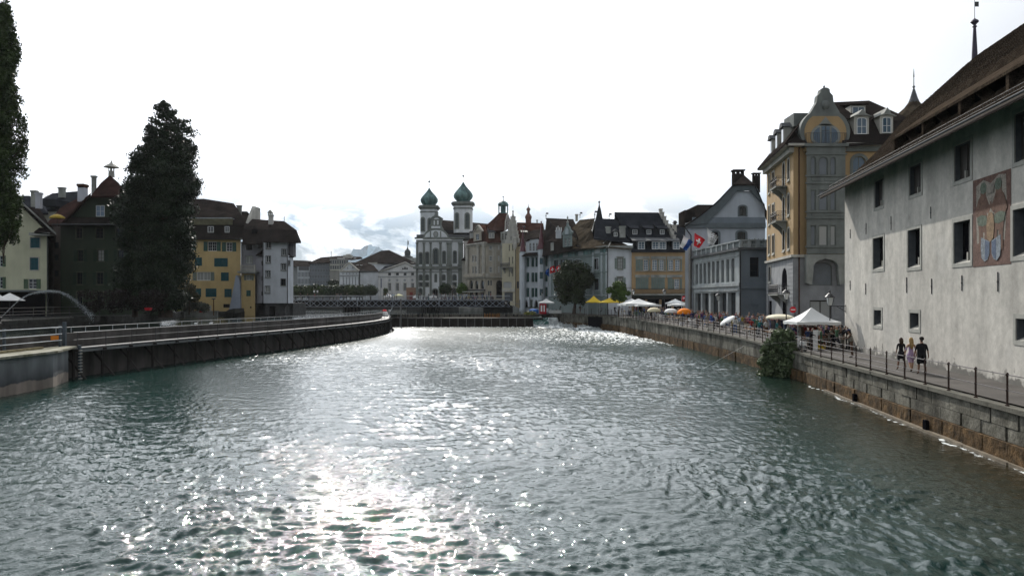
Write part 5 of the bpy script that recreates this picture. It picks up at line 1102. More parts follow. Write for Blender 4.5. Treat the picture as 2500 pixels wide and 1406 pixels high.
def palace():
    E=empty('corner_palace',(wx(1185,215),220,3.9),'beige stone palace with rounded corner, columns and a red pyramid roof with copper lantern','building')
    bs=mat('beige_ashlar',(0.39,0.36,0.30),.85,.12,.5,streak=.25);z0=3.2
    f1=Fac(E,1141,224,1186,214,0,z0,bs,depth=12,ztop=wz(592,216));st={'frame':m_white_fr,'grid':(2,2),'surround':m_stone_l,'sw':.15,'fw':.1}
    for (y0,y1) in ((624,640),(650,668)):
        for (x0,x1) in ((1153,1157),(1160,1165),(1176,1181)):f1.win(x0,y0,x1,y1,st)
    for (x0,x1) in ((1146,1154.5),(1159,1167.5),(1173,1182)):f1.win(x0,684,x1,706,{'frame':m_stone_l,'grid':(1,1),'arch':True,'inset':.3,'fw':.06});f1.win(x0,713.5,x1,727,{'frame':m_stone_l,'grid':(2,1),'inset':.2})
    f1.done();f2=Fac(E,1186,214,1227,214,0,z0,bs,depth=12,ztop=wz(592,216))
    for (x0,x1) in ((1194.5,1201),(1216,1219)):
        w_=x1-x0
        for (y0,y1) in ((600,609),(625,637),(651,665)):f2.win(x0,y0,x1,y1,st)
    for (x0,x1) in ((1190.5,1195),(1197,1201)):f2.win(x0,684,x1,697,{'frame':m_stone_l,'grid':(1,1),'arch':True,'fw':.06})
    f2.win(1190.5,710,1200.5,727,{'frame':m_stone_l,'grid':(2,1),'fw':.15});f2.win(1211.5,684,1226,728,{'frame':m_dark_fr,'grid':(1,1),'arch':True,'inset':.9,'pane':MDK});f2.done()
    for X in (1143,1170.5,1184.5):
        mb=MB();a=f1.a(X);p=f1.P(a,0,.35);mb.lathe((p.x,p.y,0),[(.62,wz(668,216)),(.5,wz(667,216)),(.45,wz(606,216)),(.7,wz(600,216)),(.7,wz(597,216))],12);mb.build('column',m_stone_l,E)
    for X in (1206,1212):f2.bandpx('pilaster',m_stone_l,X-4,600,X,668,.2)
    for (ya,yb,o) in ((592,595.5,.7),(597,599,.3),(668,675,1.1),(675,678,.8),(678.5,680,.3)):
        f1.band('cornice' if o>.2 else 'string',m_stone_l if o != 1.1 else bs,-.4,f1.L+(.1 if o<.5 else .3),wz(yb,216),wz(ya,216),o);f2.band('cornice',m_stone_l,0,f2.L-(0 if o<1 else 3.5),wz(yb,214),wz(ya,214),o)
    mb=MB();f1.fbox(mb,.2,f1.L-.2,.5,1.8,wz(713,220),wz(711.5,220));mb.build('awning',mat('awning_cloth',(0.45,0.46,0.42),.8,.05),E)
    mb=MB();f1.fbox(mb,.1,f1.L-.1,.1,.5,wz(710,218),wz(706.5,218));mb.build('shop_fascia',m_iron,E)
    # mansard + pyramid tower
    roof(E,t_red,[[(1138,598,224.6),(1190,591,213),(1189,566,216.5),(1160,560,226)],[(1190,591,213),(1230,590.5,213),(1230,563,215.5),(1189,566,216.5)],[(1160,560,226),(1189,566,216.5),(1190,550,222),(1168,549,230)]],.3)
    ap=[W(1217.5,521,219),W(1239,521,219),W(1239,521,223),W(1217.5,521,223)]
    bsx=[W(1186,551,217),W(1201,563,214.4),W(1233,563,214.4),W(1252,548,217.5),W(1252,548,226),W(1186,551,226)]
    mid=[W(1203,536,217.6),W(1210,541,216.2),W(1234,541,216.2),W(1245,534,218),W(1245,534,224),W(1203,536,224)]
    t5=[ap[0],ap[0]+Vector((.8,-.0,0)),ap[1],ap[1],ap[2],ap[3]]
    roof(E,t_red,[[bsx[0],bsx[1],mid[1],mid[0]],[bsx[1],bsx[2],mid[2],mid[1]],[bsx[5],bsx[0],mid[0],mid[5]],[bsx[3],bsx[4],mid[4],mid[3]],[bsx[4],bsx[5],mid[5],mid[4]],[mid[0],mid[1],ap[0]],[mid[1],mid[2],ap[1],ap[0]],[mid[3],mid[4],ap[2],ap[1]],[mid[4],mid[5],ap[3],ap[2]],[mid[5],mid[0],ap[0],ap[3]]],.2,raw=True)
    roof(E,mat('patterned_tiles',(0.05,0.045,0.045),.7,.2,3.0,col2=(.3,.28,.26)),[[bsx[2],bsx[3],mid[3],mid[2]],[mid[2],mid[3],ap[1]]],.2,raw=True)
    mb=MB()
    for (a_,b_) in ((W(1233,563,214.3),W(1234,541,216.0)),(W(1234,541,216.0),W(1239,521,218.9))):mb.tube(a_,b_,.14,n=5)
    for k in range(5):
        t=k/5;q=W(1236,562,214.8).lerp(W(1239.5,526,218.4),t);q2=W(1250,549,216.9).lerp(W(1240.5,524,218.8),t);m1=(q+q2)/2+Vector((0,-.15,.9));mb.tube(q+Vector((0,-.15,0)),m1,.08,n=4);mb.tube(m1,q2+Vector((0,-.15,0)),.08,n=4)
    mb.build('hip_ridge',m_stone_l,E)
    Lc=empty_part('lantern_turret',E,Vector((0,0,0)),0);c=W(1228.5,521,221);mb=MB();r=1.45
    mb.lathe((c.x,c.y,c.z-.6),[(r*1.05,0),(r,.3),(r,.7)],8,rot=R_(22.5));mb.lathe((c.x,c.y,0),[(r*.55,c.z),(r*.55,wz(502,221))],8,rot=R_(22.5))
    for k in range(8):t=R_(22.5+45*k);mb.tube((c.x+r*.92*math.cos(t),c.y+r*.92*math.sin(t),c.z),(c.x+r*.92*math.cos(t),c.y+r*.92*math.sin(t),wz(502,221)),.18,n=5)
    mb.lathe((c.x,c.y,0),[(r*1.05,wz(503,221)),(r*1.12,wz(500,221)),(r*.95,wz(496,221)),(r*.5,wz(492,221)),(.12,wz(490,221)),(.08,wz(482,221)),(.25,wz(481,221)),(.2,wz(480,221)),(.02,wz(478,221))],8,rot=R_(22.5));mb.build('copper_lantern',m_cop,Lc)
    # dormers
    o=empty_part('dormer',E,Vector((0,0,0)),0);q=Fac(o,1156,219.5,1175.5,215.5,0,wz(588,217),bs,depth=4,ztop=wz(565,217),name='dormer_wall');q.win(1161,572,1169.5,586,W2);q.done(gable=[(1156,565.5),(1166,549.5),(1176.5,563)]);roof(o,m_stone_l,[[(1176.5,564.5,215.2),(1181,563,219),(1171,549,221),(1165.5,549.5,217)],[(1165.5,549.5,217),(1171,549,221),(1160,563,224),(1154,567,219.6)]],.2,name='dormer_roof')
    for (xa,xb,dd) in ((1191.5,1208.5,213.3),(1146,1156,222.5)):
        o=empty_part('dormer',E,Vector((0,0,0)),0);w2=(wx(xb,dd)-wx(xa,dd))/2;cx_=wx((xa+xb)/2,dd);mb=MB();mb.box(cx_-w2*.85,cx_+w2*.85,dd,dd+3,wz(582,dd),wz(567,dd));mb.build('dormer_wall',m_stone_l,o)
        for sg in (-.4,.4):add_window(o,Vector((cx_+sg*w2,dd,wz(580,dd))),0,w2*.55,wz(570,dd)-wz(580,dd),W2,inset=-.06)
        mb=MB();mb.prism([(cx_+w2*1.15*math.cos(R_(t)),dd-.2,wz(568,dd)+w2*.75*math.sin(R_(t))) for t in range(0,181,20)],(0,3.4,0));mb.build('dormer_roof',m_lead,o)
    # stone corner oriel
    q=Fac(E,1222,213.5,1241,209,0,wz(678,211),m_stone,depth=3,ztop=wz(565,211),name='corner_oriel')
    for (y0,y1) in ((570,586),(602,616),(628,648),(655,672)):q.win(1225,y0,1229,y1,{**W2,'frame':m_stone_l});q.win(1232.5,y0,1237,y1,{**W2,'frame':m_stone_l})
    q.done();mb=MB();q.fbox(mb,.5,q.L-.2,-3,-.3,wz(686,211),wz(678.2,211));mb.build('oriel_foot',m_stone,E)
def church():
    D=235.0;z0=4.95
    E=empty('baroque_church',(wx(1075,D),D+20,z0),'white baroque church with grey pilasters and twin green onion domed towers','church')
    wh=plaster('church_white',(0.68,0.71,0.73));gp=mat('church_grey_stone',(0.185,0.205,0.19),.85,.15,.6,streak=.25)
    f=Fac(E,1016,D,1131,D,585,z0,wh,depth=34,rdepth=.5)
    ar={'frame':gp,'grid':(2,4),'arch':True,'surround':gp,'sw':.22,'pr':.07,'fw':.12,'inset':.4,'pane':mat('leaded_glass',(0.05,0.065,0.07),.25,.2,4)}
    for (x0,y0,x1,y1) in ((1023.5,617,1030.5,645),(1039.5,615.5,1046.5,644),(1081,613.5,1087.5,643),(1107,613,1114,642)):f.win(x0,y0,x1,y1,ar)
    f.win(1058.5,607.5,1069,644,{**ar,'sw':.35});f.win(1058.5,633,1069,645,{**ar,'arch':None,'grid':(2,1)},hole=False) if 0 else None
    for (x0,x1) in ((1023.5,1030.5),(1039.5,1046),(1080.5,1086.5),(1106,1113.5)):f.win(x0,671,x1,684,ar);f.win(x0,690,x1,699,{**ar,'arch':None,'grid':(2,1)})
    f.win(1023,704,1030,719,{**ar,'grid':(2,1)});f.win(1062,670,1065.5,688,{**ar,'grid':(1,1)});f.win(1056.5,705,1069,727,{**ar,'grid':(2,1),'pane':MDK});f.win(1106,704,1113,722,{**ar,'grid':(2,1)})
    f.done()
    for (x0,x1) in ((1016,1020.3),(1033,1037.5),(1049.5,1053.7),(1073,1077.8),(1091,1102.5),(1119,1131.3)):
        f.bandpx('pilaster',gp,x0,593,x1,649.5,.45);f.bandpx('pilaster',gp,x0-.3,657,x1+.3,725,.5);f.bandpx('capital',gp,x0-1,592,x1+1,595,.7);f.bandpx('plinth',gp,x0-1.5,645,x1+1.5,649.5,.75)
    f.bandpx('main_cornice',gp,1009.5,650,1135.5,656,1.0);f.bandpx('lower_band',gp,1015.5,663.5,1131.5,665.5,.2);f.bandpx('frieze',gp,1015.5,588.2,1131.5,590,.25);f.bandpx('upper_cornice',gp,1013,579.5,1133,583.8,.8)
    # attic with lunette
    mb=MB();mb.box(wx(1016.5,D),wx(1152,D),D+.3,D+3,wz(580,D),wz(572.5,D));mb.build('attic_wall',m_lead,E)
    def arcpts(R0,cx_,cy_,sx,sy,n=12):return [(cx_+R0*sx*math.cos(math.pi*(1-i/n)),cy_-R0*sy*math.sin(math.pi*(1-i/n))) for i in range(n+1)]
    o=arcpts(1,1064.5,584,32.5,27.5);mb=MB();mb.prism([W(x,y,D-.15) for x,y in o],(0,1.2,0));mb.build('lunette_rim',gp,E)
    o=arcpts(1,1064.5,583.2,28.5,21.5);mb=MB();mb.prism([W(x,y,D-.3) for x,y in o],(0,.5,0));mb.build('lunette_field',wh,E)
    for (x0,x1) in ((1049.8,1052.8),(1074.5,1077.5)):
        mb=MB();mb.box(wx(x0,D),wx(x1,D),D-.42,D,wz(583,D),wz(565,D));mb.build('lunette_pilaster',gp,E)
    mb=MB();c=W(1063.8,572,D-.5)
    pts=[(c.x+.75*math.cos(R_(t)),c.y,c.z+1.0*math.sin(R_(t))) for t in range(0,360,20)];mb.prism(pts,(0,.3,0));mb.build('oval_surround',gp,E)
    mb=MB();mb.prism([(c.x+.5*math.cos(R_(t)),c.y-.04,c.z+.75*math.sin(R_(t))) for t in range(0,360,20)],(0,.05,0));mb.build('oval_pane',MCUR,E)
    # upper gable
    g=[(1047,560),(1047.5,551),(1052.5,545),(1051,533),(1057,528),(1064,525),(1073,528),(1081,533),(1077,545),(1078,552),(1083,560)]
    mb=MB();mb.prism([W(x,y,D-.2) for x,y in g],(0,1.5,0));mb.build('gable_wall',gp,E)
    for (x0,y0,x1,y1) in ((1053,552.5,1075,557.5),(1059,539,1062,549.5),(1067.5,538.5,1071,549)):
        mb=MB();mb.box(wx(x0,D),wx(x1,D),D-.3,D,wz(y1,D),wz(y0,D));mb.build('white_panel',wh,E)
    mb=MB();mb.prism([W(x,y,D-.32) for x,y in ((1058.5,535.5),(1062,532.5),(1068,532),(1072.5,534.5))],(0,.2,0));mb.build('white_panel',wh,E)
    mb=MB();p=W(1065.5,526,D+.4);mb.lathe(p,[(.7,0),(.5,.4),(.35,.9),(.0,1.4)],8);mb.build('finial',gp,E)
    # side wall strip and nave roof
    mb=MB();mb.box(wx(1131.3,D),wx(1146,D+1),D+1,D+34,z0,wz(586,D));mb.build('nave_wall',plaster('warm_white',(.52,.50,.49)),E);mb=MB();mb.box(wx(1131.5,D),wx(1147,D+1),D+.8,D+2,wz(588,D),wz(586.5,D));mb.box(wx(1131.5,D),wx(1147,D+1),D+.7,D+2,wz(582,D),wz(580,D));mb.build('side_cornice',gp,E)
    za=wz(573,D+3)
    roof(E,t_brown,[[W(1030,573,D+2),W(1150,573,D+2),Vector((wx(1150,D+2)+14,D+60,za)),W(1192,546.5,D+40),W(1076,537,D+12),W(1050,537,D+12)]],.3,raw=True)
    mb=MB();mb.box(wx(1078,D),wx(1153,D),D+3.2,D+3.6,wz(580,D),wz(560,D));mb.build('roof_flashing',t_slate,E)
    # towers
    for (xa,xb,yb,yc,ybm,yt,ycone,yball,wins,dd) in ((1025.5,1066,571,507,488.5,457,500.5,440.5,((1028.7,532,1036,564),(1046,534,1052,562)),D+1.2),(1107,1152,564,498,478,442,489,426.5,((1112.2,521,1118.8,557.5),(1136.5,521,1145,557.5)),D+1.0)):
        T=empty_part('tower',E,Vector((0,0,0)),0);x0,x1=wx(xa,dd),wx(xb,dd);w_=x1-x0;c=((x0+x1)/2,dd+w_/2);ch=w_*.16;zt_=wz(yc,dd)
        for (xx0,yy0,xx1,yy1) in wins:add_window(T,Vector((wx((xx0+xx1)/2,dd),dd+.0,wz(yy1,dd))),0,wx(xx1,dd)-wx(xx0,dd),wz(yy0,dd)-wz(yy1,dd),{**ar,'sw':.3,'pr':.1},inset=-.08)
        pl=[(x0+ch,dd),(x1-ch,dd),(x1,dd+ch),(x1,dd+w_-ch),(x1-ch,dd+w_),(x0+ch,dd+w_),(x0,dd+w_-ch),(x0,dd+ch)]
        mb=MB();mb.prism([(x,y,wz(yb,dd)-.5) for x,y in pl],(0,0,zt_-wz(yb,dd)+.5));mb.build('tower_wall',wh,T)
        mb=MB();s_=lambda k:[(c[0]+(x-c[0])*k,c[1]+(y-c[1])*k) for x,y in pl]
        for k,z_,h_ in ((1.06,wz(yc+11.5,dd),.35),(1.10,zt_-.4,.4),(1.25,zt_,.45),(1.15,zt_+.45,.3)):mb.prism([(x,y,z_) for x,y in s_(k)],(0,0,h_))
        mb.build('tower_cornice',gp,T)
        zc=zt_+.75;R0=w_*.5;zm=wz(ybm,dd);zn=wz(ycone,dd);ztp=wz(yt,dd)
        prof=[(R0*1.02,zc-.1),(R0*.85,zc+(zn-zc)*.5),(R0*.66,zn),(R0*.82,zn+(zm-zn)*.35),(R0*.99,zn+(zm-zn)*.8),(R0*1.04,zm+.3),(R0*.98,zm+(ztp-zm)*.2),(R0*.78,zm+(ztp-zm)*.38),(R0*.5,zm+(ztp-zm)*.58),(R0*.26,zm+(ztp-zm)*.76),(R0*.1,zm+(ztp-zm)*.92),(.12,ztp)]
        cp=m_cop;n=32;mb=MB();mb.lathe((c[0],c[1],0),prof,n);o=mb.build('onion_dome',cp,T)
        for v in o.data.vertices:
            pass
        rb=MB()
        for k in range(16):
            t=2*math.pi*k/16
            pts=[(c[0]+(r+.02)*math.cos(t),c[1]+(r+.02)*math.sin(t),z) for r,z in prof[2:]];rb.path(pts,.055,4)
        rb.build('dome_rib',cp,T)
        mb=MB();mb.tube((c[0],c[1],ztp-.2),(c[0],c[1],wz(yball-22,dd)),.07,n=5);mb.lathe((c[0],c[1],wz(yball+8,dd)),[(0,-.2),(.22,0),(0,.2)],8);zb=wz(yball,dd);mb.lathe((c[0],c[1],zb),[(0,-.36),(.26,-.24),(.36,0),(.26,.24),(0,.36)],10);zx=wz(yball-24,dd);mb.box(c[0]-.35,c[0]+.35,c[1]-.04,c[1]+.04,zx,zx+.09);mb.box(c[0]-.05,c[0]+.05,c[1]-.04,c[1]+.04,zx-.5,zx+.5);mb.build('ball_and_cross',m_metal,T)
church();palace();stepped_house();red_roof_house();shutter_house();grey_painted_house();ochre_house();back_roofs()
def far_left():
    # theatre
    D=275.0;z0=4.4
    E=empty('theatre',(wx(930,D),D+15,z0),'pale classical theatre with two pediments and a big hipped brown roof','theatre')
    wh=plaster('theatre_white',(0.60,0.63,0.66));tr=mat('theatre_trim',(0.30,0.32,0.33),.8,.1)
    f=Fac(E,829,D+4,880.5,D-2,0,z0,wh,depth=12,ztop=wz(661.5,D));
    for k in range(6):x=836+k*8.2;f.win(x,666,x+2,670,{'frame':tr,'grid':(1,1)})
    for k in range(6):x=838+k*7.4;f.bandpx('pilaster',tr,x,676,x+1.6,700,.2)
    f.done(gable=[(832,662.3),(852,642),(876,660.5)]);f.bandpx('string_course',tr,829,671.5,880,673.5,.3)
    mb=MB();mb.path([W(829,662.5,D+3.5),W(852.5,640.8,D+.6),W(877,661,D-2.2),W(829,662.5,D+3.5)],.28,5);mb.build('pediment_moulding',m_stone_l,E)
    for (x,y) in ((849,652),(861,651)):
        mb=MB();mb.prism([W(x-2,y+5,D-.7),W(x+2.4,y+5,D-.7),W(x+.2,y-3,D-.7)],(0,-.3,0));mb.build('relief_figure',tr,E)
    f2=Fac(E,880.5,D-2,923.5,D,0,z0,wh,depth=12,ztop=wz(661.5,D));f2.win(885,664.5,887,669,W2);f2.win(884,694,888,700,W2);f2.done();f2.band('cornice',tr,0,f2.L,f2.z1-.4,f2.z1,.4)
    mb=MB();mb.tube((wx(881,D),D-2.5,z0),(wx(881,D),D-2.5,f2.z1),.2,n=6);mb.build('downpipe',m_iron,E)
    roof(E,t_brown,[[(851.5,640.3,D+1),(880,662,D-2.6),(924,661.5,D-.4),(912,648,D+7),(896,641,D+10)]],.3)
    for x in (871,880):mb=MB();p=W(x,648,D+2.2);mb.box(p.x,p.x+.8,p.y-1.2,p.y-.6,p.z,p.z+.15);mb.build('skylight',m_flag_w,E)
    g=Fac(E,899,D+9,1018,D+9,0,z0+4,wh,depth=12,ztop=wz(641,D+9));g.done();g.band('cornice',m_stone_l,0,g.L-1,g.z1-.6,g.z1,.5)
    roof(E,t_brown,[[(924,641,D+8),(1020,644,D+8),(950,610.5,D+18),(931,612,D+18)],[(862,643,D+20),(924,641,D+8),(931,612,D+18)],[(931,612,D+18),(950,610.5,D+18),(1020,644,D+30),(862,643,D+34)]],.4)
    h=Fac(E,923.5,D-1,1019,D-6,0,z0,plaster('theatre_warm_white',(0.60,0.60,0.59)),depth=12,ztop=wz(664,D))
    ds={'frame':m_dark_fr,'grid':(2,1),'fw':.1}
    for x in (947.5,966.7,985.3,1003.8):h.win(x-.2,666,x+7,672.5,ds);h.win(x+.3,691,x+6.5,709,{'frame':m_white_fr,'grid':(2,5),'surround':m_stone_l,'sw':.2})
    for k,x in enumerate((985,989,993)):pass
    h.done(gable=[(928,664),(990,641),(1019,657),(1019,664)]);h.bandpx('string_course',tr,924,674.3,1018,675.8,.25);h.bandpx('cornice',tr,924,662.6,1018,664.4,.4)
    for x in (951,970,988.5,1007):
        mb=MB();c=h.P(h.a(x),wz(684,D-3),.05);mb.prism([(c.x+.42*math.cos(R_(t)),c.y-.12,c.z+.42*math.sin(R_(t))) for t in range(0,360,30)],(0,.1,0));mb.build('roundel',tr,E)
    for (x,w_) in ((984,3),(989,4),(994,3)):
        mb=MB();a=h.a(x);z_=wz(658.5,D-3);hh={984:.7,989:1.05,994:.7}[x];mb.prism([h.P(a-.25,z_,.1),h.P(a+.25,z_,.1),h.P(a+.25,z_+hh*.7,.1),h.P(a,z_+hh,.1),h.P(a-.25,z_+hh*.7,.1)],(0,.05,0));mb.build('gable_window',MDK,E)
    mb=MB();mb.path([W(926,664,D-1.4),W(990,640.6,D-4.6),W(1019,656.5,D-6.3)],.3,5);mb.build('pediment_moulding',m_stone_l,E)
    roof(E,t_slate,[[(924,663,D-1.6),(990,640,D-4.8),(1003,640,D+9),(940,650,D+9)]],.3)
    # banner pole
    B=empty('banner',W(931,703,D-8),'limp dark banner on a pole before the theatre side wall','banner');mb=MB();mb.tube((wx(929,D-8),D-8,z0),W(929,676,D-8),.08,n=5);mb.build('pole',m_metal,B);mb=MB();mb.box(wx(929,D-8)+.1,wx(932,D-8),D-8.05,D-7.95,wz(703,D-8),wz(680,D-8));mb.build('cloth',mat('banner_cloth',(.12,.14,.2),.8,.3,1),B)
    # dome
    Dm=420;E=empty('domed_building',(wx(995,Dm),Dm,4),'small dark ribbed dome with a flagpole behind the theatre roof','building');c=W(995,630,Dm);mb=MB();mb.box(c.x-3,c.x+5.5,Dm-3,Dm+6,3,wz(630,Dm));mb.build('wall',m_stone,E)
    mb=MB();mb.lathe((c.x,Dm,0),[(2.9,wz(632,Dm)),(2.9,wz(627,Dm)),(1.6,wz(624,Dm)),(1.55,wz(620,Dm)),(1.75,wz(618,Dm)),(1.45,wz(612,Dm)),(.6,wz(608.5,Dm)),(.3,wz(605,Dm)),(.07,wz(600,Dm)),(.05,wz(585,Dm))],12);mb.build('dome',mat('dark_dome',(.06,.07,.07),.7,.2),E)
    mb=MB();mb.box(c.x,c.x+.6,Dm-.05,Dm+.05,wz(598,Dm),wz(588,Dm));mb.build('flag_cloth',m_stone,E)
    # offices
    D=335.0;gl={'frame':m_metal,'grid':(1,1),'fw':.1}
    def block(nm,label,X0,X1,yt,D,c,rows,nwin,rp,trim=None):
        E=empty(nm,(wx((X0+X1)/2,D),D+8,4.4),label,'building');f=Fac(E,X0,D,X1,D,yt,3.5,plaster(nm+'_wall',c),depth=14)
        w_=(X1-X0)/nwin
        for (y0,y1) in rows:
            for k in range(nwin):f.win(X0+w_*(k+.22),y0,X0+w_*(k+.84),y1,gl)
        f.done()
        if rp:roof(E,t_brown,rp,.4)
        return E,f
    block('office_block','grey modern office block with long window rows, left of the theatre',756,806,641.5,D,(.17,.19,.21),((643,650),(656,664.5),(671,679.5),(685,692)),13,[[(752,642,D-1),(808,640,D-1),(826,625,D+8),(783,628.5,D+8)]])
    E,f=block('fin_front_block','pale office front with tall white fins beside the white tower house',726,757,651,D+3,(.42,.45,.47),((664,676),(680,693)),9,None);f.bandpx('attic_recess',m_lead,729,650.6,754,660,.05)
    block('brown_roofed_block','grey block with a flat brown roof just right of the white tower house',700,732,648,D+6,(.27,.29,.29),(),3,[[(706,649,D+4),(762,650,D+4),(760,637,D+12),(712,635,D+12)]])
    E,f=block('cream_storey_block','tall block with dark attic windows and a cream upper storey',805,850,632,D-4,(.24,.24,.22),((635,644),(648,657.5)),8,[[(803,640,D-5),(820,631,D-2),(860,633,D-2),(885,630,D+6),(880,627,D+8),(825,625,D+8)]]);f.bandpx('cream_band',plaster('cream_band',(.5,.5,.42)),805.5,646,829,647.8,.1);f.bandpx('cream_band',plaster('cream_band',(.5,.5,.42)),805.5,657.9,845,660,.2)
    mb=MB();mb.box(wx(835,D),wx(855,D),D+2,D+6,wz(630,D),wz(622,D));mb.box(wx(841,D),wx(850,D),D+3,D+5,wz(622,D),wz(619.5,D));mb.build('roof_plant',m_stone_l,E);mb=MB();mb.tube(W(808.5,628,D),W(808.5,613,D),.12,n=4);mb.build('mast',m_iron,E)
    for x in (826,832,838,866):mb=MB();p=W(x,631.5,D-2.2);mb.box(p.x-.4,p.x+.5,p.y-.3,p.y+.6,p.z,p.z+.25);mb.build('skylight',m_flag_w,E)
    # pollarded trees along the embankment
    k=0
    for (X,dd,w_,yt) in ((722,257,3.0,697),(738,258,3.0,695.5),(754,256,2.9,696),(771,258,3.0,694),(788,257,2.9,697),(805,256,3.0,696),(822,258,3.0,695),(838,257,3.0,696),(855,256,3.0,695),(871,258,2.9,697),(885,257,2.2,698)):
        c=W(X,709,dd);zt_=wz(yt,dd);z_=(zt_+wz(726,dd))/2;hh=(zt_-wz(726,dd))/2
        tree('pollarded_tree',('leftmost','second','third','fourth','fifth','sixth','seventh','eighth','ninth','tenth','last')[k]+' clipped lime tree counted from the white tower house',(c.x,dd,4.4),[(c.x,dd,z_)],[(c.x,dd,z_,w_*.62,w_*.6,hh),(c.x-w_*.35,dd,z_+.1,w_*.4,w_*.45,hh*.7),(c.x+w_*.35,dd-.3,z_-.1,w_*.42,w_*.45,hh*.7)],2600,.40,leaf_dark if k % 2 else leaf_mid,r0=.18,seed=k+20,group='clipped trees along the far embankment');k += 1
    c=W(905,708,255);tree('lime_tree','larger dark bushy tree at the right end of the clipped row',(c.x,255,4.4),[(c.x,255,c.z)],[(c.x,255,c.z,2.3,2.0,1.9),(c.x-1.2,255,c.z-.3,1.2,1.2,1.3),(c.x+1.1,255,c.z-.4,1.3,1.2,1.2)],2600,.3,leaf_dark,r0=.25,seed=41)
    c=W(814,691,300);tree('dark_tree','small dark tree between the office block and the theatre',(c.x,300,4.4),[(c.x,300,c.z)],[(c.x,300,c.z,2.2,1.6,1.3)],1000,.4,leaf_seq,r0=.2,seed=42)
    c=W(939,712,253);tree('young_tree','thin light green young tree in front of the theatre wall',(c.x,255,4.6),[(c.x,255,c.z)],[(c.x,255,c.z+.3,.8,.7,1.0),(c.x-.2,255,c.z-.7,.6,.6,.6)],500,.28,leaf_mid,r0=.1,seed=43)
    # stalls and awnings on the embankment
    E=empty('market_kiosk',(wx(1000,252),252,4.95),'brown kiosk wall with a small red door left of the church','kiosk');mb=MB();mb.box(wx(992,252),wx(1015,252),252,254,4.9,wz(702,252));mb.build('wall',mat('brick_brown',(.24,.15,.11),.9,.15,1),E);mb=MB();mb.box(wx(1000,252),wx(1008,252),251.9,252,4.9,wz(713,252));mb.build('door',mat('dull_red',(.18,.03,.025),.7,.1),E)
    for (xa,xb,y,dd,nm) in ((938,960,719,246,'flat white market awning left of the footbridge crowd'),(962,985,717.5,250,'pale yellow market awning in front of the theatre'),(1008,1020,720.5,240,'white awning at the left foot of the church'),(1048,1068,720,232,'small white pointed stall roof before the church portal'),(1106,1118,725,229,'low white stall roof below the bare tree'),(1122,1144,720.5,226,'white stall roof by the bright green tree')):
        E=empty('market_awning',(wx((xa+xb)/2,dd),dd,4.95),nm,'awning','awnings of the upstream market');x0,x1=wx(xa,dd),wx(xb,dd);zt_=wz(y,dd);mb=MB();mb.lathe(((x0+x1)/2,dd,zt_-.9),[((x1-x0)*.7,0),((x1-x0)*.7,.25),(.1,.95)],4,rot=R_(45));mb.build('canopy',cloth_mat('awning_yellow',(.5,.5,.25)) if 'yellow' in nm else m_flag_w,E);mb=MB()
        for sx in (x0+.1,x1-.1):mb.tube((sx,dd-.1,4.9),(sx,dd-.1,zt_-.8),.04,n=4)
        mb.build('legs',m_metal,E)
far_left()
for (a,b_) in (((1087,707,226),'round dark tree before the church front'),((1129,706,224),'bright green tree between the church and the beige palace')):
    c=W(*a);tree('square_tree',b_,(c.x,c.y,4.95),[(c.x,c.y,c.z)],[(c.x,c.y,c.z+.3,1.9 if a[0]<1100 else 1.4,1.5,1.45),(c.x-.8,c.y,c.z-.4,1.0,1,1.0),(c.x+.9,c.y,c.z-.2,1.0,1,1.1)],2400,.26,leaf_dark if a[0]<1100 else leaf_bright,r0=.15,seed=int(a[0]))
c=W(1105,722,222);tree('bare_tree','pale dead tree leaning by the church square railing',(c.x,222,4.95),[W(1104,705,222)],[(c.x+.1,222,wz(700,222),.7,.5,.5)],60,.2,m_stone_l,limbs=[(W(1104,706,222),W(1099,697,222),.1),(W(1104,706,222),W(1111,698,222),.1),(W(1104,712,222),W(1114,704,222),.09)],r0=.2,seed=5)
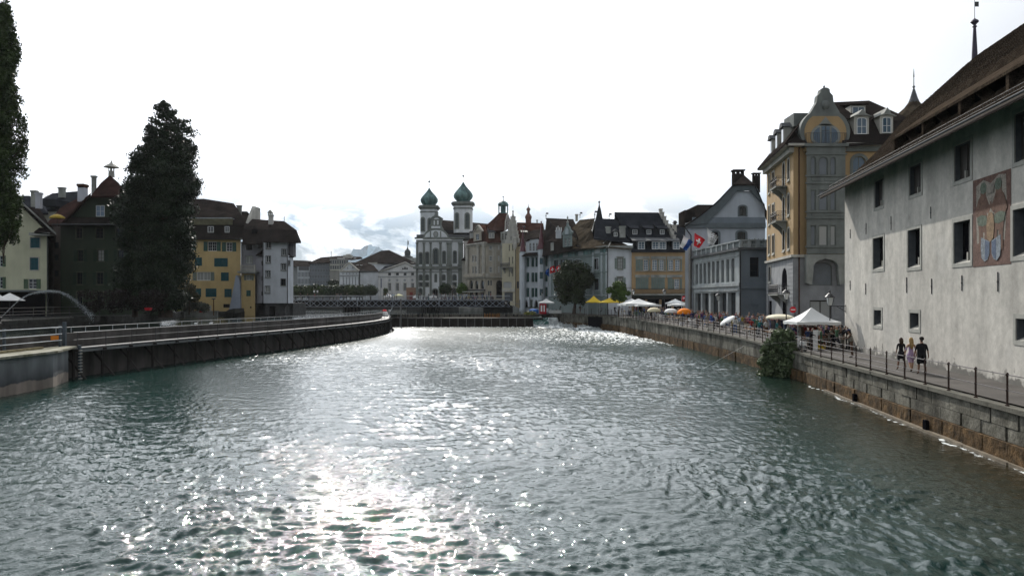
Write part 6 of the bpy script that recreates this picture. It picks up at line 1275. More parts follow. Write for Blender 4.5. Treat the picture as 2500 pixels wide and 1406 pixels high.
# ================================================================ LEFT BANK
def cream_house():
    D=106.0;z0=3.35
    E=empty('cream_house',(wx(20,D),D+7,z0),'cream gabled house with green shutters at the far left behind the poplar','building')
    cw=plaster('cream_wall',(0.50,0.50,0.36));f=Fac(E,-82,D,117.5,D,572,z0,cw,depth=14)
    op={'frame':m_white_fr,'grid':(2,3),'shut':m_gsh2,'state':'open'};cl={'frame':m_stone_l,'grid':(1,1),'shut':m_teal,'state':'closed','surround':m_stone_l,'sw':.1}
    for r_ in ((74.5,580,97.5,605),(74,629,94,659)):f.win(*r_,cl)
    f.win(69,681,89,705,op)
    for y0,y1 in ((583,601),(624,651),(676,704)):f.win(-9,y0,6,y1,op)
    for y0,y1 in ((583,601),(629,651),(680,704)):f.win(-50,y0,-34,y1,op)
    f.done(gable=[(-82,572.5),(17.5,470),(117.5,570),(117.5,572.5)]);f.win(32,525,45,548,{**op},hole=False)
    roof(E,t_brown,[[W(137,571.5,D-1.2),W(17.5,461,D-1.2),BK(17.5,461,D-1.2,14),BK(135,571.5,D-1.2,14)],[W(17.5,461,D-1.2),W(-102,571.5,D-1.2),BK(-100,571.5,D-1.2,14),BK(17.5,461,D-1.2,14)]],.35,raw=True)
    mb=MB()
    for s in ((137,573,17.5,463),(-102,573,17.5,463)):mb.hexa([W(s[0],s[1]+1,D-1.3),W(s[2],s[3]+1,D-1.3),W(s[2],s[3]+1,D-1.2),W(s[0],s[1]+1,D-1.2),W(s[0],s[1]-4,D-1.3),W(s[2],s[3]-4,D-1.3),W(s[2],s[3]-4,D-1.2),W(s[0],s[1]-4,D-1.2)])
    mb.build('verge_board',m_stone,E)
    roof(E,t_brown,[[(83,566,D-1.25),(135,571,D-1.25),(128,559,D-.1),(96,556,D-.1)]],.2,name='pent_roof');mb=MB();f.fbox(mb,f.a(84),f.a(135),0,1.25,wz(575,D-1),wz(568,D-1));mb.build('pent_eaves',m_stone,E)
    mb=MB();f.fbox(mb,f.a(-60),f.a(128),.1,5.2,wz(713,D),wz(709,D));mb.build('terrace_canopy',mat('canopy_sheet',(.13,.15,.16),.6,.1),E)
    mb=MB();f.fbox(mb,f.a(-60),f.a(112),.05,.1,z0,wz(713.5,D));mb.build('glazed_front',MDK,E)
    f.band('downpipe',m_iron,f.L-.12,f.L+.0,z0,f.z1,.1)
    # houses behind
    E=empty('chimneyed_house',(wx(75,125),130,3.35),'dark roofed house with three tall chimneys peeking out between poplar and gable','building');dd=124
    roof(E,t_slate,[[(40,520,dd),(118,520,dd),(112,507,dd+3),(72,478,dd+6),(36,478,dd+6)]],.3);mb=MB();mb.box(wx(36,dd),wx(128,dd),dd+.3,dd+9,3,wz(522,dd));mb.build('wall',m_stone,E);roof(E,t_brown,[[(62,546,dd-4),(122,552,dd-4),(96,508,dd-1),(66,506,dd-1)]],.3)
    chimney(E,75,87,465,505,dd+1,m_stone);chimney(E,86,98,470,509,dd-2.5,plaster('pale_chimney',(.45,.47,.52)));mb=MB()
    for k in (0,1):mb.tube(W(98,476+k*3,dd),W(122,478+k*3,dd),.03,n=4)
    mb.build('antenna_rail',m_iron,E)
    E=empty('grey_roofed_house',(wx(145,138),142,3.35),'broad grey roofed house with a squat chimney behind the dark red roof','building');dd=136
    roof(E,t_slate,[[(96,513,dd),(205,512,dd),(190,467,dd+9),(128,472,dd+8),(100,487,dd+4)]],.3);mb=MB();mb.box(wx(94,dd),wx(205,dd),dd+.3,dd+12,3,wz(515,dd));mb.build('wall',m_stone,E);chimney(E,142,155,457,482,dd+5,m_stone)
    mb=MB();mb.box(wx(110,dd-1),wx(140,dd-1),dd-1.5,dd+4,wz(506,dd),wz(489,dd));mb.build('dormer',t_slate,E)
def dark_house():
    D=114.0;z0=3.35
    E=empty('dark_green_house',(wx(268,D),D+7,z0),'tall shaded olive green house with half hipped gable beside the giant conifer','building')
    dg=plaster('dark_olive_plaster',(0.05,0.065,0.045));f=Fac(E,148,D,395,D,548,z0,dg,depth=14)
    st={'frame':m_white_fr,'grid':(2,3),'surround':mat('dark_surround',(.09,.10,.07),.9,.1),'sw':.12}
    sh={**st,'shut':mat('dark_green_shutter',(.03,.05,.035),.7,.1),'state':'open','lw':.55}
    for (x0,x1) in ((186,201),(234,252),(284,300),(332,348)):
        f.win(x0,557,x1,582,{**st,'frame':m_dark_fr});f.win(x0+4,610,x1+2,638,{**sh,'pane':MCUR if x0==234 else MG,'frame':m_dark_fr});f.win(x0+2,665,x1,694,{**sh,'frame':m_dark_fr})  # the one pale pane in the second row paints in reflected sky
        f.win(x0+2,712,x1,742,{**st,'frame':m_dark_fr})
    f.done(gable=[(160,548),(164,541),(224,478),(312,478),(372,541),(376,548)])
    f.win(235,502,256,529,{'frame':m_white_fr,'grid':(2,2),'pane':glass_mat('pale_sky_glass',(.16,.22,.30),.1)},hole=False)
    dd=D-1.1
    def back(X,Y):return BK(X,Y,dd,14)
    ap=W(268,428,D+4);apb=BK(268,428,D+4,10)
    roof(E,t_red if 0 else tiles('dark_red_tiles',(.030,.018,.016),(.055,.030,.026)),[[W(222,470,dd),W(148,545,dd),back(148,545),back(222,470)],[W(314,470,dd),back(314,470),back(388,545),W(388,545,dd)],
        [W(222,478,dd-.2),W(314,478,dd-.2),W(290,447,D+1.7),ap,W(246,447,D+1.7)],[W(222,478,dd-.2),W(246,447,D+1.7),ap,apb,back(222,470)],[W(314,478,dd-.2),back(314,470),apb,ap,W(290,447,D+1.7)]],.3,raw=True)
    roof(E,t_brown,[[(145,547,D-1.5),(392,547,D-1.5),(384,530,D+.05),(165,530,D+.05)]],.25,name='pent_roof')
    f.band('gutter',m_lead,-.3,f.L+.3,wz(549,D-1.5),wz(546.5,D-1.5),1.7,1.45)
    mb=MB();p=Vector((ap.x,ap.y+.5,ap.z-.2));mb.lathe(p,[(.5,0),(.45,.9)],6);mb.lathe(p,[(.12,.9),(.12,1.5)],6)
    for k in range(5):t=k*1.257;mb.tube(p+Vector((.4*math.cos(t),.4*math.sin(t),.85)),p+Vector((.4*math.cos(t),.4*math.sin(t),1.5)),.06,n=4)
    mb.lathe(p,[(1.15,1.45),(.75,1.75),(.2,2.1),(.06,2.5)],8);mb.build('roof_lantern',m_stone_l,E)
    chimney(E,223,232,429,476,D+2,m_stone)
    mb=MB();mb.box(wx(131,D+3),wx(148,D+3),D+3,D+10,z0,wz(553,D+3));mb.build('side_annex',plaster('brownish_plaster',(.13,.11,.10)),E)
    for y0,y1 in ((592,606),(622,636),(660,676)):
        mb=MB();mb.box(wx(134,D+3),wx(143,D+3),D+2.93,D+3,wz(y1,D+3),wz(y0,D+3));mb.build('window_pane',MG,E)
    E=empty('dark_red_roofed_house',(wx(180,128),132,3.35),'house with a long dark red roof, white red capped chimney and yellow sunshade','building');dd=124
    roof(E,tiles('dark_red_tiles',(.030,.018,.016),(.055,.030,.026)),[[(112,548,dd-2),(165,552,dd-4),(224,478,dd+2),(190,484,dd+6),(150,505,dd+4)]],.3);mb=MB();mb.box(wx(110,dd),wx(215,dd),dd+.3,dd+12,3.3,wz(550,dd));mb.build('wall',m_stone,E)
    mb=MB();mb.box(wx(189,dd+3),wx(205,dd+3),dd+3,dd+4.2,wz(492,dd+3),wz(458,dd+3));mb.build('chimney',plaster('pale_chimney',(.45,.47,.52)),E)
    mb=MB();mb.box(wx(189,dd+3),wx(192,dd+3),dd+3,dd+4.2,wz(458,dd+3),wz(455,dd+3));mb.box(wx(202,dd+3),wx(205,dd+3),dd+3,dd+4.2,wz(458,dd+3),wz(455,dd+3));mb.box(wx(188,dd+3),wx(206,dd+3),dd+2.8,dd+4.4,wz(455,dd+3),wz(449,dd+3));mb.build('chimney_cap',t_red,E)
    S=empty('sunshade',W(137,533,dd-4.5),'mustard yellow sunshade on a roof terrace left of the dark green house','sunshade');c=W(140,532,dd-4.5);mb=MB();mb.lathe(c,[(1.15,-.1),(1.0,.15),(.6,.42),(.1,.55)],10);mb.build('canopy',cloth_mat('mustard_cloth',(.35,.25,.03)),S);mb=MB();mb.tube(c+Vector((0,0,-1.5)),c,.04);mb.build('pole',m_iron,S)
def yellow_house():
    D=151.0;z0=2.2
    E=empty('yellow_house',(wx(520,D),D+7,2.6),'yellow waterside house with teal shutters and a pale grey buttress','building')
    yw=plaster('yellow_plaster',(0.52,0.39,0.19));f=Fac(E,432,D,588,D,580,z0,yw,depth=14)
    cl={'frame':m_stone_l,'grid':(1,1),'shut':m_teal,'state':'closed','fw':.04};op={'frame':m_white_fr,'grid':(4,3),'fw':.1,'shut':m_gsh,'state':'open','lw':.75}
    for r_ in ((475.5,628.5,493,649),(523,630,556,651),(539.5,665,558.5,686),(472,704,491,725),(502,704,528.5,725),(548,705,565.5,725.5)):f.win(*r_,cl)
    f.win(507,590,529,613,op);f.win(552,591.5,567,614,op);f.win(458,587,468,611,op)
    f.win(480,664,514,685,{'frame':m_white_fr,'grid':(4,1),'pane':MCUR,'fw':.12,'shut':m_greysh,'state':'open','lw':.7})
    f.win(545,742,561,751,{'frame':m_dark_fr,'grid':(3,1),'pane':MDK});f.win(506,748,515,752,{'frame':m_dark_fr,'grid':(1,1),'pane':MDK});f.done()
    # attic: dark clad mansard, pale canopy strip, big upper roof
    roof(E,t_brown,[[(428,583,D-.7),(596,583,D-.7),(592,549,D-.15),(428,549,D-.15)]],.2)
    mb=MB();mb.hexa([W(430,549,D-.4),W(568,549,D-.4),W(568,549,D+.6),W(430,549,D+.6),W(430,534,D-1.4),W(569,534,D-1.4),W(569,534,D+.6),W(430,534,D+.6)]);mb.build('canopy_strip',mat('yellowed_board',(.30,.28,.19),.8,.2,1,streak=.2),E)
    mb=MB();mb.box(wx(430,D),wx(570,D),D-1.5,D+.5,wz(533.9,D-1.4),wz(531.5,D-1.4));mb.build('canopy_edge',m_metal,E)
    for x0,x1 in ((508,522.5),(549.5,561)):add_window(E,Vector((wx((x0+x1)/2,D-.5),D-.62,wz(568,D-.6))),0,wx(x1,D)-wx(x0,D),wz(553,D)-wz(568,D),{'frame':m_white_fr,'grid':(2,3),'fw':.12},inset=-.06)
    roof(E,t_brown,[[(428,550,D-.2),(597,550,D-.2),(594,531,D+1.0),(428,530,D+.8)],[(428,530,D+.8),(594,531,D+1.0),(571,497,D+7),(531,493,D+7.4),(515,492,D+7.4),(498,485.5,D+9),(428,486,D+9)],[(428,486,D+9),(498,485.5,D+9),(571,497,D+7),(592,583,D+14),(428,583,D+14)]],.25)
    mb=MB();mb.prism([(wx(588,D),D-.75,wz(583,D-.7)),(wx(588,D),D+6.5,wz(503,D+6)),(wx(588,D),D+10,wz(503,D+6)),(wx(588,D),D+10,wz(583,D))],(.55,0,0));mb.build('fire_wall',m_stone_l,E)
    chimney(E,578,588,501,540,D+5.5,m_stone)
    # buttress, painted grey, rooted in the water
    mb=MB();mb.prism([W(567,766,D-.1),W(597,766,D-.1),W(594,690,D-.1),W(589,673,D-.1),W(585,673,D-.1),W(580,700,D-.1)],(0,-2.1,0));mb.build('buttress',plaster('grey_paint',(.30,.34,.41)),E)
    # narrow bay to the right, balcony on its roof
    b=Fac(E,589,D-1.6,623,D-1.6,668,z0,yw,depth=6,name='bay_wall');b.win(601,671.5,614.5,684,{'frame':m_white_fr,'grid':(2,1),'pane':MCUR,'shut':m_greysh,'state':'open','lw':.35});b.win(601.5,708.5,612,723,{**cl,'shut':m_gsh});b.win(610,748,614,752.5,{'frame':m_dark_fr,'grid':(1,1),'pane':MDK});b.done()
    B=empty_part('balcony',E,Vector((0,0,0)),0);mb=MB();mb.box(wx(582,D-2),wx(628,D-2),D-2.6,D-.05,wz(666.5,D-2),wz(662,D-2));mb.build('balcony_slab',m_stone,B)
    mb=MB();zs,ze=wz(662,D-2),wz(648,D-2);x0,x1=wx(590,D-2),wx(624,D-2)
    for k in range(12):mb.lathe((x0+.25+(x1-x0-.5)*k/11,D-2.35,zs),[(.06,0),(.09,.25),(.05,.5),(.07,ze-zs-.1)],6)
    mb.box(x0,x1,D-2.5,D-2.2,ze-.14,ze);mb.box(x0-.1,x0+.2,D-2.55,D-2.2,zs,ze+.1);mb.box(x1-.2,x1+.1,D-2.55,D-2.2,zs,ze+.1);mb.build('balustrade',m_stone_l,B)
def white_house():
    D=149.0
    E=empty('white_tower_house',(wx(680,D),D+5,2.6),'white waterside house with a projecting half round turret on a dark stone pier','building')
    lv=plaster('lavender_grey_plaster',(0.31,0.31,0.345));wt=plaster('turret_white',(0.58,0.61,0.65));zb=wz(740,D)
    f=Fac(E,588.5,D+2.5,716,D+2.5,590,zb,lv,depth=11)
    f.win(601,593,616,610.5,{'frame':m_dark_fr,'grid':(2,1)});f.win(601,625,616,643,{'frame':m_white_fr,'grid':(2,1),'pane':MCUR,'surround':m_stone,'sw':.12});f.win(630,594,641,606.5,{'frame':m_dark_fr,'grid':(2,1)});f.done()
    ws={'frame':m_white_fr,'grid':(2,3),'fw':.09,'surround':m_iron,'sw':.07,'sill':m_stone,'inset':.1}
    a=Fac(E,627,D+1.2,646,D+.2,622,zb,lv,depth=2,name='annex_wall')
    for y0,y1 in ((637,648),(674,685),(712,722)):a.win(638,y0,642,y1,{'frame':m_dark_fr,'grid':(1,1)})
    a.done();roof(E,t_brown,[[(624,623,D+.6),(644,623,D-.2),(645,607,D+2.4)]],.15,name='small_roof')
    t=Fac(E,643.5,D-1.0,703.5,D-1.6,589,zb,wt,depth=4,name='turret_wall')
    for r_ in ((650,590.5,661,606),(649.5,625,660.5,640.5),(649,661,659.5,676)):t.win(*r_,ws)
    t.win(647.5,698.5,659,714,{**ws,'pane':MCUR})
    for r_ in ((688,608,698.5,623.5),(686.5,643.5,698,659)):t.win(*r_,ws)
    t.win(686,681,697,696,{**ws,'frame':m_dark_fr});t.done()
    s=Fac(E,703.5,D-1.6,716,D+2.3,625,zb,wt,depth=2,name='turret_wall');s.win(703.9,636.5,708,647,{**ws,'frame':m_dark_fr});s.done();mb=MB();mb.box(wx(703,D),wx(714,D),D+.5,D+2.4,wz(626,D),wz(590,D));mb.build('upper_wall',mat('dull_grey_timber',(.16,.15,.16),.8,.1),E)  # upper wall is a plain dark grey box
    roof(E,t_brown,[[(702,626,D-1.8),(719,627,D+1.7),(706,612,D+2.4)]],.15,name='small_roof')
    for X in (643.4,703.3):mb=MB();p=Vector((wx(X,D-1.4),D-1.85,0));mb.tube((p.x,p.y,zb),(p.x,p.y,wz(590,D)),.07,n=6);mb.build('downpipe',m_iron,E)
    # roof
    roof(E,t_brown,[[(592,595,D-.3),(735,590,D-.9),(724,562,D+1.8),(592,558,D+2.0)],[(592,558,D+2.0),(724,562,D+1.8),(694,540,D+6.5),(612,534.5,D+7),(605,517,D+9),(592,516,D+9)],[(735,590,D-.9),(735,590,D+12),(724,562,D+10),(724,562,D+1.8)],[(724,562,D+1.8),(724,562,D+10),(694,540,D+6.5)],[(612,534.5,D+7),(694,540,D+6.5),(735,590,D+14),(592,592,D+14)]],.3)
    roof(E,t_brown,[[(641,590,D-2.4),(707,590,D-2.6),(702,562,D-.4),(649,560,D-.2)],[(649,560,D-.2),(702,562,D-.4),(671,543.5,D+2.8)]],.2,name='turret_roof')
    roof(E,t_brown,[[(612,568,D+.9),(619,551,D+1.6),(630,560,D+1.0)]],.2,name='dormer_roof');mb=MB();mb.box(wx(615,D+1),wx(626,D+1),D+.9,D+3,wz(570,D+1),wz(560,D+1));mb.build('dormer',MDK,E)
    roof(E,t_brown,[[(590,530,D+9),(614,526,D+8.6),(602,516,D+10),(590,516,D+10)]],.3)
    c=chimney(E,655,665.5,524,548,D+3.6,plaster('chimney_white',(.48,.47,.44)));mb=MB();p=W(660.2,524,D+3.9)
    for sx in (-.33,0,.33):mb.box(p.x+sx-.05,p.x+sx+.05,p.y-.3,p.y+.3,p.z,p.z+.3)
    mb.prism([(p.x-.55,p.y-.4,p.z+.3),(p.x+.55,p.y-.4,p.z+.3),(p.x,p.y-.4,p.z+.95)],(0,.8,0));mb.build('chimney_cap',m_stone_l,E)
    mb=MB();mb.tube(W(694,540,D+6.5),W(694,529,D+6.5),.06,n=5);mb.build('roof_finial',m_iron,E)
    # pier of dark stone standing in the water
    ds=mat('dark_pier_stone',(.06,.06,.06),.9,.3,1.0);
    P=MB();P.box(wx(588.5,D),wx(706,D),D+2.6,D+12,1.5,zb-.02);P.box(wx(652,D),wx(662,D),D-1.0,D+2.5,1.5,zb-.02);P.box(wx(676,D),wx(700,D),D-1.0,D+2.5,1.5,zb-.02)
    P.prism([W(645,740.3,D-1),W(703,740.3,D-1.4),W(698,748,D-1.2),W(651,748,D-1)],(0,3.4,0));P.build('stone_pier',ds,E)
    # dark panel behind the gap between the pier legs
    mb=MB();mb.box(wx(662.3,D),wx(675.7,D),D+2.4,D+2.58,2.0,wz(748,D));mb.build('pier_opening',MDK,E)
cream_house();dark_house();yellow_house();white_house()
def big_trees():
    r=random.Random(3)
    # giant sequoia
    D=100.0;bx,by=wx(404,D),D;z0=3.35;zt=wz(253,D);cl=[];limbs=[]
    outl=[(253,3,3),(262,12,12),(280,26,30),(300,34,58),(325,48,64),(350,62,68),(380,80,70),(400,85,64),(420,80,72),(450,82,74),(480,96,70),(500,110,68),(520,118,78),(560,124,84),(600,122,68),(640,118,66),(680,116,48),(720,96,52),(745,70,40)]
    ys=[o[0] for o in outl]
    y=258.0
    while y<748:
        t=(y-253)/495;l=np.interp(y,ys,[o[1] for o in outl])/19.0;rr=np.interp(y,ys,[o[2] for o in outl])/19.0;z=wz(y,D);n_=int(6+17*min(1,t*2.2)) if y<480 else 17
        for k in range(n_):
            a=r.uniform(0,6.283);R_x=(rr if math.cos(a)>0 else l);f=r.uniform(.5,.95) if y<480 else r.uniform(.15,.78);px=bx+math.cos(a)*R_x*f;py=by+math.sin(a)*(l+rr)/2*f
            s=r.uniform(.5,1.15)*(0.55+min(1,t*3)*.75);cl.append((px,py,z+r.uniform(-.5,.5),s*1.15,s*1.1,s*.75));
            if k % 2==0:limbs.append(((bx,by,z-.4),(px,py,z),.10))
        y += 15 if y<480 else 17
    E=tree('giant_sequoia','towering dark sequoia with a pointed crown between the dark green and yellow houses',(bx,by,z0),[(bx,by,z0+8),(bx,by,z0+17),(bx,by,zt-2.5)],cl,120000,.22,leaf_seq,limbs,seed=8,r0=.95,shell=.3)
    # low foliage shelf to its left
    cl=[];
    for k in range(70):X=r.uniform(282,400);y=r.uniform(462,740);dd=r.uniform(99,105);lx=np.interp(y,[462,480,520,600,740],[312,292,284,282,290]);X=max(X,lx+12);c=W(X,y,dd);cl.append((c.x,dd,c.z,1.4,1.3,.9))
    tree('broad_yew','very dark broad evergreen pressed against the left side of the giant sequoia',(wx(330,102),102,z0),[(wx(330,102),102,z0+9)],cl,30000,.27,leaf_seq,seed=9,r0=.4,shell=.3)
    cl=[]
    for k in range(26):X=r.uniform(205,395);y=r.uniform(716,752);c=W(X,y,96);cl.append((c.x,96+r.uniform(-1,2),c.z,1.3,1.2,.7))
    leaf_blob('garden_shrubs','dark reddish shrubbery on the shaded bank below the dark green house','shrubs',cl,7000,.18,leafmat('dark_red_leaf',(.010,.009,.007),(.022,.016,.011)),12)
    # poplar
    D=78.0;bx,by=wx(10,D),D;zt=wz(20,D);cl=[];limbs=[]
    outl=[(18,5),(45,19),(80,31),(150,42),(220,50),(300,56),(400,54),(450,47),(500,40),(560,34),(600,36)];ys=[o[0] for o in outl];y=24.0
    while y<592:
        w_=np.interp(y,ys,[o[1] for o in outl])/24.4;z=wz(y,D)
        for k in range(9):
            a=r.uniform(0,6.283);f=r.uniform(.1,.82);s=r.uniform(.38,.8);px=bx+math.cos(a)*w_*f;py=by+math.sin(a)*w_*f;cl.append((px,py,z,s*.8,s*.8,s*1.5));
            if k==0:limbs.append(((bx,by,z-2.5),(px,py,z),.06))
        y += 13
    tree('tall_poplar','very tall narrow poplar cut by the left edge of the photo',(bx-1.9,by,3.35),[(bx-1.4,by,9),(bx-.4,by,20),(bx+.5,by,zt-1.5)],cl,56000,.20,leaf_pop,limbs,seed=5,r0=.5,shell=.25,aspect=1.3)
    # garden by the canal
    c=W(423,742,118);leaf_blob('flowering_shrub','yellow green sunlit shrub leaning out at the foot of the sequoia','shrub',[(c.x,118,c.z,1.0,.8,1.0),(c.x+.7,118,c.z-.5,.6,.6,.6)],1500,.2,mat('lime_leaf_bright',(.16,.20,.04),.6,.3,1,col2=(.35,.38,.10)),31)
    c=W(462,718,135);tree('small_tree','small reddish green tree before the left edge of the yellow house',(c.x,135,3.0),[(c.x,135,c.z)],[(c.x,135,c.z+.6,1.2,1,1.4),(c.x-.9,135,c.z-.2,.9,.9,.9),(c.x+.9,135,c.z-.6,.9,.9,.8)],1800,.26,leafmat('mixed_leaf',(.03,.045,.02),(.09,.075,.035)),r0=.12,seed=32)
    c=W(472,746,136);leaf_blob('low_bush','rounded grey green bush by the canal steps','shrub',[(c.x-.8,136,c.z,2.4,1,1.1),(c.x+1.6,136,c.z-.3,1.2,1,.8)],2000,.22,leafmat('grey_green_leaf',(.05,.06,.045),(.09,.10,.075)),33)
big_trees()
def left_bank_things():
    # bank wall of the canal with stone blocks
    E=empty('canal_wall',(-50,95,UPZ),'dark stone retaining wall along the mill canal below the garden','wall');st=mat('dark_wall_stone',(.04,.04,.036),.9,.35,1.5,.02,8)
    pl=[(-49,75,3.36),(-54.2,125,3.36),(-62,149,3.36)];r=random.Random(2);n=0
    me=None
    def run(x0,y0,x1,y1,z0,z1,ln,mname):
        nonlocal n
        L_=math.hypot(x1-x0,y1-y0);u=((x1-x0)/L_,(y1-y0)/L_);k=int(L_/ln);rows=3
        for j in range(rows):
            for i in range(k):
                a0=(i+.5*(j % 2))*L_/k;a1=min(L_,a0+L_/k-.04);o=r.uniform(0,.06);mb=MB();zz0=z0+(z1-z0)*j/rows;zz1=z0+(z1-z0)*(j+1)/rows-.03
                p=[(x0+u[0]*a+u[1]*q,y0+u[1]*a-u[0]*q) for a,q in ((a0,.02+o),(a1,.02+o),(a1,-.2),(a0,-.2))];mb.hexa([(a,b,zz0) for a,b in p]+[(a,b,zz1) for a,b in p]);mb.build('stone',st,E)
    run(-49,75,-54.2,125,UPZ-.2,3.62,2.2,'s');run(-54.2,125,-62,149,UPZ-.2,3.5,2.2,'s')
    # fence with thin bars by the near edge
    F=empty('garden_fence',(-48.6,70,3.35),'dark iron fence with close vertical bars along the left bank','fence');mb=MB();mr=MB()
    for k in range(150):t=k/149;x,y=-48.2-3.2*t,60+36*t;mb.box(x-.012,x+.012,y-.012,y+.012,3.4,4.1)
    mr.tube((-48.2,60,4.12),(-51.4,96,4.12),.03);mr.tube((-48.2,60,3.5),(-51.4,96,3.5),.03);a=mb.build('bars',m_iron,F);a['kind']='stuff';mr.build('rail',m_iron,F)
    G=empty('bank_railing',(-52,90,3.35),'two bar railing running before the shaded garden','railing');mr=MB();pr=None
    for k in range(14):
        t=k/13;x,y=-51.3-2.9*t,66+50*t;mb=MB();mb.box(x-.03,x+.03,y-.03,y+.03,3.35,4.75)
        if pr is None:pr=mb.build('post',m_iron,G);p0=(x,y)
        else:c=bpy.data.objects.new('post',pr.data);C.objects.link(c);c.parent=G;c.location=(x-p0[0],y-p0[1],0)
    mr.tube((-51.3,66,4.75),(-54.2,116,4.75),.035);mr.tube((-51.3,66,4.35),(-54.2,116,4.35),.03);mr.build('rail',m_iron,G)
    # low dark blocks beside the canal
    for (X0,X1,Y0,Y1,dd,nm) in ((180,232,773,786,82,'low dark concrete bench left part under the garden railing'),(262,297,773,786,84,'low dark concrete bench right part under the garden railing')):
        mb=MB();mb.box(wx(X0,dd),wx(X1,dd),dd,dd+1,3.3,wz(Y0,dd));mb.box(wx(X0,dd)-.1,wx(X1,dd)+.1,dd-.08,dd+1.1,wz(Y0,dd),wz(Y0,dd)+.08);tag(mb.build('concrete_bench',st),nm,'bench','concrete benches by the canal')
    # restaurant parasols at far left
    for (X,Y,w_,dd,lb) in ((24,715.5,33,95,'white cafe parasol, right one of the pair left of the water arc'),(-12,713,32,93,'white cafe parasol cut by the left photo edge')):
        P=empty('cafe_parasol',(wx(X,dd),dd,3.35),lb,'parasol','white cafe parasols on the left bank');c=Vector((wx(X,dd),dd,0));r0=w_/FPX*dd;mb=MB();mb.lathe(c,[(r0,wz(733,dd)-.06),(r0,wz(733,dd)),(r0*.5,wz(724,dd)),(.06,wz(Y,dd))],8);mb.build('canopy',m_flag_w,P);mb=MB();mb.tube((c.x,c.y,3.35),(c.x,c.y,wz(Y,dd)),.04);mb.build('pole',m_iron,P)
    # small things below the yellow house: steps, lamp, red figure, signs
    E=empty('canal_terrace',(wx(485,143),143,UPZ),'weathered stone landing and low wall at the foot of the yellow house','wall');mb=MB();mb.box(wx(395,143),wx(568,143),143,150.8,UPZ-.5,3.35);mb.build('landing',st,E);mb=MB();mb.box(wx(440,140),wx(530,140),140,140.5,2.2,3.5);mb.box(wx(440,140),wx(532,140),139.9,140.6,3.5,3.62);mb.build('low_wall',m_stone,E);mb=MB();mb.prism([W(545,764,141),W(574,764,141),W(572,753,141),W(560,755,141)],(0,5,0));mb.build('rock_slope',st,E)
    L_=empty('canal_lamp',(wx(521.5,138),138,2.2),'thin rusty post with a flat round lamp before the yellow house','street lamp');mb=MB();c=W(521.5,770,138);mb.tube(c,W(521.5,731,138),.10,n=6);mb.build('post',mat('rusty_iron',(.10,.05,.02),.8,.2),L_);mb=MB();mb.lathe(W(521.5,730,138),[(.1,-.1),(.42,.05),(.4,.12),(.05,.2)],10);mb.build('lamp_shade',m_iron,L_)
    p=W(490.5,758,139);tag(MB().lathe((p.x,p.y,3.35),[(.28,0),(.30,.5),(.22,1.0),(.18,1.15),(.05,1.3)],8).build('red_buoy',cloth_mat('signal_red',(.4,.02,.03))),'closed red parasol standing on the landing before the yellow house','parasol')
    p=W(513,760,140);tag(MB().box(p.x-.2,p.x+.2,p.y,p.y+.1,3.35,4.6).build('notice_board',m_stone_l),'narrow pale notice board beside the rusty lamp post','sign')
    p=W(362,754,86);mb=MB();mb.box(p.x-.30,p.x+.30,p.y-.3,p.y+.3,p.z-.02,p.z+.12);mb.box(p.x-.24,p.x+.24,p.y-.28,p.y+.28,p.z-.16,p.z-.02);tag(mb.build('red_crate',cloth_mat('signal_red',(.4,.02,.03))),'small bright red box on the shaded bank railing','box')
    Bc=empty('parked_bicycle',W(392,757,100),'pale bicycle leaning on the wall below the sequoia','bicycle');c=W(392,752,100);mb=MB()
    for sx in (-.52,.52):mb.path([c+Vector((sx+.33*math.cos(t*.524),0,.33*math.sin(t*.524))) for t in range(13)],.02,4)
    mb.build('wheels',m_iron,Bc);mb=MB();mb.path([c+Vector((-.52,0,0)),c+Vector((-.2,0,.5)),c+Vector((.35,0,.52)),c+Vector((.05,0,0)),c+Vector((-.52,0,0))],.03,4);mb.path([c+Vector((.52,0,0)),c+Vector((.35,0,.62)),c+Vector((.2,0,.72))],.03,4);mb.box(c.x-.32,c.x-.08,c.y-.06,c.y+.06,c.z+.56,c.z+.62);mb.build('frame',m_flag_w,Bc)
    for (X,Y,dd,lb) in ((418,745,117,'white flower cluster at the left of the yellow green shrub'),(405,751,116,'low white blossoms beside the bicycle')):
        c=W(X,Y,dd);leaf_blob('white_flowers',lb,'flowers',[(c.x,dd,c.z,.55,.4,.35)],120,.16,m_flag_w,int(X),group='white blossoms by the canal wall')
    for (X,Y,dd,lb) in ((478,792,74,'white gull on the dam parapet, left of two'),(515,794,75,'white gull on the dam parapet, right of two')):
        c=W(X,Y,dd);c.z=3.23;mb=MB();mb.lathe(c+Vector((0,0,.12)),[(0,-.1),(.08,-.06),(.1,0),(.06,.07),(0,.1)],8,sx=2.0);mb.lathe(c+Vector((.17,0,.24)),[(0,-.05),(.055,0),(0,.05)],6);mb.tube(c+Vector((.2,0,.24)),c+Vector((.29,0,.22)),.012,.004,4);mb.tube(c,c+Vector((0,0,.06)),.012,n=4);tag(mb.build('gull',m_flag_w,smooth=True),lb,'bird','gulls on the dam')
    # arching water jet
    r=np.random.default_rng(4);D=82.0;pts=[(0,777),(20,757),(45,733),(70,718),(95,711.5),(120,708.5),(145,711),(165,718),(185,732),(205,750),(218,763),(228,772)]
    n=3400;t=r.random(n)*(len(pts)-1);i=np.minimum(t.astype(int),len(pts)-2);f=t-i;P_=np.array(pts,float);X=P_[i,0]*(1-f)+P_[i+1,0]*f;Y=P_[i,1]*(1-f)+P_[i+1,1]*f
    sp=.02+.22*(t/(len(pts)-1))**1.4;cx_=(X-CX)/FPX*D+r.normal(0,1,n)*sp*.6;cz_=CZ-(Y-HY)/FPX*D+r.normal(0,1,n)*sp*.5-np.abs(r.normal(0,1,n))*sp*1.1;cy_=D+r.normal(0,1,n)*sp
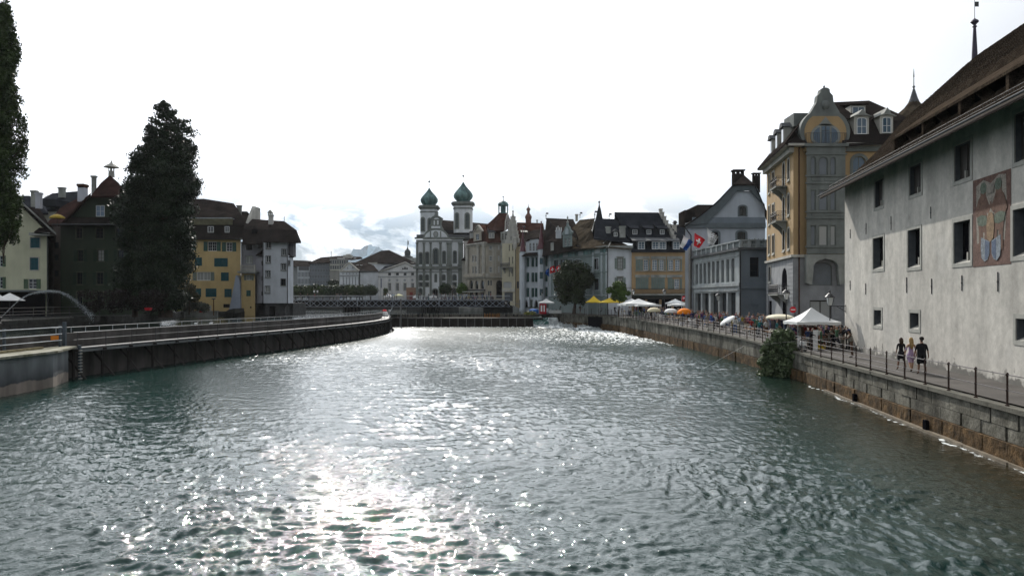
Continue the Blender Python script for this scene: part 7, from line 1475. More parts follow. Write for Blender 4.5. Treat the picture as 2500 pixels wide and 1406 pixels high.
    c=np.stack([cx_,cy_,cz_],-1);a=r.normal(size=(n,3));a /= np.linalg.norm(a,axis=1)[:,None];b=np.cross(a,r.normal(size=(n,3)));b /= np.linalg.norm(b,axis=1)[:,None];s=r.uniform(.010,.034,n)[:,None]
    wm=mat('spray_droplets',(.36,.40,.42),.2,0,spec=.6);o=quads_obj('water_jet',np.stack([c-a*s,c-b*s,c+a*s,c+b*s],1),wm,None,(wx(0,D),D,UPZ));tag(o,'arching jet of white water rising from the left edge over the canal','fountain',kind='thing')
    nz=empty('fountain_nozzle',(wx(0,D),D,UPZ),'dark pipe from which the arching water jet rises','nozzle');mb=MB();mb.tube((wx(-2,D),D,3.3),W(3,774,D),.12);mb.build('pipe',m_iron,nz)
left_bank_things()
# ================================================================ THE DAM WITH ITS WALKWAY
def dam():
    E=empty('longitudinal_dam',(-28,85,0),'long curving dam wall carrying a plank walkway with raking struts into the river','dam')
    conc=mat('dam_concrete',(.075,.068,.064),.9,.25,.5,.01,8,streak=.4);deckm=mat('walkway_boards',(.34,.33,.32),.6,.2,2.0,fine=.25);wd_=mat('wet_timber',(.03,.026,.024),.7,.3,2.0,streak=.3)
    # resample the plan curve evenly
    pts=[Vector((x,y,0)) for x,y in DAM[:-1]];cur=[]
    for i in range(len(pts)-1):
        p0=pts[max(0,i-1)];p1=pts[i];p2=pts[i+1];p3=pts[min(len(pts)-1,i+2)]
        for k in range(8):
            t=k/8;cur.append(.5*((2*p1)+(p2-p0)*t+(2*p0-5*p1+4*p2-p3)*t*t+(3*p1-p0-3*p2+p3)*t**3))
    cur.append(pts[-1]);L_=[0]
    for a,b in zip(cur,cur[1:]):L_.append(L_[-1]+(b-a).length)
    def at(s):
        s=max(0,min(L_[-1]-1e-4,s));i=int(np.searchsorted(L_,s,side='right'))-1;t=(s-L_[i])/(L_[i+1]-L_[i]);p=cur[i].lerp(cur[i+1],t);d=(cur[i+1]-cur[i]).normalized();return p,Vector((d.y,-d.x,0))
    def zd(s):return 2.2+.18*s/L_[-1]
    tot=L_[-1]
    def seg(mb,s0,s1,o0,o1,z0,z1):     # o: offset towards the river
        (p,n),(q,m_)=at(s0),at(s1);mb.hexa([(*(p+n*o0)[:2],z0),(*(q+m_*o0)[:2],z0),(*(q+m_*o1)[:2],z0),(*(p+n*o1)[:2],z0),(*(p+n*o0)[:2],z1),(*(q+m_*o0)[:2],z1),(*(q+m_*o1)[:2],z1),(*(p+n*o1)[:2],z1)])
    bay=3.0;nb=int(tot/bay);bay=tot/nb
    for k in range(nb):
        s0,s1=k*bay,(k+1)*bay
        mb=MB();seg(mb,s0,s1-.03,-1.25,-1.0,-.8,zd(s0)-.12);mb.build('wall_panel',conc,E)
        mb=MB();seg(mb,s0,s1-.02,-1.75,-1.45,1.6,zd(s0)+1.0);mb.build('parapet_panel',conc,E)
        for j in range(2):
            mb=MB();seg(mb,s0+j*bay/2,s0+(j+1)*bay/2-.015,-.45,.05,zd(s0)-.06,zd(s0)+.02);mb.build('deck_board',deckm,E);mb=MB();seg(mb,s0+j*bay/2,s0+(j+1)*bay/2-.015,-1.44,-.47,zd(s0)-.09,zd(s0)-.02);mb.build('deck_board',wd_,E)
        mb=MB();p,n=at(s0);mb.tube((p.x,p.y,-.9),(p.x,p.y,zd(s0)-.1),.11,n=6);mb.build('post',wd_,E)
        sm=s0+.35;p,n=at(sm);mb=MB();a=p-n*.95;b=p+n*1.35;mb.tube((a.x,a.y,zd(s0)-.45),(b.x,b.y,-.7),.085,n=5);mb.build('raking_strut',wd_,E)
        mb=MB();p,n=at(s0);seg(mb,s0-.07,s0+.07,-1.0,.35,zd(s0)-.26,zd(s0)-.09);mb.build('cross_beam',wd_,E)
        mb=MB();p,n=at(s0+.4);q=p+n*.02;mb.box(q.x-.02,q.x+.02,q.y-.02,q.y+.02,zd(s0)-.1,zd(s0)+1.12);mb.build('rail_post',m_iron,E)
    mb=MB();N_=nb*2
    for k in range(N_):
        for (o,zz,r0) in ((.02,1.12,.024),(.02,.6,.014),(-1.6,1.42,.022)):
            if o<0 and k>N_-10:continue
            (p,n),(q,m_)=at(tot*k/N_),at(tot*(k+1)/N_);a=p+n*o;b=q+m_*o;mb.tube((a.x,a.y,zd(tot*k/N_)+zz),(b.x,b.y,zd(tot*(k+1)/N_)+zz),r0,n=4)
        seg(mb,tot*k/N_,tot*(k+1)/N_,.06,.10,zd(0)-.30,zd(0)-.12)
    mb.build('handrail',mat('weathered_steel',(.17,.175,.18),.5,.15,3,metal=.3),E)
    mb=MB()
    for k in range(nb*2):p,n=at(tot*(k+.2)/(nb*2));q=p-n*1.6;mb.box(q.x-.02,q.x+.02,q.y-.02,q.y+.02,zd(0)+1.0,zd(0)+1.44)
    mb.build('rail_stub',m_metal,E)
    # head of the dam: timber apron at its far tip
    T=empty('dam_head',(-21,148,1.8),'pale boarded platform where the dam meets the needle weir','platform');mb=MB();mb.prism([(-25.5,137,2.32),(-21.6,137,2.32),(-23.2,149,2.4),(-25.0,158,2.4),(-28.5,158,2.4)],(0,0,.1));mb.build('deck',deckm,T)
    mb=MB();mb.prism([(-25.5,137,-.8),(-21.9,137,-.8),(-23.5,149,-.8),(-25.3,158,-.8),(-28.5,158,-.8)],(0,0,3.1));mb.build('base',wd_,T)
    mb=MB();rp_=[(-21.6,137),(-22.4,143),(-23.3,149),(-25.0,157.8)]
    for (x,y),(x2,y2) in zip(rp_,rp_[1:]):
        for k in range(3):t=k/3;mb.tube((x+(x2-x)*t,y+(y2-y)*t,2.4),(x+(x2-x)*t,y+(y2-y)*t,3.5),.03,n=4)
        for z_ in (3.0,3.5):mb.tube((x,y,z_),(x2,y2,z_),.03,n=4)
    mb.path([(-23.3,149,3.5),(-23.6,151,3.5),(-23.5,152.5,3.9),(-23.6,153,4.4)],.04,4);mb.build('handrail',m_metal,T)
    B=empty('rescue_buoy',(wx(939,146),146,2.42),'white buoy with a red cap on the far end of the dam walkway','buoy');c=Vector((wx(939,146),146,2.42));mb=MB();mb.lathe(c,[(.75,0),(.78,.35),(.55,.8),(.35,1.0)],12);mb.build('float',m_flag_w,B,smooth=True);mb=MB();mb.lathe(c,[(.40,1.0),(.42,1.2),(.2,1.35)],10);mb.build('cap',m_flag_r,B)
    # concrete abutment at the near end
    A=empty('concrete_abutment',(-32,45,0),'massive grey concrete abutment at the lower left with rusty waterline','wall');cm=mat('weathered_concrete',(.20,.215,.22),.9,.2,.35,.01,6,streak=.35)
    nt=cm.node_tree;N=nt.nodes;L=nt.links;b=N['Principled BSDF'];old=b.inputs['Base Color'].links[0].from_socket;tc=N.new('ShaderNodeTexCoord');sp=N.new('ShaderNodeSeparateXYZ');L.new(tc.outputs['Object'],sp.inputs[0]);nn=N.new('ShaderNodeTexNoise');nn.inputs['Scale'].default_value=.8;L.new(tc.outputs['Object'],nn.inputs['Vector'])
    ad=N.new('ShaderNodeMath');ad.operation='MULTIPLY_ADD';ad.inputs[1].default_value=.5;L.new(nn.outputs[0],ad.inputs[0]);L.new(sp.outputs[2],ad.inputs[2]);rp2=N.new('ShaderNodeValToRGB');e=rp2.color_ramp.elements;e[0].position=.33;e[0].color=(1.2,.95,.8,1);e[1].position=.95;e[1].color=(1,1,1,1);x=rp2.color_ramp.elements.new(.36);x.color=(.33,.33,.35,1);x=rp2.color_ramp.elements.new(.55);x.color=(.6,.6,.62,1)
    mr=N.new('ShaderNodeMapRange');mr.inputs['From Max'].default_value=2.6;L.new(ad.outputs[0],mr.inputs[0]);L.new(mr.outputs[0],rp2.inputs[0]);mu=N.new('ShaderNodeVectorMath');mu.operation='MULTIPLY';L.new(old,mu.inputs[0]);L.new(rp2.outputs[0],mu.inputs[1]);L.new(mu.outputs[0],b.inputs['Base Color'])
    mb=MB();mb.prism([(-29.5,-5,-1.0),(-29.6,50.2,-1.0),(-30.9,54.2,-1.0),(-32.2,55.2,-1.0),(-32.2,-5,-1.0)],(0,0,3.2));mb.build('wall',cm,A)
    mb=MB();mb.prism([(-29.25,-5,2.2),(-29.35,50.3,2.2),(-30.7,54.4,2.2),(-30.9,55.3,2.2),(-32.2,55.3,2.2),(-32.2,-5,2.2)],(0,0,.14));mb.build('coping',mat('mossy_coping',(.16,.15,.08),.95,.4,1.5,col2=(.33,.32,.27)),A)
    mb=MB();mb.box(-32.6,-32.2,-5,55.3,1.0,3.15);mb.build('canal_parapet',conc,A)
    for (y0_,y1_,z_,n_) in ((44,52,2.36,'timber'),(36,47,2.36,'timber')):
        mb=MB();mb.hexa([(-31.2,y0_,z_),(-31.0,y0_,z_),(-31.3,y1_,z_),(-31.5,y1_,z_),(-31.2,y0_,z_+.14),(-31.0,y0_,z_+.14),(-31.3,y1_,z_+.14),(-31.5,y1_,z_+.14)]);tag(mb.build('loose_timber',mat('old_timber',(.20,.17,.10),.9,.3,2)),'grey weathered timber lying along the abutment, %s' % ('farther piece' if y0_>40 else 'nearer piece'),'timber','timbers lying on the abutment')
    # its railing
    Rr=empty('abutment_railing',(-31.7,48,2.35),'three bar steel railing on the concrete abutment','railing');pr=None;mr=MB()
    ys=[33.0,36.5,40.2,44.2,48.6,54.6]
    for y in ys:
        mb=MB();mb.box(-31.78,-31.64,y-.07,y+.07,2.3,3.82 if y<54 else 4.0)
        if pr is None:pr=mb.build('post',mat('painted_steel_post',(.07,.085,.10),.5,.1),Rr);y0=y
        else:c=bpy.data.objects.new('post',pr.data);C.objects.link(c);c.parent=Rr;c.location=(0,y-y0,0)
    for z_ in (3.72,3.24,2.80):mr.tube((-31.6,18,z_),(-31.6,54.6,z_),.035,n=6)
    mr.build('rail',m_metal,Rr)
    G=empty('walkway_gate',(-31.2,55.4,2.3),'dark steel gate frame at the start of the dam walkway','gate');mb=MB();mb.box(-31.95,-31.75,55.3,55.5,0,4.05);mb.box(-30.85,-30.7,55.3,55.5,-.5,2.4)
    mb.build('gate_post',mat('painted_steel_post',(.07,.085,.10),.5,.1),G);mb=MB()
    for k in range(11):mb.box(-30.72,-30.62,55.1,55.5,-.2+k*.22,-.15+k*.22)
    mb.build('depth_gauge',m_stone_l,G)
    tag(MB().box(-31.66,-31.60,53.4,54.25,2.86,3.14).build('orange_plate',cloth_mat('orange_plate',(.55,.17,.01))),'orange plate fixed to the abutment railing','sign')
dam()
def needle_weir():
    E=empty('needle_weir',(-8,162,0),'timber needle weir across the river with a pale footboard and rows of upright needles','weir');y=162.3
    wt=mat('weir_timber',(.036,.030,.027),.9,.35,1.5,streak=.5,spec=.05);lg=mat('weir_metal',(.17,.165,.16),.6,.1);ndl=mat('grey_needles',(.26,.24,.21),.8,.25,2);orn=mat('fresh_needles',(.42,.20,.07),.8,.15,2)
    x0,x1=-25.2,6.2;nb=18;w_=(x1-x0)/nb;r=random.Random(8);me1=me2=None
    mb=MB();mb.box(0,w_-.1,0,.18,-.6,1.72)
    for k in range(7):xx=(w_-.1)*k/7;mb.box(xx+.02,xx+(w_-.1)/7-.02,-.05-.03*(k % 2),0,-.6,1.72)
    o=mb.build('board_panel',wt,E);o.location=Vector((x0+.05,y,0))-wloc(E);base=o;base_me=o.data
    for v in base_me.vertices:pass
    # geometry was made at the origin, so shift meshes back by the parent's place
    for v in base_me.vertices:v.co += wloc(E)
    for k in range(1,nb):c=bpy.data.objects.new('board_panel',base_me);C.objects.link(c);c.parent=E;c.location=Vector((x0+.05+k*w_,y,0))-wloc(E)
    for k in range(nb+1):
        mb=MB();xx=x0+k*w_;mb.box(xx-.05,xx+.05,y-.16,y+.1,-.6,1.9);mb.build('post',lg,E)
    mb=MB();mb.box(x0-.6,x1+.4,y-.25,y+.45,1.76,1.86);mb.build('footboard',lg,E)
    for k in range(nb):
        mb=MB();n_=11
        for j in range(n_):
            if r.random()<.2:continue
            xx=x0+k*w_+w_*(j+.5)/n_;ln=r.uniform(.75,.98);l2=r.uniform(-.05,.1);mb.hexa([(xx-.035,y+.4,1.86),(xx+.035,y+.4,1.86),(xx+.035,y+.47,1.86),(xx-.035,y+.47,1.86),(xx-.035+l2,y+.1,1.86+ln),(xx+.035+l2,y+.1,1.86+ln),(xx+.035+l2,y+.17,1.86+ln),(xx-.035+l2,y+.17,1.86+ln)])
        mb.build('needle_row',orn if k in (11,12) else ndl,E)['label']='fresh orange needles' if k in (11,12) else 'grey needles'
    # tall pole at its left, and the weir opening at the right
    tag(MB().tube((wx(978.5,160),160,0),(wx(978.5,160),160,wz(730,160)),.17,n=8).build('weir_pole',lg),'tall pale grey pole standing at the left end of the needle weir','pole')
    G=empty('open_weir_bay',(7.6,163,0),'dark timber frame round the open bay where white water pours through','weir gate');mb=MB();mb.box(6.3,9.9,162.5,162.7,1.9,2.15);mb.box(9.7,9.95,162.4,162.8,-.5,2.7);mb.box(6.25,6.4,162.3,162.7,-.5,2.2);mb.build('frame',wt,G)
    # sliding sheet of green water
    me=bpy.data.meshes.new('falling_water');V=[];F=[];n_=24;k_=14;rr=random.Random(6)
    for j in range(k_+1):
        for i in range(n_+1):
            u,v=i/n_,j/k_;z=(2.0-1.95*(v**1.3))+.18*math.sin(u*17+v*9)*v+.12*rr.random()*v;V.append((4.3+u*5.2+.25*rr.random()*v,164-v*5.0+.3*rr.random(),z+(u>.55)*.35*(rr.random()-.4)))
    for j in range(k_):
        for i in range(n_):F.append((j*(n_+1)+i,j*(n_+1)+i+1,(j+1)*(n_+1)+i+1,(j+1)*(n_+1)+i))
    b=MB();b.v=V;b.f=F;b.m=[1 if (f % n_>n_*.6 or f//n_>k_*.85) else 0 for f in range(len(F))];wg=mat('green_falling_water',(.02,.10,.085),.12,.2,1.5,.05,4,spec=.5);wf=mat('white_water',(.50,.54,.54),.6,.12,3.0,.12,5)
    o=b.build('falling_water',[wg,wf],None,(7,162,0),smooth=True);o['kind']='structure'
    q=rng;cl=[(9.2,158.5,.5,2.0,2.2,.75),(11.2,156.5,.35,1.8,1.8,.5),(13.8,151,.35,1.4,1.6,.5),(7.2,158,.2,1.6,1.4,.4),(15.4,146,.2,1.6,2.0,.3)]
    o=quads_obj('spray',leaves(cl,2600,.13,77,shell=.2),wf,None,(9,158,0));o['kind']='stuff'
needle_weir()
def quay_wall():
    E=empty('quay_wall',(20,90,0),'long stained stone quay wall along the right bank with projecting coping','wall');r=random.Random(12)
    bl=mat('quay_blocks',(.12,.115,.09),.92,.4,1.1,.05,5,streak=.6,col2=(.24,.23,.195),fine=.35,spec=.1);lo=mat('quay_footing_stone',(.045,.035,.022),.9,.4,1.6,.1,3.5,streak=.45,col2=(.17,.105,.05),fine=.45,spec=.1);cp=mat('quay_coping',(.12,.115,.095),.9,.25,1.0,.02,8,fine=.25,streak=0)
    pts=[Vector((x,y,z)) for x,y,z in QUAY[::-1]];L_=[0]
    for a,b in zip(pts,pts[1:]):L_.append(L_[-1]+math.hypot(b.x-a.x,b.y-a.y))
    def at(s):
        s=max(0,min(L_[-1]-1e-4,s));i=int(np.searchsorted(L_,s,side='right'))-1;t=(s-L_[i])/(L_[i+1]-L_[i]);p=pts[i].lerp(pts[i+1],t);d=(pts[i+1]-pts[i]);d.z=0;d.normalize();return p,Vector((-d.y,d.x,0))
    def seg(mb,s0,s1,o0,o1,za,zb,zc,zd_):
        (p,n),(q,m_)=at(s0),at(s1);mb.hexa([(*(p+n*o0)[:2],za),(*(p+n*o1)[:2],za),(*(q+m_*o1)[:2],zb),(*(q+m_*o0)[:2],zb),(*(p+n*o0)[:2],zc),(*(p+n*o1)[:2],zc),(*(q+m_*o1)[:2],zd_),(*(q+m_*o0)[:2],zd_)])
    s=8.0;tot=L_[-1];cnt=0
    mb=MB();n_=60
    for k in range(n_):s0,s1=tot*k/n_,tot*(k+1)/n_;seg(mb,s0,s1,-.6,-.10,-1.5,-1.5,at(s0)[0].z-.05,at(s1)[0].z-.05)
    mb.build('core',bl,E)
    while s<tot-.5:
        near=s<58;ln=r.uniform(1.5,2.4)*(1 if near else 1.35);s1=min(s+ln,tot-.01);zt0,zt1=at(s)[0].z,at(s1)[0].z;gap=.03
        mb=MB();seg(mb,s,s1-.015,-.55,.10+r.uniform(-.015,.015),zt0-.17,zt1-.17,zt0,zt1);mb.build('coping_stone',cp,E)
        rows=[(.95,1.0),(.55,.95)] if near else [(.5,1.0)]
        for j,(f0,f1) in enumerate(rows):
            off=(ln*.45 if j else 0);a0,a1=s+off,min(s1+off,tot-.01);b0,b1=at(a0)[0].z-.18,at(a1)[0].z-.18;o=r.uniform(-.06,.0)
            if near:za,zc=(b0*.68,b0) if j==0 else (b0*.40,b0*.68)
            else:za,zc=b0*.42,b0
            mb=MB();seg(mb,a0+gap,a1-gap,-.3,o,za+.012,za+.012,zc-.012,zc+(b1-b0)-.012);mb.build('wall_stone',bl,E);cnt += 1
        o=r.uniform(.0,.07);b0=zt0-.18;mb=MB();q0=s+ln*.25;seg(mb,q0,min(tot-.01,q0+ln-.03),-.3,.06+o,-1.2,-1.2,b0*.40-.01,b0*.40-.01);mb.build('footing_stone',lo,E)
        s=s1
    # stepped toe ledge right above the near water
    mb=MB();s=10
    while s<44:s1=s+r.uniform(2.4,3.6);seg(mb,s,s1,0,.22+r.uniform(0,.06),-1.0,-1.0,.10,.10);s=s1+.02
    mb.build('toe_ledge',mat('wet_ledge',(.16,.135,.10),.5,.3,2,.02,8),E)
    for s0 in (30.3,39.6):
        mb=MB();seg(mb,s0,s0+.3,.02,.24,0,0,.5,.5);mb.build('timber_stub',MDK,E)
    mb=MB();(p,n)=at(143);
    seg(mb,145.9,150.6,-.05,.08,.15,.15,2.3,2.3);mb.build('culvert_opening',MDK,E)
    mb=MB();(p,n)=at(18.9);q=p+n*.03;
    for k in range(9):a=k*.6;b=(k+1)*.6;mb.tube((q.x-.04,q.y+.10*math.cos(a),1.0+.10*math.sin(a)-.02*k),(q.x-.04,q.y+.10*math.cos(b),1.0+.10*math.sin(b)-.02*k),.012,n=4)
    mb.tube((q.x-.03,q.y,1.1),(q.x-.03,q.y+.1,1.35),.012,n=4);mb.build('hanging_chain',m_iron,E)
    # railing: posts each their own, four or three rails
    G=empty('quay_railing',(20,90,2),'rusty iron railing with knobbed posts on top of the quay wall','railing');pm_=mat('rusty_railing_iron',(.045,.028,.022),.6,.25,4);rm=mat('worn_rail_steel',(.16,.15,.15),.4,.15,3,metal=.5)
    s=6.0;first=None;mr=MB();ps=[]
    while s<tot-8:ps.append(s);s += 2.28
    prev=None
    for s in ps:
        p,n=at(s);q=p-n*.06
        if first is None:
            mb=MB();mb.lathe((q.x,q.y,q.z),[(.075,0),(.075,.04),(.038,.05),(.038,.5),(.05,.52),(.05,.57),(.036,.59),(.036,1.04),(.055,1.05),(.06,1.09),(.04,1.14),(.01,1.17)],8);first=mb.build('railing_post',pm_,G);p0=q
        else:c=bpy.data.objects.new('railing_post',first.data);C.objects.link(c);c.parent=G;c.location=q-p0
        if prev is not None:
            for hh in ((1.08,.54) if s<35.5 else (1.08,.80,.54,.28)):mr.tube((prev.x,prev.y,prev.z+hh),(q.x,q.y,q.z+hh),.019,n=5)
        prev=q
    mr.build('rail',rm,G)
quay_wall()
def footbridge():
    D=190.0;x0,x1=wx(690,D),wx(1245,D);zd_=wz(733,D);E=empty('lattice_footbridge',((x0+x1)/2,D,zd_),'dark iron lattice girder footbridge with white top rail spanning behind the needle weir','bridge')
    im=mat('grey_blue_iron',(.24,.27,.31),.7,.15,1);bh=1.52;bw=16.4/FPX*D*1.0;nb=int((x1-x0)/bw);bw=(x1-x0)/nb
    mb=MB();y=D
    mb.tube((0,0,0),(bw,0,-bh),.075,n=4);mb.tube((0,0,-bh),(bw,0,0),.075,n=4);o=mb.build('lattice_bay',im,E);me=o.data
    for v in me.vertices:v.co += wloc(E)
    o.location=Vector((x0,y,zd_))-wloc(E)
    for k in range(nb):
        for dy in (0,3.6):
            if k==0 and dy==0:continue
            c=bpy.data.objects.new('lattice_bay',me);C.objects.link(c);c.parent=E;c.location=Vector((x0+k*bw,y+dy,zd_))-wloc(E)
    mb=MB()
    for dy in (0,3.6):mb.box(x0,x1,y+dy-.08,y+dy+.08,zd_-bh-.08,zd_-bh+.05);mb.box(x0,x1,y+dy-.1,y+dy+.1,zd_-.05,zd_+.10)
    mb.build('girder_chord',im,E)
    mb=MB()
    for k in range(0,nb+1,4):
        mb.box(x0+k*bw-.07,x0+k*bw+.07,y-.12,y+.1,zd_-bh,zd_)
    mb.build('girder_upright',im,E)
    mb=MB();mb.box(x0,x1,y+.5,y+3.3,zd_-bh+.05,zd_-.23);mb.build('underdeck_dark_block',mat('underdeck_black',(.015,.015,.017),.9,.1,spec=0),E)  # solid black block added to darken the view under the deck
    mb=MB();mb.box(x0,x1,y+.12,y+3.48,zd_-.22,zd_+.04);mb.build('deck',mat('bridge_deck',(.12,.11,.10),.8,.1),E)
    mb=MB();n_=int((x1-x0)/.16)
    for k in range(n_):xx=x0+(x1-x0)*k/n_;mb.box(xx-.012,xx+.012,y-.02,y+.0,zd_+.1,zd_+1.08)
    a=mb.build('railing_bars',im,E);a['kind']='stuff'
    mb=MB()
    for k in range(0,nb+1,2):mb.box(x0+k*bw-.04,x0+k*bw+.04,y-.06,y+.04,zd_,zd_+1.15)
    mb.build('railing_post',im,E);wh_=mat('white_handrail',(.5,.52,.54),.5,.05);MB().box(x0,x1,y-.08,y+.04,zd_+1.08,zd_+1.16).build('handrail',wh_,E);MB().box(x0,x1,y+3.5,y+3.6,zd_+1.05,zd_+1.13).build('handrail',wh_,E)
    for (Xa,Xb) in ((839,874),(1031,1072)):
        P=empty_part('pier',E,Vector((0,0,0)),0);n_=9
        for k in range(n_):
            mb=MB();xx=wx(Xa+(Xb-Xa)*k/(n_-1),D);mb.tube((xx,y-.3+(k % 2)*1.2,-1),(xx,y-.3+(k % 2)*1.2,zd_-bh),.17 if k in (0,n_-1) else .13,n=6);mb.build('pile',MDK if 0 else mat('dark_piles',(.025,.024,.024),.8,.2),P)
        mb=MB();mb.box(wx(Xa,D),wx(Xb,D),y+1,y+3,.5,zd_-bh);mb.build('pier_core',MDK,P)
    for X in (873,1072):mb=MB();mb.box(wx(X,D)-.12,wx(X,D)+.12,y-.2,y,zd_-bh-.1,zd_+.1);mb.build('pier_upright',im,E)
    # right hand landing: dark bank wall, sloping ramp and steps down to the quay
    B=empty('bridge_landing',(wx(1160,200),202,2),'dark bank wall, ramp and steps where the lattice bridge meets the quay','wall');ds=mat('dark_bank_stone',(.055,.055,.055),.9,.3,.6,streak=.3)
    mb=MB();mb.prism([(-27.8,205,1.0),(wx(1245,196),203,1.0),(wx(1245,196),205.9,1.0),(-27.8,205.9,1.0)],(0,0,3.9));mb.build('bank_wall',ds,B)
    mb=MB();mb.prism([W(1180,770,194),W(1290,772,192),W(1290,762,192),W(1262,752,192),W(1240,743,193),W(1180,739,194)],(0,12,0));mb.build('ramp_wall',ds,B)
    for k in range(8):
        mb=MB();mb.box(wx(1252+k*4,191)-.0,wx(1256+k*4,191),190.5,196,2.4,wz(746+k*2.2,191));mb.build('step',m_stone,B)
    mb=MB();mb.path([W(1244,734,192),W(1262,741,191.5),W(1290,750,190),W(1345,752.5,188)],.04,4);mb.build('handrail',im,B)
    for k in range(14):X=1200+k*3.3;
    mb=MB();mb.prism([W(1120,760,200),W(1180,762,200),W(1180,752,200),W(1120,750,200)],(0,3,0));mb.build('ledge',m_stone,B)
    for (X,dd) in ((775,193.7),(767,193.7)):
        z_=zd_;L2=empty('bridge_lamp',(wx(X,dd),dd,z_),'small twin lamp post on the footbridge before the clipped trees' if X==775 else 'left lamp of the pair on the footbridge before the clipped trees','street lamp','lamps on the footbridge');p=Vector((wx(X,dd),dd,z_));mb=MB();mb.tube(p,p+Vector((0,0,1.9)),.05);mb.build('post',m_iron,L2);mb=MB();mb.lathe(p+Vector((0,0,1.9)),[(.08,0),(.2,.1),(.22,.4),(.1,.55)],8);mb.build('globe',m_lampglass,L2)
footbridge()
# ================================================================ PEOPLE
SKIN=(.25,.15,.105)
def person_mesh(name,legs=(0.0,0.0),arms=((.03,.0),(.03,.0)),female=False,long_sleeve=False,shorts=False,dress=False,lean=0.0,hand_fwd=None,sit=False,fingers=True):
    """one continuous skinned body, facing +Y; material slots: skin, top, legs, shoes, hair"""
    P={};S=[]          # vertices, edges with material
    def v(n,x,y,z,rx,ry=None):P[n]=(x,y,z,rx,ry or rx);return n
    sh=.165 if female else .19;hp=.095
    v('pel',0,0,.94,.135,.105);v('wai',0,lean*.1,1.09,.105 if female else .125,.085);v('che',0,lean*.28,1.29,.135 if female else .155,.10);v('nb',0,lean*.4,1.43,.075,.07);v('ne',0,lean*.45+.01,1.50,.05,.052)
    v('h1',0,lean*.5+.02,1.575,.072,.085);v('h2',0,lean*.5+.01,1.665,.078,.092);v('nose',0,lean*.5+.125,1.585,.014)
    S += [('pel','wai','top'),('wai','che','top'),('che','nb','top'),('nb','ne','skin'),('ne','h1','skin'),('h1','h2','hair'),('h1','nose','skin')]
    for i,sx in enumerate((-1,1)):
        a=legs[i];L=f'l{i}';kx=sx*(hp+.01)
        v('hip'+L,sx*hp,0,.87,.088 if not female else .092);ky=math.sin(a)*.42;kz=.87-math.cos(a)*.40;bend=max(0,-a)*1.0
        ay=ky+math.sin(a-bend*1.3)*.42*(1 if a>0 else 1.0);az=kz-math.cos(a-bend*1.0)*.40
        if sit:ky,kz,ay,az=.42,.50,.42,.10
        v('kn'+L,kx,ky,kz,.058);v('ca'+L,kx,ky*.7+ay*.3-.015,kz*.68+az*.32,.056);v('an'+L,kx,ay,max(.08,az),.036);v('to'+L,kx+sx*.02,ay+.13,max(.035,az-.05),.038,.03)
        leg='legs';S += [('pel','hip'+L,'legs'),('hip'+L,'kn'+L,'legs'),('kn'+L,'ca'+L,'skin' if shorts else 'legs'),('ca'+L,'an'+L,'skin' if shorts else 'legs'),('an'+L,'to'+L,'shoe')]
        f,o=arms[i];v('sh'+L,sx*sh,lean*.35,1.385,.058);ex,ey,ez=sx*(sh+.03+o*.35),lean*.3+math.sin(f)*.27,1.385-math.cos(f)*.27
        f2=f+(hand_fwd[i] if hand_fwd else .22);wx_,wy_,wz_=ex+sx*(.01+o*.3),ey+math.sin(f2)*.25,ez-math.cos(f2)*.25
        v('el'+L,ex,ey,ez,.042);v('wr'+L,wx_,wy_,wz_,.028);hx,hy,hz=wx_,wy_+math.sin(f2)*.075,wz_-math.cos(f2)*.075;v('ha'+L,hx,hy,hz,.026,.036)
        S += [('che','sh'+L,'top'),('sh'+L,'el'+L,'top'),('el'+L,'wr'+L,'top' if long_sleeve else 'skin'),('wr'+L,'ha'+L,'skin')]
        P['_hand'+L]=(hx,hy,hz,f2,sx)
    keys=[k for k in P if not k.startswith('_')];idx={k:i for i,k in enumerate(keys)}
    me=bpy.data.meshes.new(name+'_sk');me.from_pydata([P[k][:3] for k in keys],[(idx[a],idx[b]) for a,b,_ in S],[])
    o=bpy.data.objects.new(name+'_sk',me);C.objects.link(o);md=o.modifiers.new('s','SKIN');md.use_smooth_shade=True;o.modifiers.new('u','SUBSURF').levels=1
    for k in keys:sv=me.skin_vertices[0].data[idx[k]];sv.radius=P[k][3:5];sv.use_root=(k=='pel')
    dg=bpy.context.evaluated_depsgraph_get();dg.update();ev=o.evaluated_get(dg);m2=bpy.data.meshes.new_from_object(ev);m2.name=name;bpy.data.objects.remove(o)
    bm=bmesh.new();bm.from_mesh(m2)
    if fingers:
        for L in ('l0','l1'):
            hx,hy,hz,f2,sx=P['_hand'+L];dn=Vector((0,math.sin(f2+.25),-math.cos(f2+.25)));
            for q in range(5):
                b=MB();off=(-.028+.018*q) if q<4 else .03;base=Vector((hx-sx*.004,hy+off,hz));ln=(.062,.078,.082,.066,.05)[q];d1=dn if q<4 else (dn+Vector((-sx*.4,.7,0))).normalized()
                tip=base+d1*ln*.6;tip2=tip+(d1+Vector((-sx*.5,0,0))).normalized()*ln*.5;b.tube(base,tip,.010,.009,5);b.tube(tip,tip2,.009,.006,5)
                vv=[bm.verts.new(p) for p in b.v];
                for fc in b.f:
                    try:bm.faces.new([vv[i] for i in fc])
                    except ValueError:pass
    segs=[(Vector(P[a][:3]),Vector(P[b][:3]),m_) for a,b,m_ in S];order={'skin':0,'top':1,'legs':2,'shoe':3,'hair':4}
    hcen=Vector(P['h2'][:3])
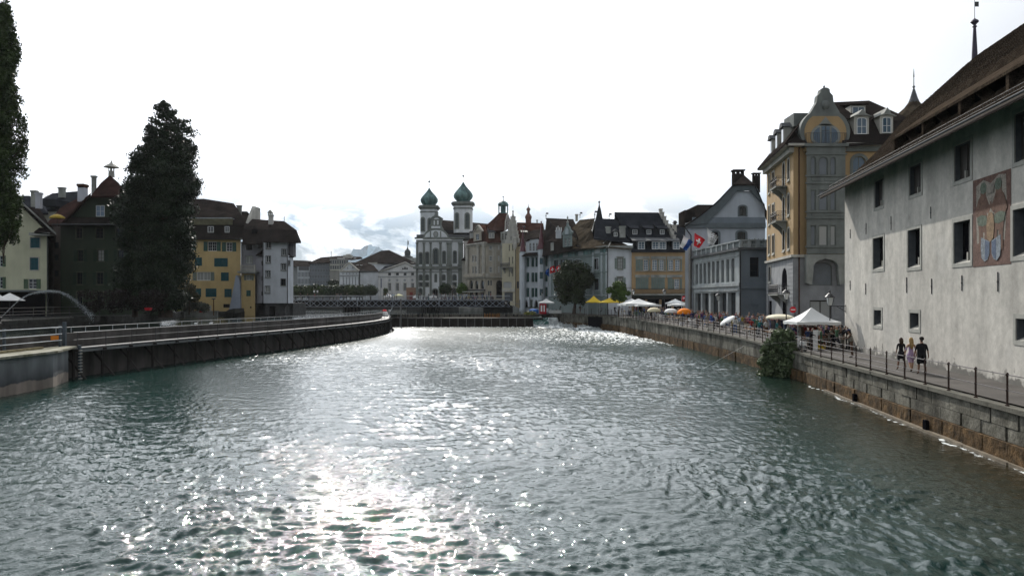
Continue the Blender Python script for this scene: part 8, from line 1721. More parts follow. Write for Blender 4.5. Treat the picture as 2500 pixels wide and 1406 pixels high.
    for f in bm.faces:
        c=f.calc_center_median();best=(9,'skin')
        for a,b,m_ in segs:
            ab=b-a;t=max(0,min(1,(c-a).dot(ab)/ab.length_squared));d=(c-(a+ab*t)).length
            if d<best[0]:best=(d,m_,t)
        m_=best[1]
        if m_ in ('skin','hair') and c.z>1.53:m_='hair' if (c.z>hcen.z-.005 or c.y<hcen.y-.025) and not (c.y>hcen.y+.055 and c.z<hcen.z+.06) else 'skin'
        if dress and .62<c.z<1.34 and abs(c.x)<.26 and m_ in ('legs','top'):m_='top'
        f.material_index=order[m_];f.smooth=True
    m2.materials.clear()
    for k in range(5):m2.materials.append(None)
    bm.to_mesh(m2);bm.free()
    return m2
def pm_(name,c):return mat('cloth_'+name,c,.85,.12,6.0)
CL={'black':(.015,.015,.018),'white':(.5,.5,.49),'navy':(.02,.03,.08),'grey':(.17,.17,.18),'red':(.25,.025,.025),'pink':(.30,.12,.15),'blue':(.04,.09,.21),'beige':(.42,.36,.27),'brown':(.10,.06,.04),'green':(.05,.11,.06),'purple':(.07,.04,.12),'lilac':(.42,.30,.45),'teal':(.03,.15,.16),'yellow':(.32,.25,.06),'light blue':(.30,.40,.50)}
HR={'dark':(.02,.015,.012),'grey':(.34,.33,.32),'blonde':(.38,.25,.11),'brown':(.07,.04,.025),'white':(.55,.54,.52)}
m_skin=mat('skin',SKIN,.6,.1,8);m_shoe=mat('dark_shoes',(.02,.018,.016),.6,.1,4)
PEOPLE_N={}
def put(me,x,y,z,rz,top,legs,hair,label,group=None,s=1.0,skin=None):
    o=bpy.data.objects.new('person',me);C.objects.link(o);o.location=(x,y,z);o.rotation_euler=(0,0,rz);o.scale=(s,s,s)
    for i,m_ in enumerate((skin or m_skin,pm_(top,CL[top]),pm_(legs,CL[legs]),m_shoe,mat('hair_'+hair,HR[hair],.7,.2,20))):
        o.material_slots[i].link='OBJECT';o.material_slots[i].material=m_
    return tag(o,label,'person',group)
def people():
    V=[person_mesh('standing_a',(.0,.0),((.1,.03),(.0,.04)),fingers=False),person_mesh('standing_b',(.10,-.08),((.5,.0),(.3,.0)),female=True,hand_fwd=(.9,.9),fingers=False),person_mesh('walking_a',(.38,-.34),((-.35,.0),(.35,.0)),long_sleeve=True,fingers=False),
         person_mesh('walking_b',(-.3,.34),((.3,.02),(-.3,.02)),female=True,dress=True,shorts=True,fingers=False),person_mesh('browsing',(.05,-.05),((.7,.0),(.8,.0)),long_sleeve=True,hand_fwd=(.6,.5),lean=.35,fingers=False),person_mesh('seated',sit=True,arms=((.5,.0),(.5,.0)),hand_fwd=(.9,.9),fingers=False)]
    # three walkers seen from behind, in step along the path
    def spot(X,Yf):
        D=(CZ-1.95)*FPX/(Yf-HY);return wx(X,D),D
    yaw=-math.atan(.13)
    w1=person_mesh('walker_dark',(.22,-.30),((.0,.05),(.05,.02)),female=True,shorts=True);w2=person_mesh('walker_lilac',(-.28,.22),((.05,.10),(.0,.10)),female=True,shorts=True);w3=person_mesh('walker_man',(.12,-.16),((.02,.12),(-.05,.12)),shorts=True)
    m_tan=mat('tanned_skin',(.40,.24,.16),.6,.1,8)
    x,y=spot(2200,903.5);a=put(w1,x,y,1.95,yaw,'black','black','brown','woman in black top and dark skirt, left of the three walkers seen from behind','three walkers by the armoury',.985)
    x,y=spot(2224,908.5);b=put(w2,x,y,1.95,yaw,'lilac','lilac','blonde','woman in lilac playsuit with long blonde hair, middle of the three walkers','three walkers by the armoury',1.01,m_tan)
    x,y=spot(2250,914.5);c=put(w3,x,y,1.95,yaw,'black','black','dark','man in black shirt and black shorts, right of the three walkers','three walkers by the armoury',1.075)
    c.data=c.data.copy()
    # bare upper back of the lilac walker, as cut
    me=b.data
    for p in me.polygons:
        cc=p.center
        if p.material_index==1 and cc.z>1.24:p.material_index=0
    b.material_slots[0].link='OBJECT'
    def hairpiece(o,prof,m_,dz=0,label=None):
        mb=MB();n=14;k=len(prof);V_=[];F=[]
        for (r,z,yy,fl) in prof:
            for i in range(n):t=2*math.pi*i/n;V_.append((r*math.cos(t),yy+r*fl*math.sin(t)+.01*math.sin(5*t),z))
        for j in range(k-1):
            for i in range(n):F.append((j*n+i,j*n+(i+1) % n,(j+1)*n+(i+1) % n,(j+1)*n+i))
        F.append(tuple(range(n-1,-1,-1)));F.append(tuple((k-1)*n+i for i in range(n)));mb.v=V_;mb.f=F;h=mesh_child('hair',mb,m_,o,True);return h
    hairpiece(b,[(.025,1.17,-.10,.4),(.075,1.24,-.11,.45),(.10,1.36,-.10,.5),(.105,1.48,-.075,.6),(.105,1.58,-.035,.8),(.10,1.66,-.01,1.0),(.07,1.73,0,1.0),(.02,1.76,0,1)],mat('long_blonde_hair',(.42,.27,.11),.55,.3,9,streak=.3))
    hairpiece(a,[(.03,1.36,-.06,.5),(.09,1.42,-.06,.7),(.105,1.50,-.04,.85),(.105,1.60,-.01,1.0),(.09,1.68,0,1.05),(.03,1.74,0,1)],mat('shoulder_brown_hair',(.05,.032,.022),.6,.3,9))
    hairpiece(c,[(.07,1.585,-.045,.6),(.095,1.62,-.02,.95),(.098,1.67,0,1.05),(.08,1.72,0,1),(.03,1.745,0,1)],mat('short_dark_hair',(.02,.017,.015),.7,.3,20))
    # loose shirt over shorts on the man
    mb=MB();n=16;V_=[];F=[]
    for (r,z,fl) in ((.205,.86,.66),(.195,1.05,.62),(.20,1.22,.62),(.205,1.36,.55),(.13,1.43,.6)):
        for i in range(n):t=2*math.pi*i/n;V_.append((r*math.cos(t),r*fl*math.sin(t)+.01*math.sin(4*t+z*9),z+.008*math.sin(3*t)))
    for j in range(4):
        for i in range(n):F.append((j*n+i,j*n+(i+1) % n,(j+1)*n+(i+1) % n,(j+1)*n+i))
    mb.v=V_;mb.f=F;mesh_child('shirt',mb,pm_('black',CL['black']),c,True)
    def shorts_piece(o,m_,z0,z1,wd_=.115):
        for sx in (-1,1):
            mb=MB();mb.lathe((sx*.098,.0,0),[(wd_,z0),(wd_*.98,(z0+z1)/2),(wd_*.95,z1)],12,sy=.95);mesh_child('shorts_leg',mb,m_,o,True)
    shorts_piece(c,pm_('black',CL['black']),.52,.90);shorts_piece(b,pm_('lilac',CL['lilac']),.66,.92,.11)
    mb=MB();mb.lathe((0,0,0),[(.20,.62),(.19,.80),(.155,1.0)],16,sy=.72);mesh_child('skirt',mb,pm_('black',CL['black']),a,True)
    for o,lg in ((a,(.22,-.30)),(b,(-.28,.22)),(c,(.12,-.16))):pass
    # angler leaning on the railing, facing the water
    am=person_mesh('angler',(.05,-.08),((.75,.02),(.95,.02)),long_sleeve=True,lean=.3,hand_fwd=(.75,.6));D=49.4
    o=put(am,wx(2079,D),D,1.95,R_(80),'brown','brown','dark','angler in cap and dark jacket leaning on the railing with a rod',None,1.04)
    mb=MB();mb.lathe((0,.15,1.64),[(.098,0),(.10,.05),(.08,.10),(.02,.13)],12,sy=1.1);mb.prism([(-.07,.24,1.645),(.07,.24,1.645),(.055,.36,1.63),(-.055,.36,1.63)],(0,0,.012));mesh_child('cap',mb,pm_('navy',CL['navy']),o,True)
    mb=MB();mb.lathe((0,.09,0),[(.18,1.0),(.20,1.15),(.205,1.33),(.12,1.42)],14,sy=.72);mesh_child('fishing_vest',mb,pm_('beige',(.20,.19,.16)),o,True)
    rod=MB();p=Vector((wx(2063,D),D,3.25));q=W(1815,858,62)+Vector((0,0,.9));q=Vector((17.3,58.0,2.2));rod.tube(p,q,.014,.004,5);R=rod.build('fishing_rod',m_iron);tag(R,'thin fishing rod held out over the river by the angler','fishing rod')
    ln=MB();ln.tube(q,(15.2,62.5,.02),.006,.006,4);tag(ln.build('fishing_line',m_flag_w),'pale fishing line running from the rod tip to the water','fishing line')
    # market crowd -------------------------------------------------------
    r=random.Random(21);tops=['black','navy','grey','white','red','pink','blue','beige','brown','green','purple','light blue','yellow','teal','black','navy','black','brown','black','grey','brown','navy','black','green','black'];legs=['navy','black','grey','beige','blue','brown','black'];hairs=['dark','brown','grey','blonde','white','brown']
    marks=[(59,'beside the big white market tent'),(63,'behind the big white market tent'),(67,'under the cream parasol by the lamp'),(71,'by the clothes racks near the cream parasol'),(75,'at the railing upstream of the ivy'),(79,'between the cream parasol and the tilted umbrella'),(83,'just right of the tilted white umbrella'),(87,'behind the tilted white umbrella'),(92,'below the right half of the grey terrace block'),(97,'beside the blue container on the quay'),(102,'at the foot of the black lamp by the grey block'),(107,'below the left half of the grey terrace block'),(112,'right of the orange parasol'),(118,'under the orange parasol'),(125,'under the white parasol left of the orange one'),(133,'under the small cream parasol'),(142,'near the three canvas chairs'),(150,'under the white marquee roofs'),(158,'under the yellow awnings'),(170,'by the dark plane tree'),(999,'near the red and white stall')]
    used={}
    def label_for(kind,y,x,top,lg,hr,mk=None):
        mk=mk or next(t for d,t in marks if y<d);side='close to the railing' if x-quay_x(y)<2.2 else ('near the house walls' if x-quay_x(y)>6.5 else 'mid street')
        for l in (f'{hr} haired person, {top} top, {lg} legwear, {side}, {mk}',f'{hr} haired person in {top} and {lg}, {mk}',f'{hr} haired person in {top} {mk}'):
            if len(l.split()) <= 16:return l
        return ' '.join(l.split()[:16])
    placed=[]
    def try_put(x,y,z,rz,mk=None,grp='people in the quay market',seat=False,dmin=.36):
        for (a,b) in placed:
            if (a-x)**2+(b-y)**2<dmin*dmin:return False
        placed.append((x,y))
        for _ in range(40):
            top,lg,hr=r.choice(tops),r.choice(legs),r.choice(hairs);l=label_for('',y,x,top,lg,hr,mk)
            if l not in used:break
        used[l]=1;me=V[5] if seat else r.choice(V[:5]);put(me,x,y,z,rz,top,lg,hr,l,grp,r.uniform(.93,1.05));return True
    n=0
    while n<215:
        y=56+r.random()**1.15*70;q=quay_x(y);wmax=9.0 if y>82 else (5.2 if y<60 else 7.5);x=q+.9+r.random()**.85*(wmax-1.2)
        if y<59.5 and x-q>4.4:continue
        if 96<y<121 and x>27.2:continue
        if try_put(x,y,quay_z(y),r.uniform(0,6.28)):n += 1
    n=0
    while n<44:
        y=128+r.random()*46;q=quay_x(y);x=q+1.0+r.random()*(9 if y<148 else 14)
        if y>147 and x>q+14:continue
        if try_put(x,y,quay_z(min(y,166)),r.uniform(0,6.28),seat=r.random()<.3):n += 1
    bm_=['left of the bridge lamps','by the bridge lamps','at the middle of the footbridge','above the left bridge pier','above the right bridge pier','at the right end of the footbridge','before the church portal on the footbridge','left of the church on the footbridge']
    for (X,t) in ((735,0),(751,0),(768,1),(821,3),(826,3),(832,3),(846,2),(936,7),(940,7),(945,7),(951,7),(957,7),(962,7),(968,7),(1021,6),(1026,6),(1046,6),(1058,4),(1068,4),(1078,4),(1088,4),(1098,5),(1107,5),(1114,5),(1121,5),(1129,5),(1138,5),(1147,5),(1156,5),(1166,5),(1177,5),(1188,5),(1199,5)):
        D=191.2+r.random()*2.0;try_put(wx(X+r.uniform(-1,1),D),D,wz(733,190)+.04,r.choice((R_(90),R_(-90)))+r.uniform(-.4,.4),bm_[t],'people on the footbridge',dmin=.3)
    for k in range(34):
        X=r.uniform(1030,1215);D=r.uniform(207.5,213);try_put(wx(X,D),D,4.95,r.uniform(0,6.28),'on the church square '+('left of the dead tree' if X<1100 else ('by the bright green tree' if X<1145 else 'before the beige palace')),'people on the church square',dmin=.35)
    p=W(1235,750,189);o=put(V[0],p.x,189.5,3.6,R_(180),'white','black','dark','person in white top standing alone on the steps right of the bridge')
    return V
PM=people()
# ================================================================ MARKET THINGS
def tent(X0,X1,Yr,Yp,Ye,D,depth,zf,label,m_,legs=True,group='market tents',skirt=True,frontx=None):
    x0,x1=wx(X0,D),wx(X1,D);zt,zp,ze=wz(Yr,D),wz(Yp,D+depth/2),wz(Ye,D);E=empty('market_tent',((x0+x1)/2,D+depth/2,zf),label,'tent',group);c=((x0+x1)/2,D+depth/2);n=8;V=[];F=[]
    cor=[(x0,D),(x1,D),(x1,D+depth),(x0,D+depth)];ring=[]
    for (a,b) in zip(cor,cor[1:]+cor[:1]):
        for k in range(n):t=k/n;ring.append((a[0]+(b[0]-a[0])*t,a[1]+(b[1]-a[1])*t,t))
    m=len(ring);rows=7
    for j in range(rows+1):
        s=j/rows;hh=zt+(zp-zt)*(s**1.45)
        for (x,y,t) in ring:
            sag=-.12*math.sin(math.pi*t)*(1-s)*(s>0);V.append((x+(c[0]-x)*s*.985,y+(c[1]-y)*s*.985,hh+sag))
    for j in range(rows):
        for i in range(m):F.append((j*m+i,j*m+(i+1) % m,(j+1)*m+(i+1) % m,(j+1)*m+i))
    b=MB();b.v=V;b.f=F+[tuple(range(rows*m,rows*m+m))];b.m=[0]*len(b.f)
    if skirt:
        o=len(b.v);b.v += [(x,y,zt) for x,y,t in ring]+[(x,y,ze+.03*math.sin(i*1.7)) for i,(x,y,t) in enumerate(ring)];b.f += [(o+i,o+m+i,o+m+(i+1) % m,o+(i+1) % m) for i in range(m)];b.m += [0]*m
    b.build('canopy',m_,E)
    if legs:
        for (x,y) in cor:mb=MB();sx=.05 if x==x0 else -.05;mb.tube((x+sx,y+(.05 if y==D else -.05),zf),(x+sx,y+(.05 if y==D else -.05),zt),.028,n=6);mb.build('leg',m_metal,E)
    return E
tw=cloth_mat('tent_white',(.72,.73,.72));ty=cloth_mat('tent_yellow',(.62,.44,.04))
tent(1946,2054,786,751,793,58.2,3.0,1.98,'big white pop up market tent beside the corner of the armoury',tw)
tent(1316,1353.5,738,729,741,158,3,2.7,'white stall tent with red side cloths at the weir end of the quay',tw)
tent(1434,1470,736.5,722,739,147,3.4,2.65,'yellow pointed market tent, left of the two',ty,group='yellow market tents');tent(1462,1535,737.5,724,739.5,143,3.4,2.65,'yellow wide market tent under the small round tree',ty,group='yellow market tents')
tent(1515,1580,742,729,747,128,4.2,2.6,'white marquee, farther one of the pair left of the lamp',tw,group='white marquees');tent(1528,1601,741,729,745,122,4.2,2.55,'white marquee, nearer one of the pair left of the lamp',tw,group='white marquees')
tent(1557,1615,743.5,741,748,117,3,2.5,'long low white awning below the marquees',tw,group='white marquees')
tent(1633,1674,739,729.5,742,134,3.2,2.6,'white marquee by the red hanging flag',tw,group='white marquees');tent(1638,1679,743,740.5,747,126,3,2.55,'low white awning in front of the marquee by the red flag',tw,group='white marquees')
def parasol(X,Yt,Ye,w_,D,zf,m_,label,tilt=0.0,n=8,group='market parasols',rim=.06):
    r0=w_/2/FPX*D;c=Vector((wx(X,D),D,0));zt,ze=wz(Yt,D),wz(Ye,D);E=empty('parasol',(c.x,c.y,zf),label,'parasol',group);b=MB();V=[];F=[];rows=6
    for j in range(rows+1):
        s=j/rows;rr=r0*math.sin(s*math.pi/2)**.9 if j else .02;z=ze+(zt-ze)*(math.cos(s*math.pi/2)**1.1 if s<1 else 0)
        for i in range(n*3):t=2*math.pi*i/(n*3);q=1-.06*s*(1-abs(math.cos(t*n/2)));V.append((rr*q*math.cos(t),rr*q*math.sin(t),z-ze))
    m=n*3
    for j in range(rows):
        for i in range(m):F.append((j*m+i,j*m+(i+1) % m,(j+1)*m+(i+1) % m,(j+1)*m+i))
    for i in range(m):V.append((V[rows*m+i][0],V[rows*m+i][1],-rim*(1+.5*(i % 3==0))))
    for i in range(m):F.append((rows*m+i,rows*m+(i+1) % m,(rows+1)*m+(i+1) % m,(rows+1)*m+i))
    M=Matrix.Rotation(tilt,4,'Y');b.v=[tuple((M@Vector(v))+Vector((c.x,c.y,ze))) for v in V];b.f=F;b.m=[0]*len(F);b.build('canopy',m_,E,smooth=False)
    mb=MB();top=(M@Vector((0,0,zt-ze)))+Vector((c.x,c.y,ze));mb.tube((c.x+(.5 if tilt else 0),c.y,zf),top,.025,n=6)
    for i in range(n):t=2*math.pi*i/n;e=(M@Vector((r0*math.cos(t),r0*math.sin(t),-.02)))+Vector((c.x,c.y,ze));mb.tube(top-Vector((0,0,.06)),e,.008,n=3)
    mb.build('frame',m_iron,E);return E
parasol(1596.5,750.5,760,34,112,2.5,cloth_mat('cream_cloth',(.62,.55,.38)),'small cream parasol near the white canvas chairs')
parasol(1638,753,762,33,107,2.5,tw,'small white parasol just left of the orange parasol')
parasol(1671,752.5,765,37,103,2.45,cloth_mat('orange_cloth',(.80,.22,.01)),'bright orange parasol over the market crowd')
parasol(1904,767,776,68,68,2.2,cloth_mat('pale_cream_cloth',(.68,.63,.48)),'wide pale cream parasol beside the lamp post')
parasol(1776,777,783,42,78.5,2.3,tw,'white umbrella tilted on its side by the railing',tilt=R_(-33))
for (X,Yt,D,s,lb) in ((1546,705,131,1.1,'old street lamp in front of the white marquees'),(1622,704,118,1.15,'old street lamp before the dark shopfront'),(1753,713.5,91,1.1,'black street lamp in front of the grey terrace block'),(1919.5,703,66.5,1.15,'street lamp right of the cream parasol'),(1323.5,712,171,1.1,'street lamp by the turreted white house')):
    street_lamp(wx(X,D),D,quay_z(min(D,160)),wz(Yt,D),lb,s)
# no entry sign on a pole
D=73.0;S=empty('no_entry_sign',(wx(1942,D),D,2.2),'round red no entry sign with a white bar on a dark pole','road sign');c=Vector((wx(1935.5,D),D-.06,wz(756,D)));mb=MB();mb.prism([(c.x+.30*math.cos(t*math.pi/12),c.y,c.z+.30*math.sin(t*math.pi/12)) for t in range(24)],(0,.02,0));mb.build('disc',m_flag_r,S);mb=MB();mb.box(c.x-.21,c.x+.21,c.y-.006,c.y-.002,c.z-.05,c.z+.05);mb.build('white_bar',m_flag_w,S);mb=MB();mb.tube((c.x+.22,D+.02,2.2),(c.x+.22,D+.02,c.z+.5),.04);mb.build('pole',m_iron,S)
# flags at the painted house and small red flag
cloth_flag('dark blue flag hanging before the right turret of the white house',[(1333,660),(1341,653),(1341,676),(1331,668)],172,'blue',((1341,652),(1345,690)),'flags on the painted house')
cloth_flag('red flag with white cross, left of two at the painted house',[(1343,652),(1353,648),(1357,664),(1342,668)],170,'swiss',None,'flags on the painted house');cloth_flag('red flag with white cross, right one by the dark tree',[(1357,652),(1366,646),(1373,656),(1361,667)],168,'swiss',None,'flags on the painted house')
cloth_flag('speckled pale flag poking from the dark tree',[(1375,651),(1381,647),(1384,653),(1378,656)],166,'spotted',None,'flags on the painted house')
cloth_flag('small red flag with white cross hanging by the low white awning',[(1666,722.5),(1676,723.5),(1672,735),(1665,735)],121,'swiss',((1665,722),(1664,770)),'market flags')
# trees on the quay
r=random.Random(17)
def round_tree(name,label,X,Y,rx,ry,D,zf,n,lm,size,seed,r0=.25,k=26):
    cl=[];c=W(X,Y,D);sx=rx/FPX*D;sz=ry/FPX*D;rr=random.Random(seed);limbs=[]
    for i in range(k):
        a,e,f=rr.uniform(0,6.28),rr.uniform(-1.2,1.4),rr.uniform(.35,.82);p=(c.x+sx*f*math.cos(a)*math.cos(e),c.y+sx*.8*f*math.sin(a)*math.cos(e),c.z+sz*f*math.sin(e));s=sx*rr.uniform(.24,.40);cl.append((*p,s,s,s*.8));limbs.append(((c.x,c.y,c.z-sz*.6),p,.07))
    return tree(name,label,(c.x,D,zf),[(c.x+.2,D,c.z-sz*.6)],cl,n,size,lm,limbs,seed=seed,r0=r0,shell=.35)
round_tree('plane_tree','large dark green tree standing before the painted house',1402,693,51,60,157,2.7,26000,leafmat('plane_leaf',(.022,.035,.014),(.05,.07,.03),scale=.7),.26,51,.4,60)
round_tree('maple_tree','small fresh green tree between the yellow and white market tents',1510,713,31,27,134,2.65,9000,leafmat('maple_leaf',(.03,.06,.015),(.09,.15,.03),scale=.8),.20,52,.14,30)
# ivy hanging down the quay wall
def ivy():
    cl=[];rr=random.Random(4);n=90
    for i in range(n):
        v=rr.random();Y=812+v*112;X=1916+rr.uniform(-1,1)*(10+19*math.sin(min(1,v*1.35)*math.pi*.62))-8*v+(6 if v<.3 else 0);D=57.5-(X-1895)*.03+rr.uniform(-.3,.3);c=W(X,Y,56.3);x=min(c.x,quay_x(D)-.25-.5*rr.random()) if Y>850 else c.x;cl.append((c.x-.15,D,c.z,.38,.42,.34))
    o=quads_obj('hanging_bush',leaves(cl,15000,.15,61,shell=.4),leaf_ivy,None,(wx(1915,57),57,0.2));tag(o,'dense green bush spilling over the quay wall down to the water','bush')
ivy()
# stalls, tables, racks, chairs
wood=mat('table_wood',(.20,.11,.06),.7,.2,2);goods=[mat('goods_%d' % i,c,.6,.2,5) for i,c in enumerate(((.5,.48,.42),(.3,.1,.06),(.08,.15,.25),(.4,.33,.1),(.12,.12,.12),(.35,.36,.38)))]
def table(x,y,z,w_,d,rz,label,cloth=None,seed=1,group='market tables'):
    E=empty('market_table',(x,y,z),label,'table',group,rz);mb=MB();mb.box(-w_/2,w_/2,-d/2,d/2,.70,.74);mesh_child('tabletop',mb,cloth or wood,E)
    for sx in (-1,1):
        for sy in (-1,1):mb=MB();mb.box(sx*(w_/2-.06)-.02,sx*(w_/2-.06)+.02,sy*(d/2-.06)-.02,sy*(d/2-.06)+.02,0,.70);mesh_child('leg',mb,m_metal,E)
    if cloth:mb=MB();mb.box(-w_/2-.01,w_/2+.01,-d/2-.015,-d/2-.003,.12,.73);mb.box(-w_/2-.015,-w_/2-.003,-d/2,d/2,.12,.73);mesh_child('table_cloth',mb,cloth,E)
    rr=random.Random(seed)
    kinds=['small heap of mixed flea market wares','stacked boxes and trinkets','little row of old vessels']
    for k in range(rr.randint(3,5)):
        gx,gy=rr.uniform(-w_/2+.15,w_/2-.15),rr.uniform(-d/2+.12,d/2-.12);s=rr.uniform(.07,.17);mb=MB();p=Vector((gx*math.cos(rz)-gy*math.sin(rz)+x,gx*math.sin(rz)+gy*math.cos(rz)+y,z+.742));t=rr.randint(0,2)
        if t==0:mb.box(p.x-s,p.x+s,p.y-s*.7,p.y+s*.7,p.z,p.z+s*1.1);mb.box(p.x-s*.6,p.x+s*.7,p.y-s*.5,p.y+s*.5,p.z+s*1.1,p.z+s*1.7)
        elif t==1:mb.lathe(p,[(s*.5,0),(s*.8,s*.5),(s*.6,s*1.3),(s*.3,s*1.7),(s*.4,s*2.0)],8)
        else:mb.lathe(p,[(s*.3,0),(s*.9,s*.4),(s*1.0,s*.6),(s*.2,s*.7)],8)
        gi=rr.randint(0,5);kd=(('stacked box','round jar','shallow bowl')[t],('pale','rust brown','dark blue','mustard','black','grey')[gi]);zz_=('left end','left half','middle','right half','right end')[min(4,int((gx+w_/2)/w_*5))]
        tag(mb.build('market_goods',goods[gi]),f'{kd[1]} {kd[0]} at the {zz_} of the {" ".join(label.split()[:6])}','goods','goods on the market tables')
tb=[(21.9,57.6,'long dark cloth covered table under the big white tent',pm_('brown',CL['brown']),2.2),(23.6,60.6,'table with a red cloth at the back of the white tent',pm_('red',(.16,.02,.02)),2.0),(22.2,66.2,'table with wares under the cream parasol',None,1.8),(21.8,71.0,'wooden table near the clothes racks',None,1.6),(22.0,77.5,'table covered in beige cloth behind the tilted umbrella',pm_('beige',CL['beige']),1.8),(21.7,86.0,'low wooden table left of the blue container',None,1.6),(21.6,94.0,'table with white cloth below the black lamp',pm_('white',CL['white']),1.8),(22.0,103.0,'table under the orange parasol',None,1.8),(22.0,108.0,'table under the small white parasol',None,1.8),(21.6,113.0,'table under the small cream parasol',pm_('white',CL['white']),1.6),(22.3,124.0,'long table beneath the white marquees',None,2.4),(23.5,131.0,'second long table beneath the white marquees',pm_('white',CL['white']),2.4),(21.2,144.0,'table beneath the left yellow tent',None,2.0),(23.5,143.5,'table beneath the wide yellow tent',pm_('green',CL['green']),2.0),(8.8,158.6,'white counter of the red and white stall',pm_('white',CL['white']),2.4)]
for i,(x,y,lb,cl_,w_) in enumerate(tb):table(x,y,quay_z(min(y,166)),w_,.8,R_(90 if 60<y<128 else 8),lb,cl_,i+3)
def clothes_rack(x,y,z,label,cols,seed):
    E=empty('clothes_rack',(x,y,z),label,'clothes rack','clothes racks at the market');mb=MB();mb.tube((x-.7,y,z),(x-.7,y,z+1.6),.02);mb.tube((x+.7,y,z),(x+.7,y,z+1.6),.02);mb.tube((x-.75,y,z+1.6),(x+.75,y,z+1.6),.02);mb.tube((x-.7,y-.3,z+.03),(x-.7,y+.3,z+.03),.02);mb.tube((x+.7,y-.3,z+.03),(x+.7,y+.3,z+.03),.02);mb.build('frame',m_metal,E);rr=random.Random(seed)
    for k in range(13):
        xx=x-.62+k*.103;h=rr.uniform(.7,1.1);c=rr.choice(cols);mb=MB();mb.prism([(xx,y-.05,z+1.57),(xx,y-.24,z+1.46),(xx,y-.26-.04*rr.random(),z+1.55-h),(xx,y+.26,z+1.55-h*rr.uniform(.95,1)),(xx,y+.24,z+1.46),(xx,y+.05,z+1.57)],(.05,.0,0));mb.build('garment',pm_(c,CL[c]),E)
clothes_rack(23.4,68.8,2.25,'rack of dark blue and black clothes left of the cream parasol',['navy','black','blue','grey'],1);clothes_rack(24.8,72.5,2.27,'rack of mixed clothes behind the dark blue one',['red','black','pink','navy','beige'],2);clothes_rack(23.9,63.2,2.1,'rack of dark garments right of the lamp post',['black','grey','brown'],3);clothes_rack(22.6,80.5,2.33,'rack of blue and white clothes right of the tilted umbrella',['blue','white','navy','light blue'],4);clothes_rack(22.4,59.0,2.0,'rack of brown coats standing under the white tent',['brown','red','beige','brown'],5)
def canvas_chair(X,D,z,label,col=(.55,.56,.56),s=1.0):
    x=wx(X,D);E=empty('canvas_chair',(x,D,z),label,'chair','canvas chairs by the railing');mb=MB()
    for sx in (-.3,.3):
        mb.tube((x+sx,D-.25,z),(x+sx,D-.25,z+1.0),.02);mb.tube((x+sx,D+.25,z),(x+sx,D+.25,z+.62),.02);mb.tube((x+sx,D-.27,z+.62),(x+sx,D+.27,z+.62),.025);mb.tube((x+sx,D-.25,z),(x-sx,D+.25,z+.42),.015)
    mb.build('frame',m_iron,E);cm=cloth_mat('chair_canvas_%d' % int(col[0]*100),col);mb=MB();mb.box(x-.3,x+.3,D-.27,D-.24,z+.62,z+1.02);mb.build('backrest',cm,E);mb=MB();mb.box(x-.29,x+.29,D-.24,D+.24,z+.42,z+.45);mb.build('seat',cm,E)
for (X,D,lb) in ((1580,124,'white canvas chair, left of three turned to the railing'),(1594,118.5,'white canvas chair, middle of three turned to the railing'),(1608,113.5,'white canvas chair, right of three turned to the railing')):canvas_chair(X,D,quay_z(D),lb)
canvas_chair(1796,79.5,2.33,'canvas chair with a beige cover beside the tilted umbrella',(.42,.37,.30));canvas_chair(1822,75.5,2.3,'faded pink folding chair at the railing',(.42,.16,.14))
D=93.0;x=wx(1734.5,D);tag(MB().lathe((x,D,quay_z(D)),[(.30,.55),(.32,.6),(.34,1.25),(.30,1.32)],12).build('blue_barrel',cloth_mat('barrel_blue',(.02,.09,.42))),'bright blue container standing at the railing below the lamp','container')
tag(MB().box(x-.35,x+.35,D-.3,D+.3,quay_z(D),quay_z(D)+.55).build('crate',goods[0]),'pale crate underneath the bright blue container','crate')
D=55.8;x=wx(1991,D);mb=MB();mb.box(x-.16,x+.16,D,D+.05,1.98,3.45);tag(mb.build('leaning_board',m_flag_w),'narrow white board leaning upright at the railing under the white tent','board')
D=54.8;x=wx(1966,D);B=empty('motor_scooter',(x,D+.6,1.97),'white scooter parked behind the railing right of the bush','scooter');mb=MB()
for dy in (-.55,.55):mb.path([(x+.0,D+.6+dy+.22*math.cos(t*.524),2.2+.22*math.sin(t*.524)) for t in range(13)],.05,5)
mb.build('wheels',m_iron,B);mb=MB();mb.lathe((x,D+.35,2.25),[(.12,0),(.2,.15),(.2,.4),(.1,.5)],10,sy=1.6);mb.prism([(x-.2,D+1.0,2.25),(x+.2,D+1.0,2.25),(x+.12,D+1.1,2.95),(x-.12,D+1.1,2.95)],(0,.05,0));mb.build('body',m_flag_w,B);mb=MB();mb.tube((x-.3,D+1.05,2.98),(x+.3,D+1.05,2.98),.02);mb.box(x-.13,x+.13,D+.1,D+.75,2.72,2.82);mb.build('seat_and_bars',m_iron,B)
for (xx,yy,zz,lb,m_) in ((22.6,57.0,1.98,'yellow plastic crate on the paving at the right of the white tent',ty),(20.9,57.4,1.98,'pale box on the paving under the white tent',goods[0]),(21.1,83.0,2.36,'pale box beside the canvas chair',goods[0]),(21.2,97.0,2.43,'white box under the market table near the black lamp',goods[5]),(21.3,90.0,2.4,'dark crate left of the blue container',goods[4])):
    mb=MB();mb.box(xx-.28,xx+.28,yy-.2,yy+.2,zz,zz+.05);mb.box(xx-.28,xx-.25,yy-.2,yy+.2,zz+.05,zz+.34);mb.box(xx+.25,xx+.28,yy-.2,yy+.2,zz+.05,zz+.34);mb.box(xx-.25,xx+.25,yy-.2,yy-.17,zz+.05,zz+.34);mb.box(xx-.25,xx+.25,yy+.17,yy+.2,zz+.05,zz+.34);tag(mb.build('crate',m_),lb,'crate','crates at the market')
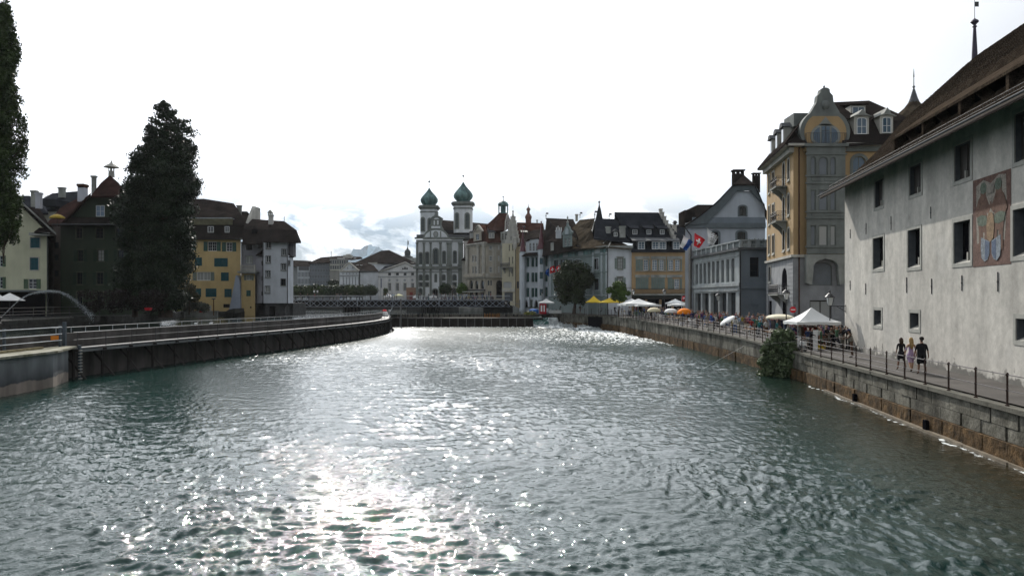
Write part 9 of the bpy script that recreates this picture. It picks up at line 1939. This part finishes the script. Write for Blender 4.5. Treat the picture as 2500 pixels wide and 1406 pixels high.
# red side cloths and blue tarpaulin of the end stall
D=157.9;mb=MB();mb.box(wx(1317,D),wx(1334,D),D-.05,D,2.72,wz(741,D));SC=tag(mb.build('stall_cloth',cloth_mat('stall_red',(.30,.02,.03))),'red side cloth hung on the white stall at the weir end','cloth');mb=MB();mb.box(wx(1320,D),wx(1324,D),D-.08,D-.055,3.2,wz(743,D)-.2);mb.box(wx(1327,D),wx(1330,D),D-.08,D-.055,3.2,wz(743,D)-.2);mb.build('white_stripe',m_flag_w,SC)
p=W(1304,752,163);mb=MB();mb.lathe((p.x,163,2.75),[(.9,0),(.95,.3),(.8,.75),(.3,.95)],8,sx=1.2);tag(mb.build('blue_tarpaulin',cloth_mat('tarp_blue',(.02,.11,.38))),'bright blue tarpaulin heap left of the white and red stall','tarpaulin')
leaf_blob('waterside_plant','yellow green plants on the bank edge above the weir end','plant',[(wx(1295,160),160,2.9,1.3,.5,.4),(wx(1288,160),160,2.75,.7,.5,.3)],500,.16,mat('yellow_green_leaf',(.12,.14,.02),.6,.3,2,col2=(.28,.28,.05)),71)
# tall spires behind the armoury
D=88.0;c=Vector((wx(2231,D),D,0));E=empty('conical_turret',(c.x,D,2.2),'brown tiled turret with a curved pointed roof and thin spike, behind the armoury roof','tower');mb=MB();mb.lathe((c.x,D,0),[(2.4,2.2),(2.4,wz(345,D))],10);mb.build('turret_wall',m_stone,E)
mb=MB();mb.lathe((c.x,D,0),[(2.95,wz(338,D)),(2.7,wz(300,D)),(2.1,wz(284,D)),(1.0,wz(263,D)),(.5,wz(248,D)),(.2,wz(228,D))],12);mb.build('turret_roof',t_moss,E);mb=MB();mb.lathe((c.x,D,0),[(.62,wz(252,D)),(.4,wz(240,D)),(.16,wz(222,D)),(.07,wz(216,D)),(.13,wz(214,D)),(.14,wz(212,D)),(.05,wz(209,D)),(.04,wz(190,D)),(.07,wz(188,D)),(.015,wz(168,D))],10);mb.build('spike',m_lead,E)
D=72.0;c=Vector((wx(2379.5,D),D,0));E=empty('slender_spire',(c.x,D,2.2),'thin dark violet spire with a flattened ball and small square flag above the armoury roof','spire');mb=MB();mb.box(c.x-.9,c.x+.9,D-.9,D+.9,2.2,wz(190,D));mb.build('tower',m_stone,E);mb=MB();mb.lathe((c.x,D,0),[(.75,wz(195,D)),(.26,wz(145,D)),(.20,wz(110,D)),(.12,wz(68,D)),(.20,wz(66.5,D)),(.18,wz(64.5,D)),(.10,wz(62,D)),(.24,wz(58,D)),(.36,wz(54.5,D)),(.30,wz(51,D)),(.08,wz(47,D)),(.025,wz(44,D)),(.02,wz(-14,D))],12);mb.build('spire_roof',mat('violet_lead',(.05,.045,.07),.5,.15,2),E);mb=MB();mb.box(c.x+.02,c.x+.38,D-.01,D+.01,wz(17,D),wz(5,D));mb.build('flag_cloth',m_lead,E)
# haze ----------------------------------------------------------------------
# HAZE
hz=bpy.data.materials.new('air_haze');hz.use_nodes=True;_n=hz.node_tree.nodes;_n.clear();_o=_n.new('ShaderNodeOutputMaterial');_v=_n.new('ShaderNodeVolumePrincipled')
_v.inputs['Density'].default_value=0.00005;_v.inputs['Anisotropy'].default_value=0.3;_v.inputs['Color'].default_value=(0.93,0.97,1.0,1);hz.node_tree.links.new(_v.outputs[0],_o.inputs['Volume'])
o=MB().box(-3500,3500,-300,5700,-2.6,375).build('haze',hz,loc=(0,0,-2.6));o['kind']='stuff'
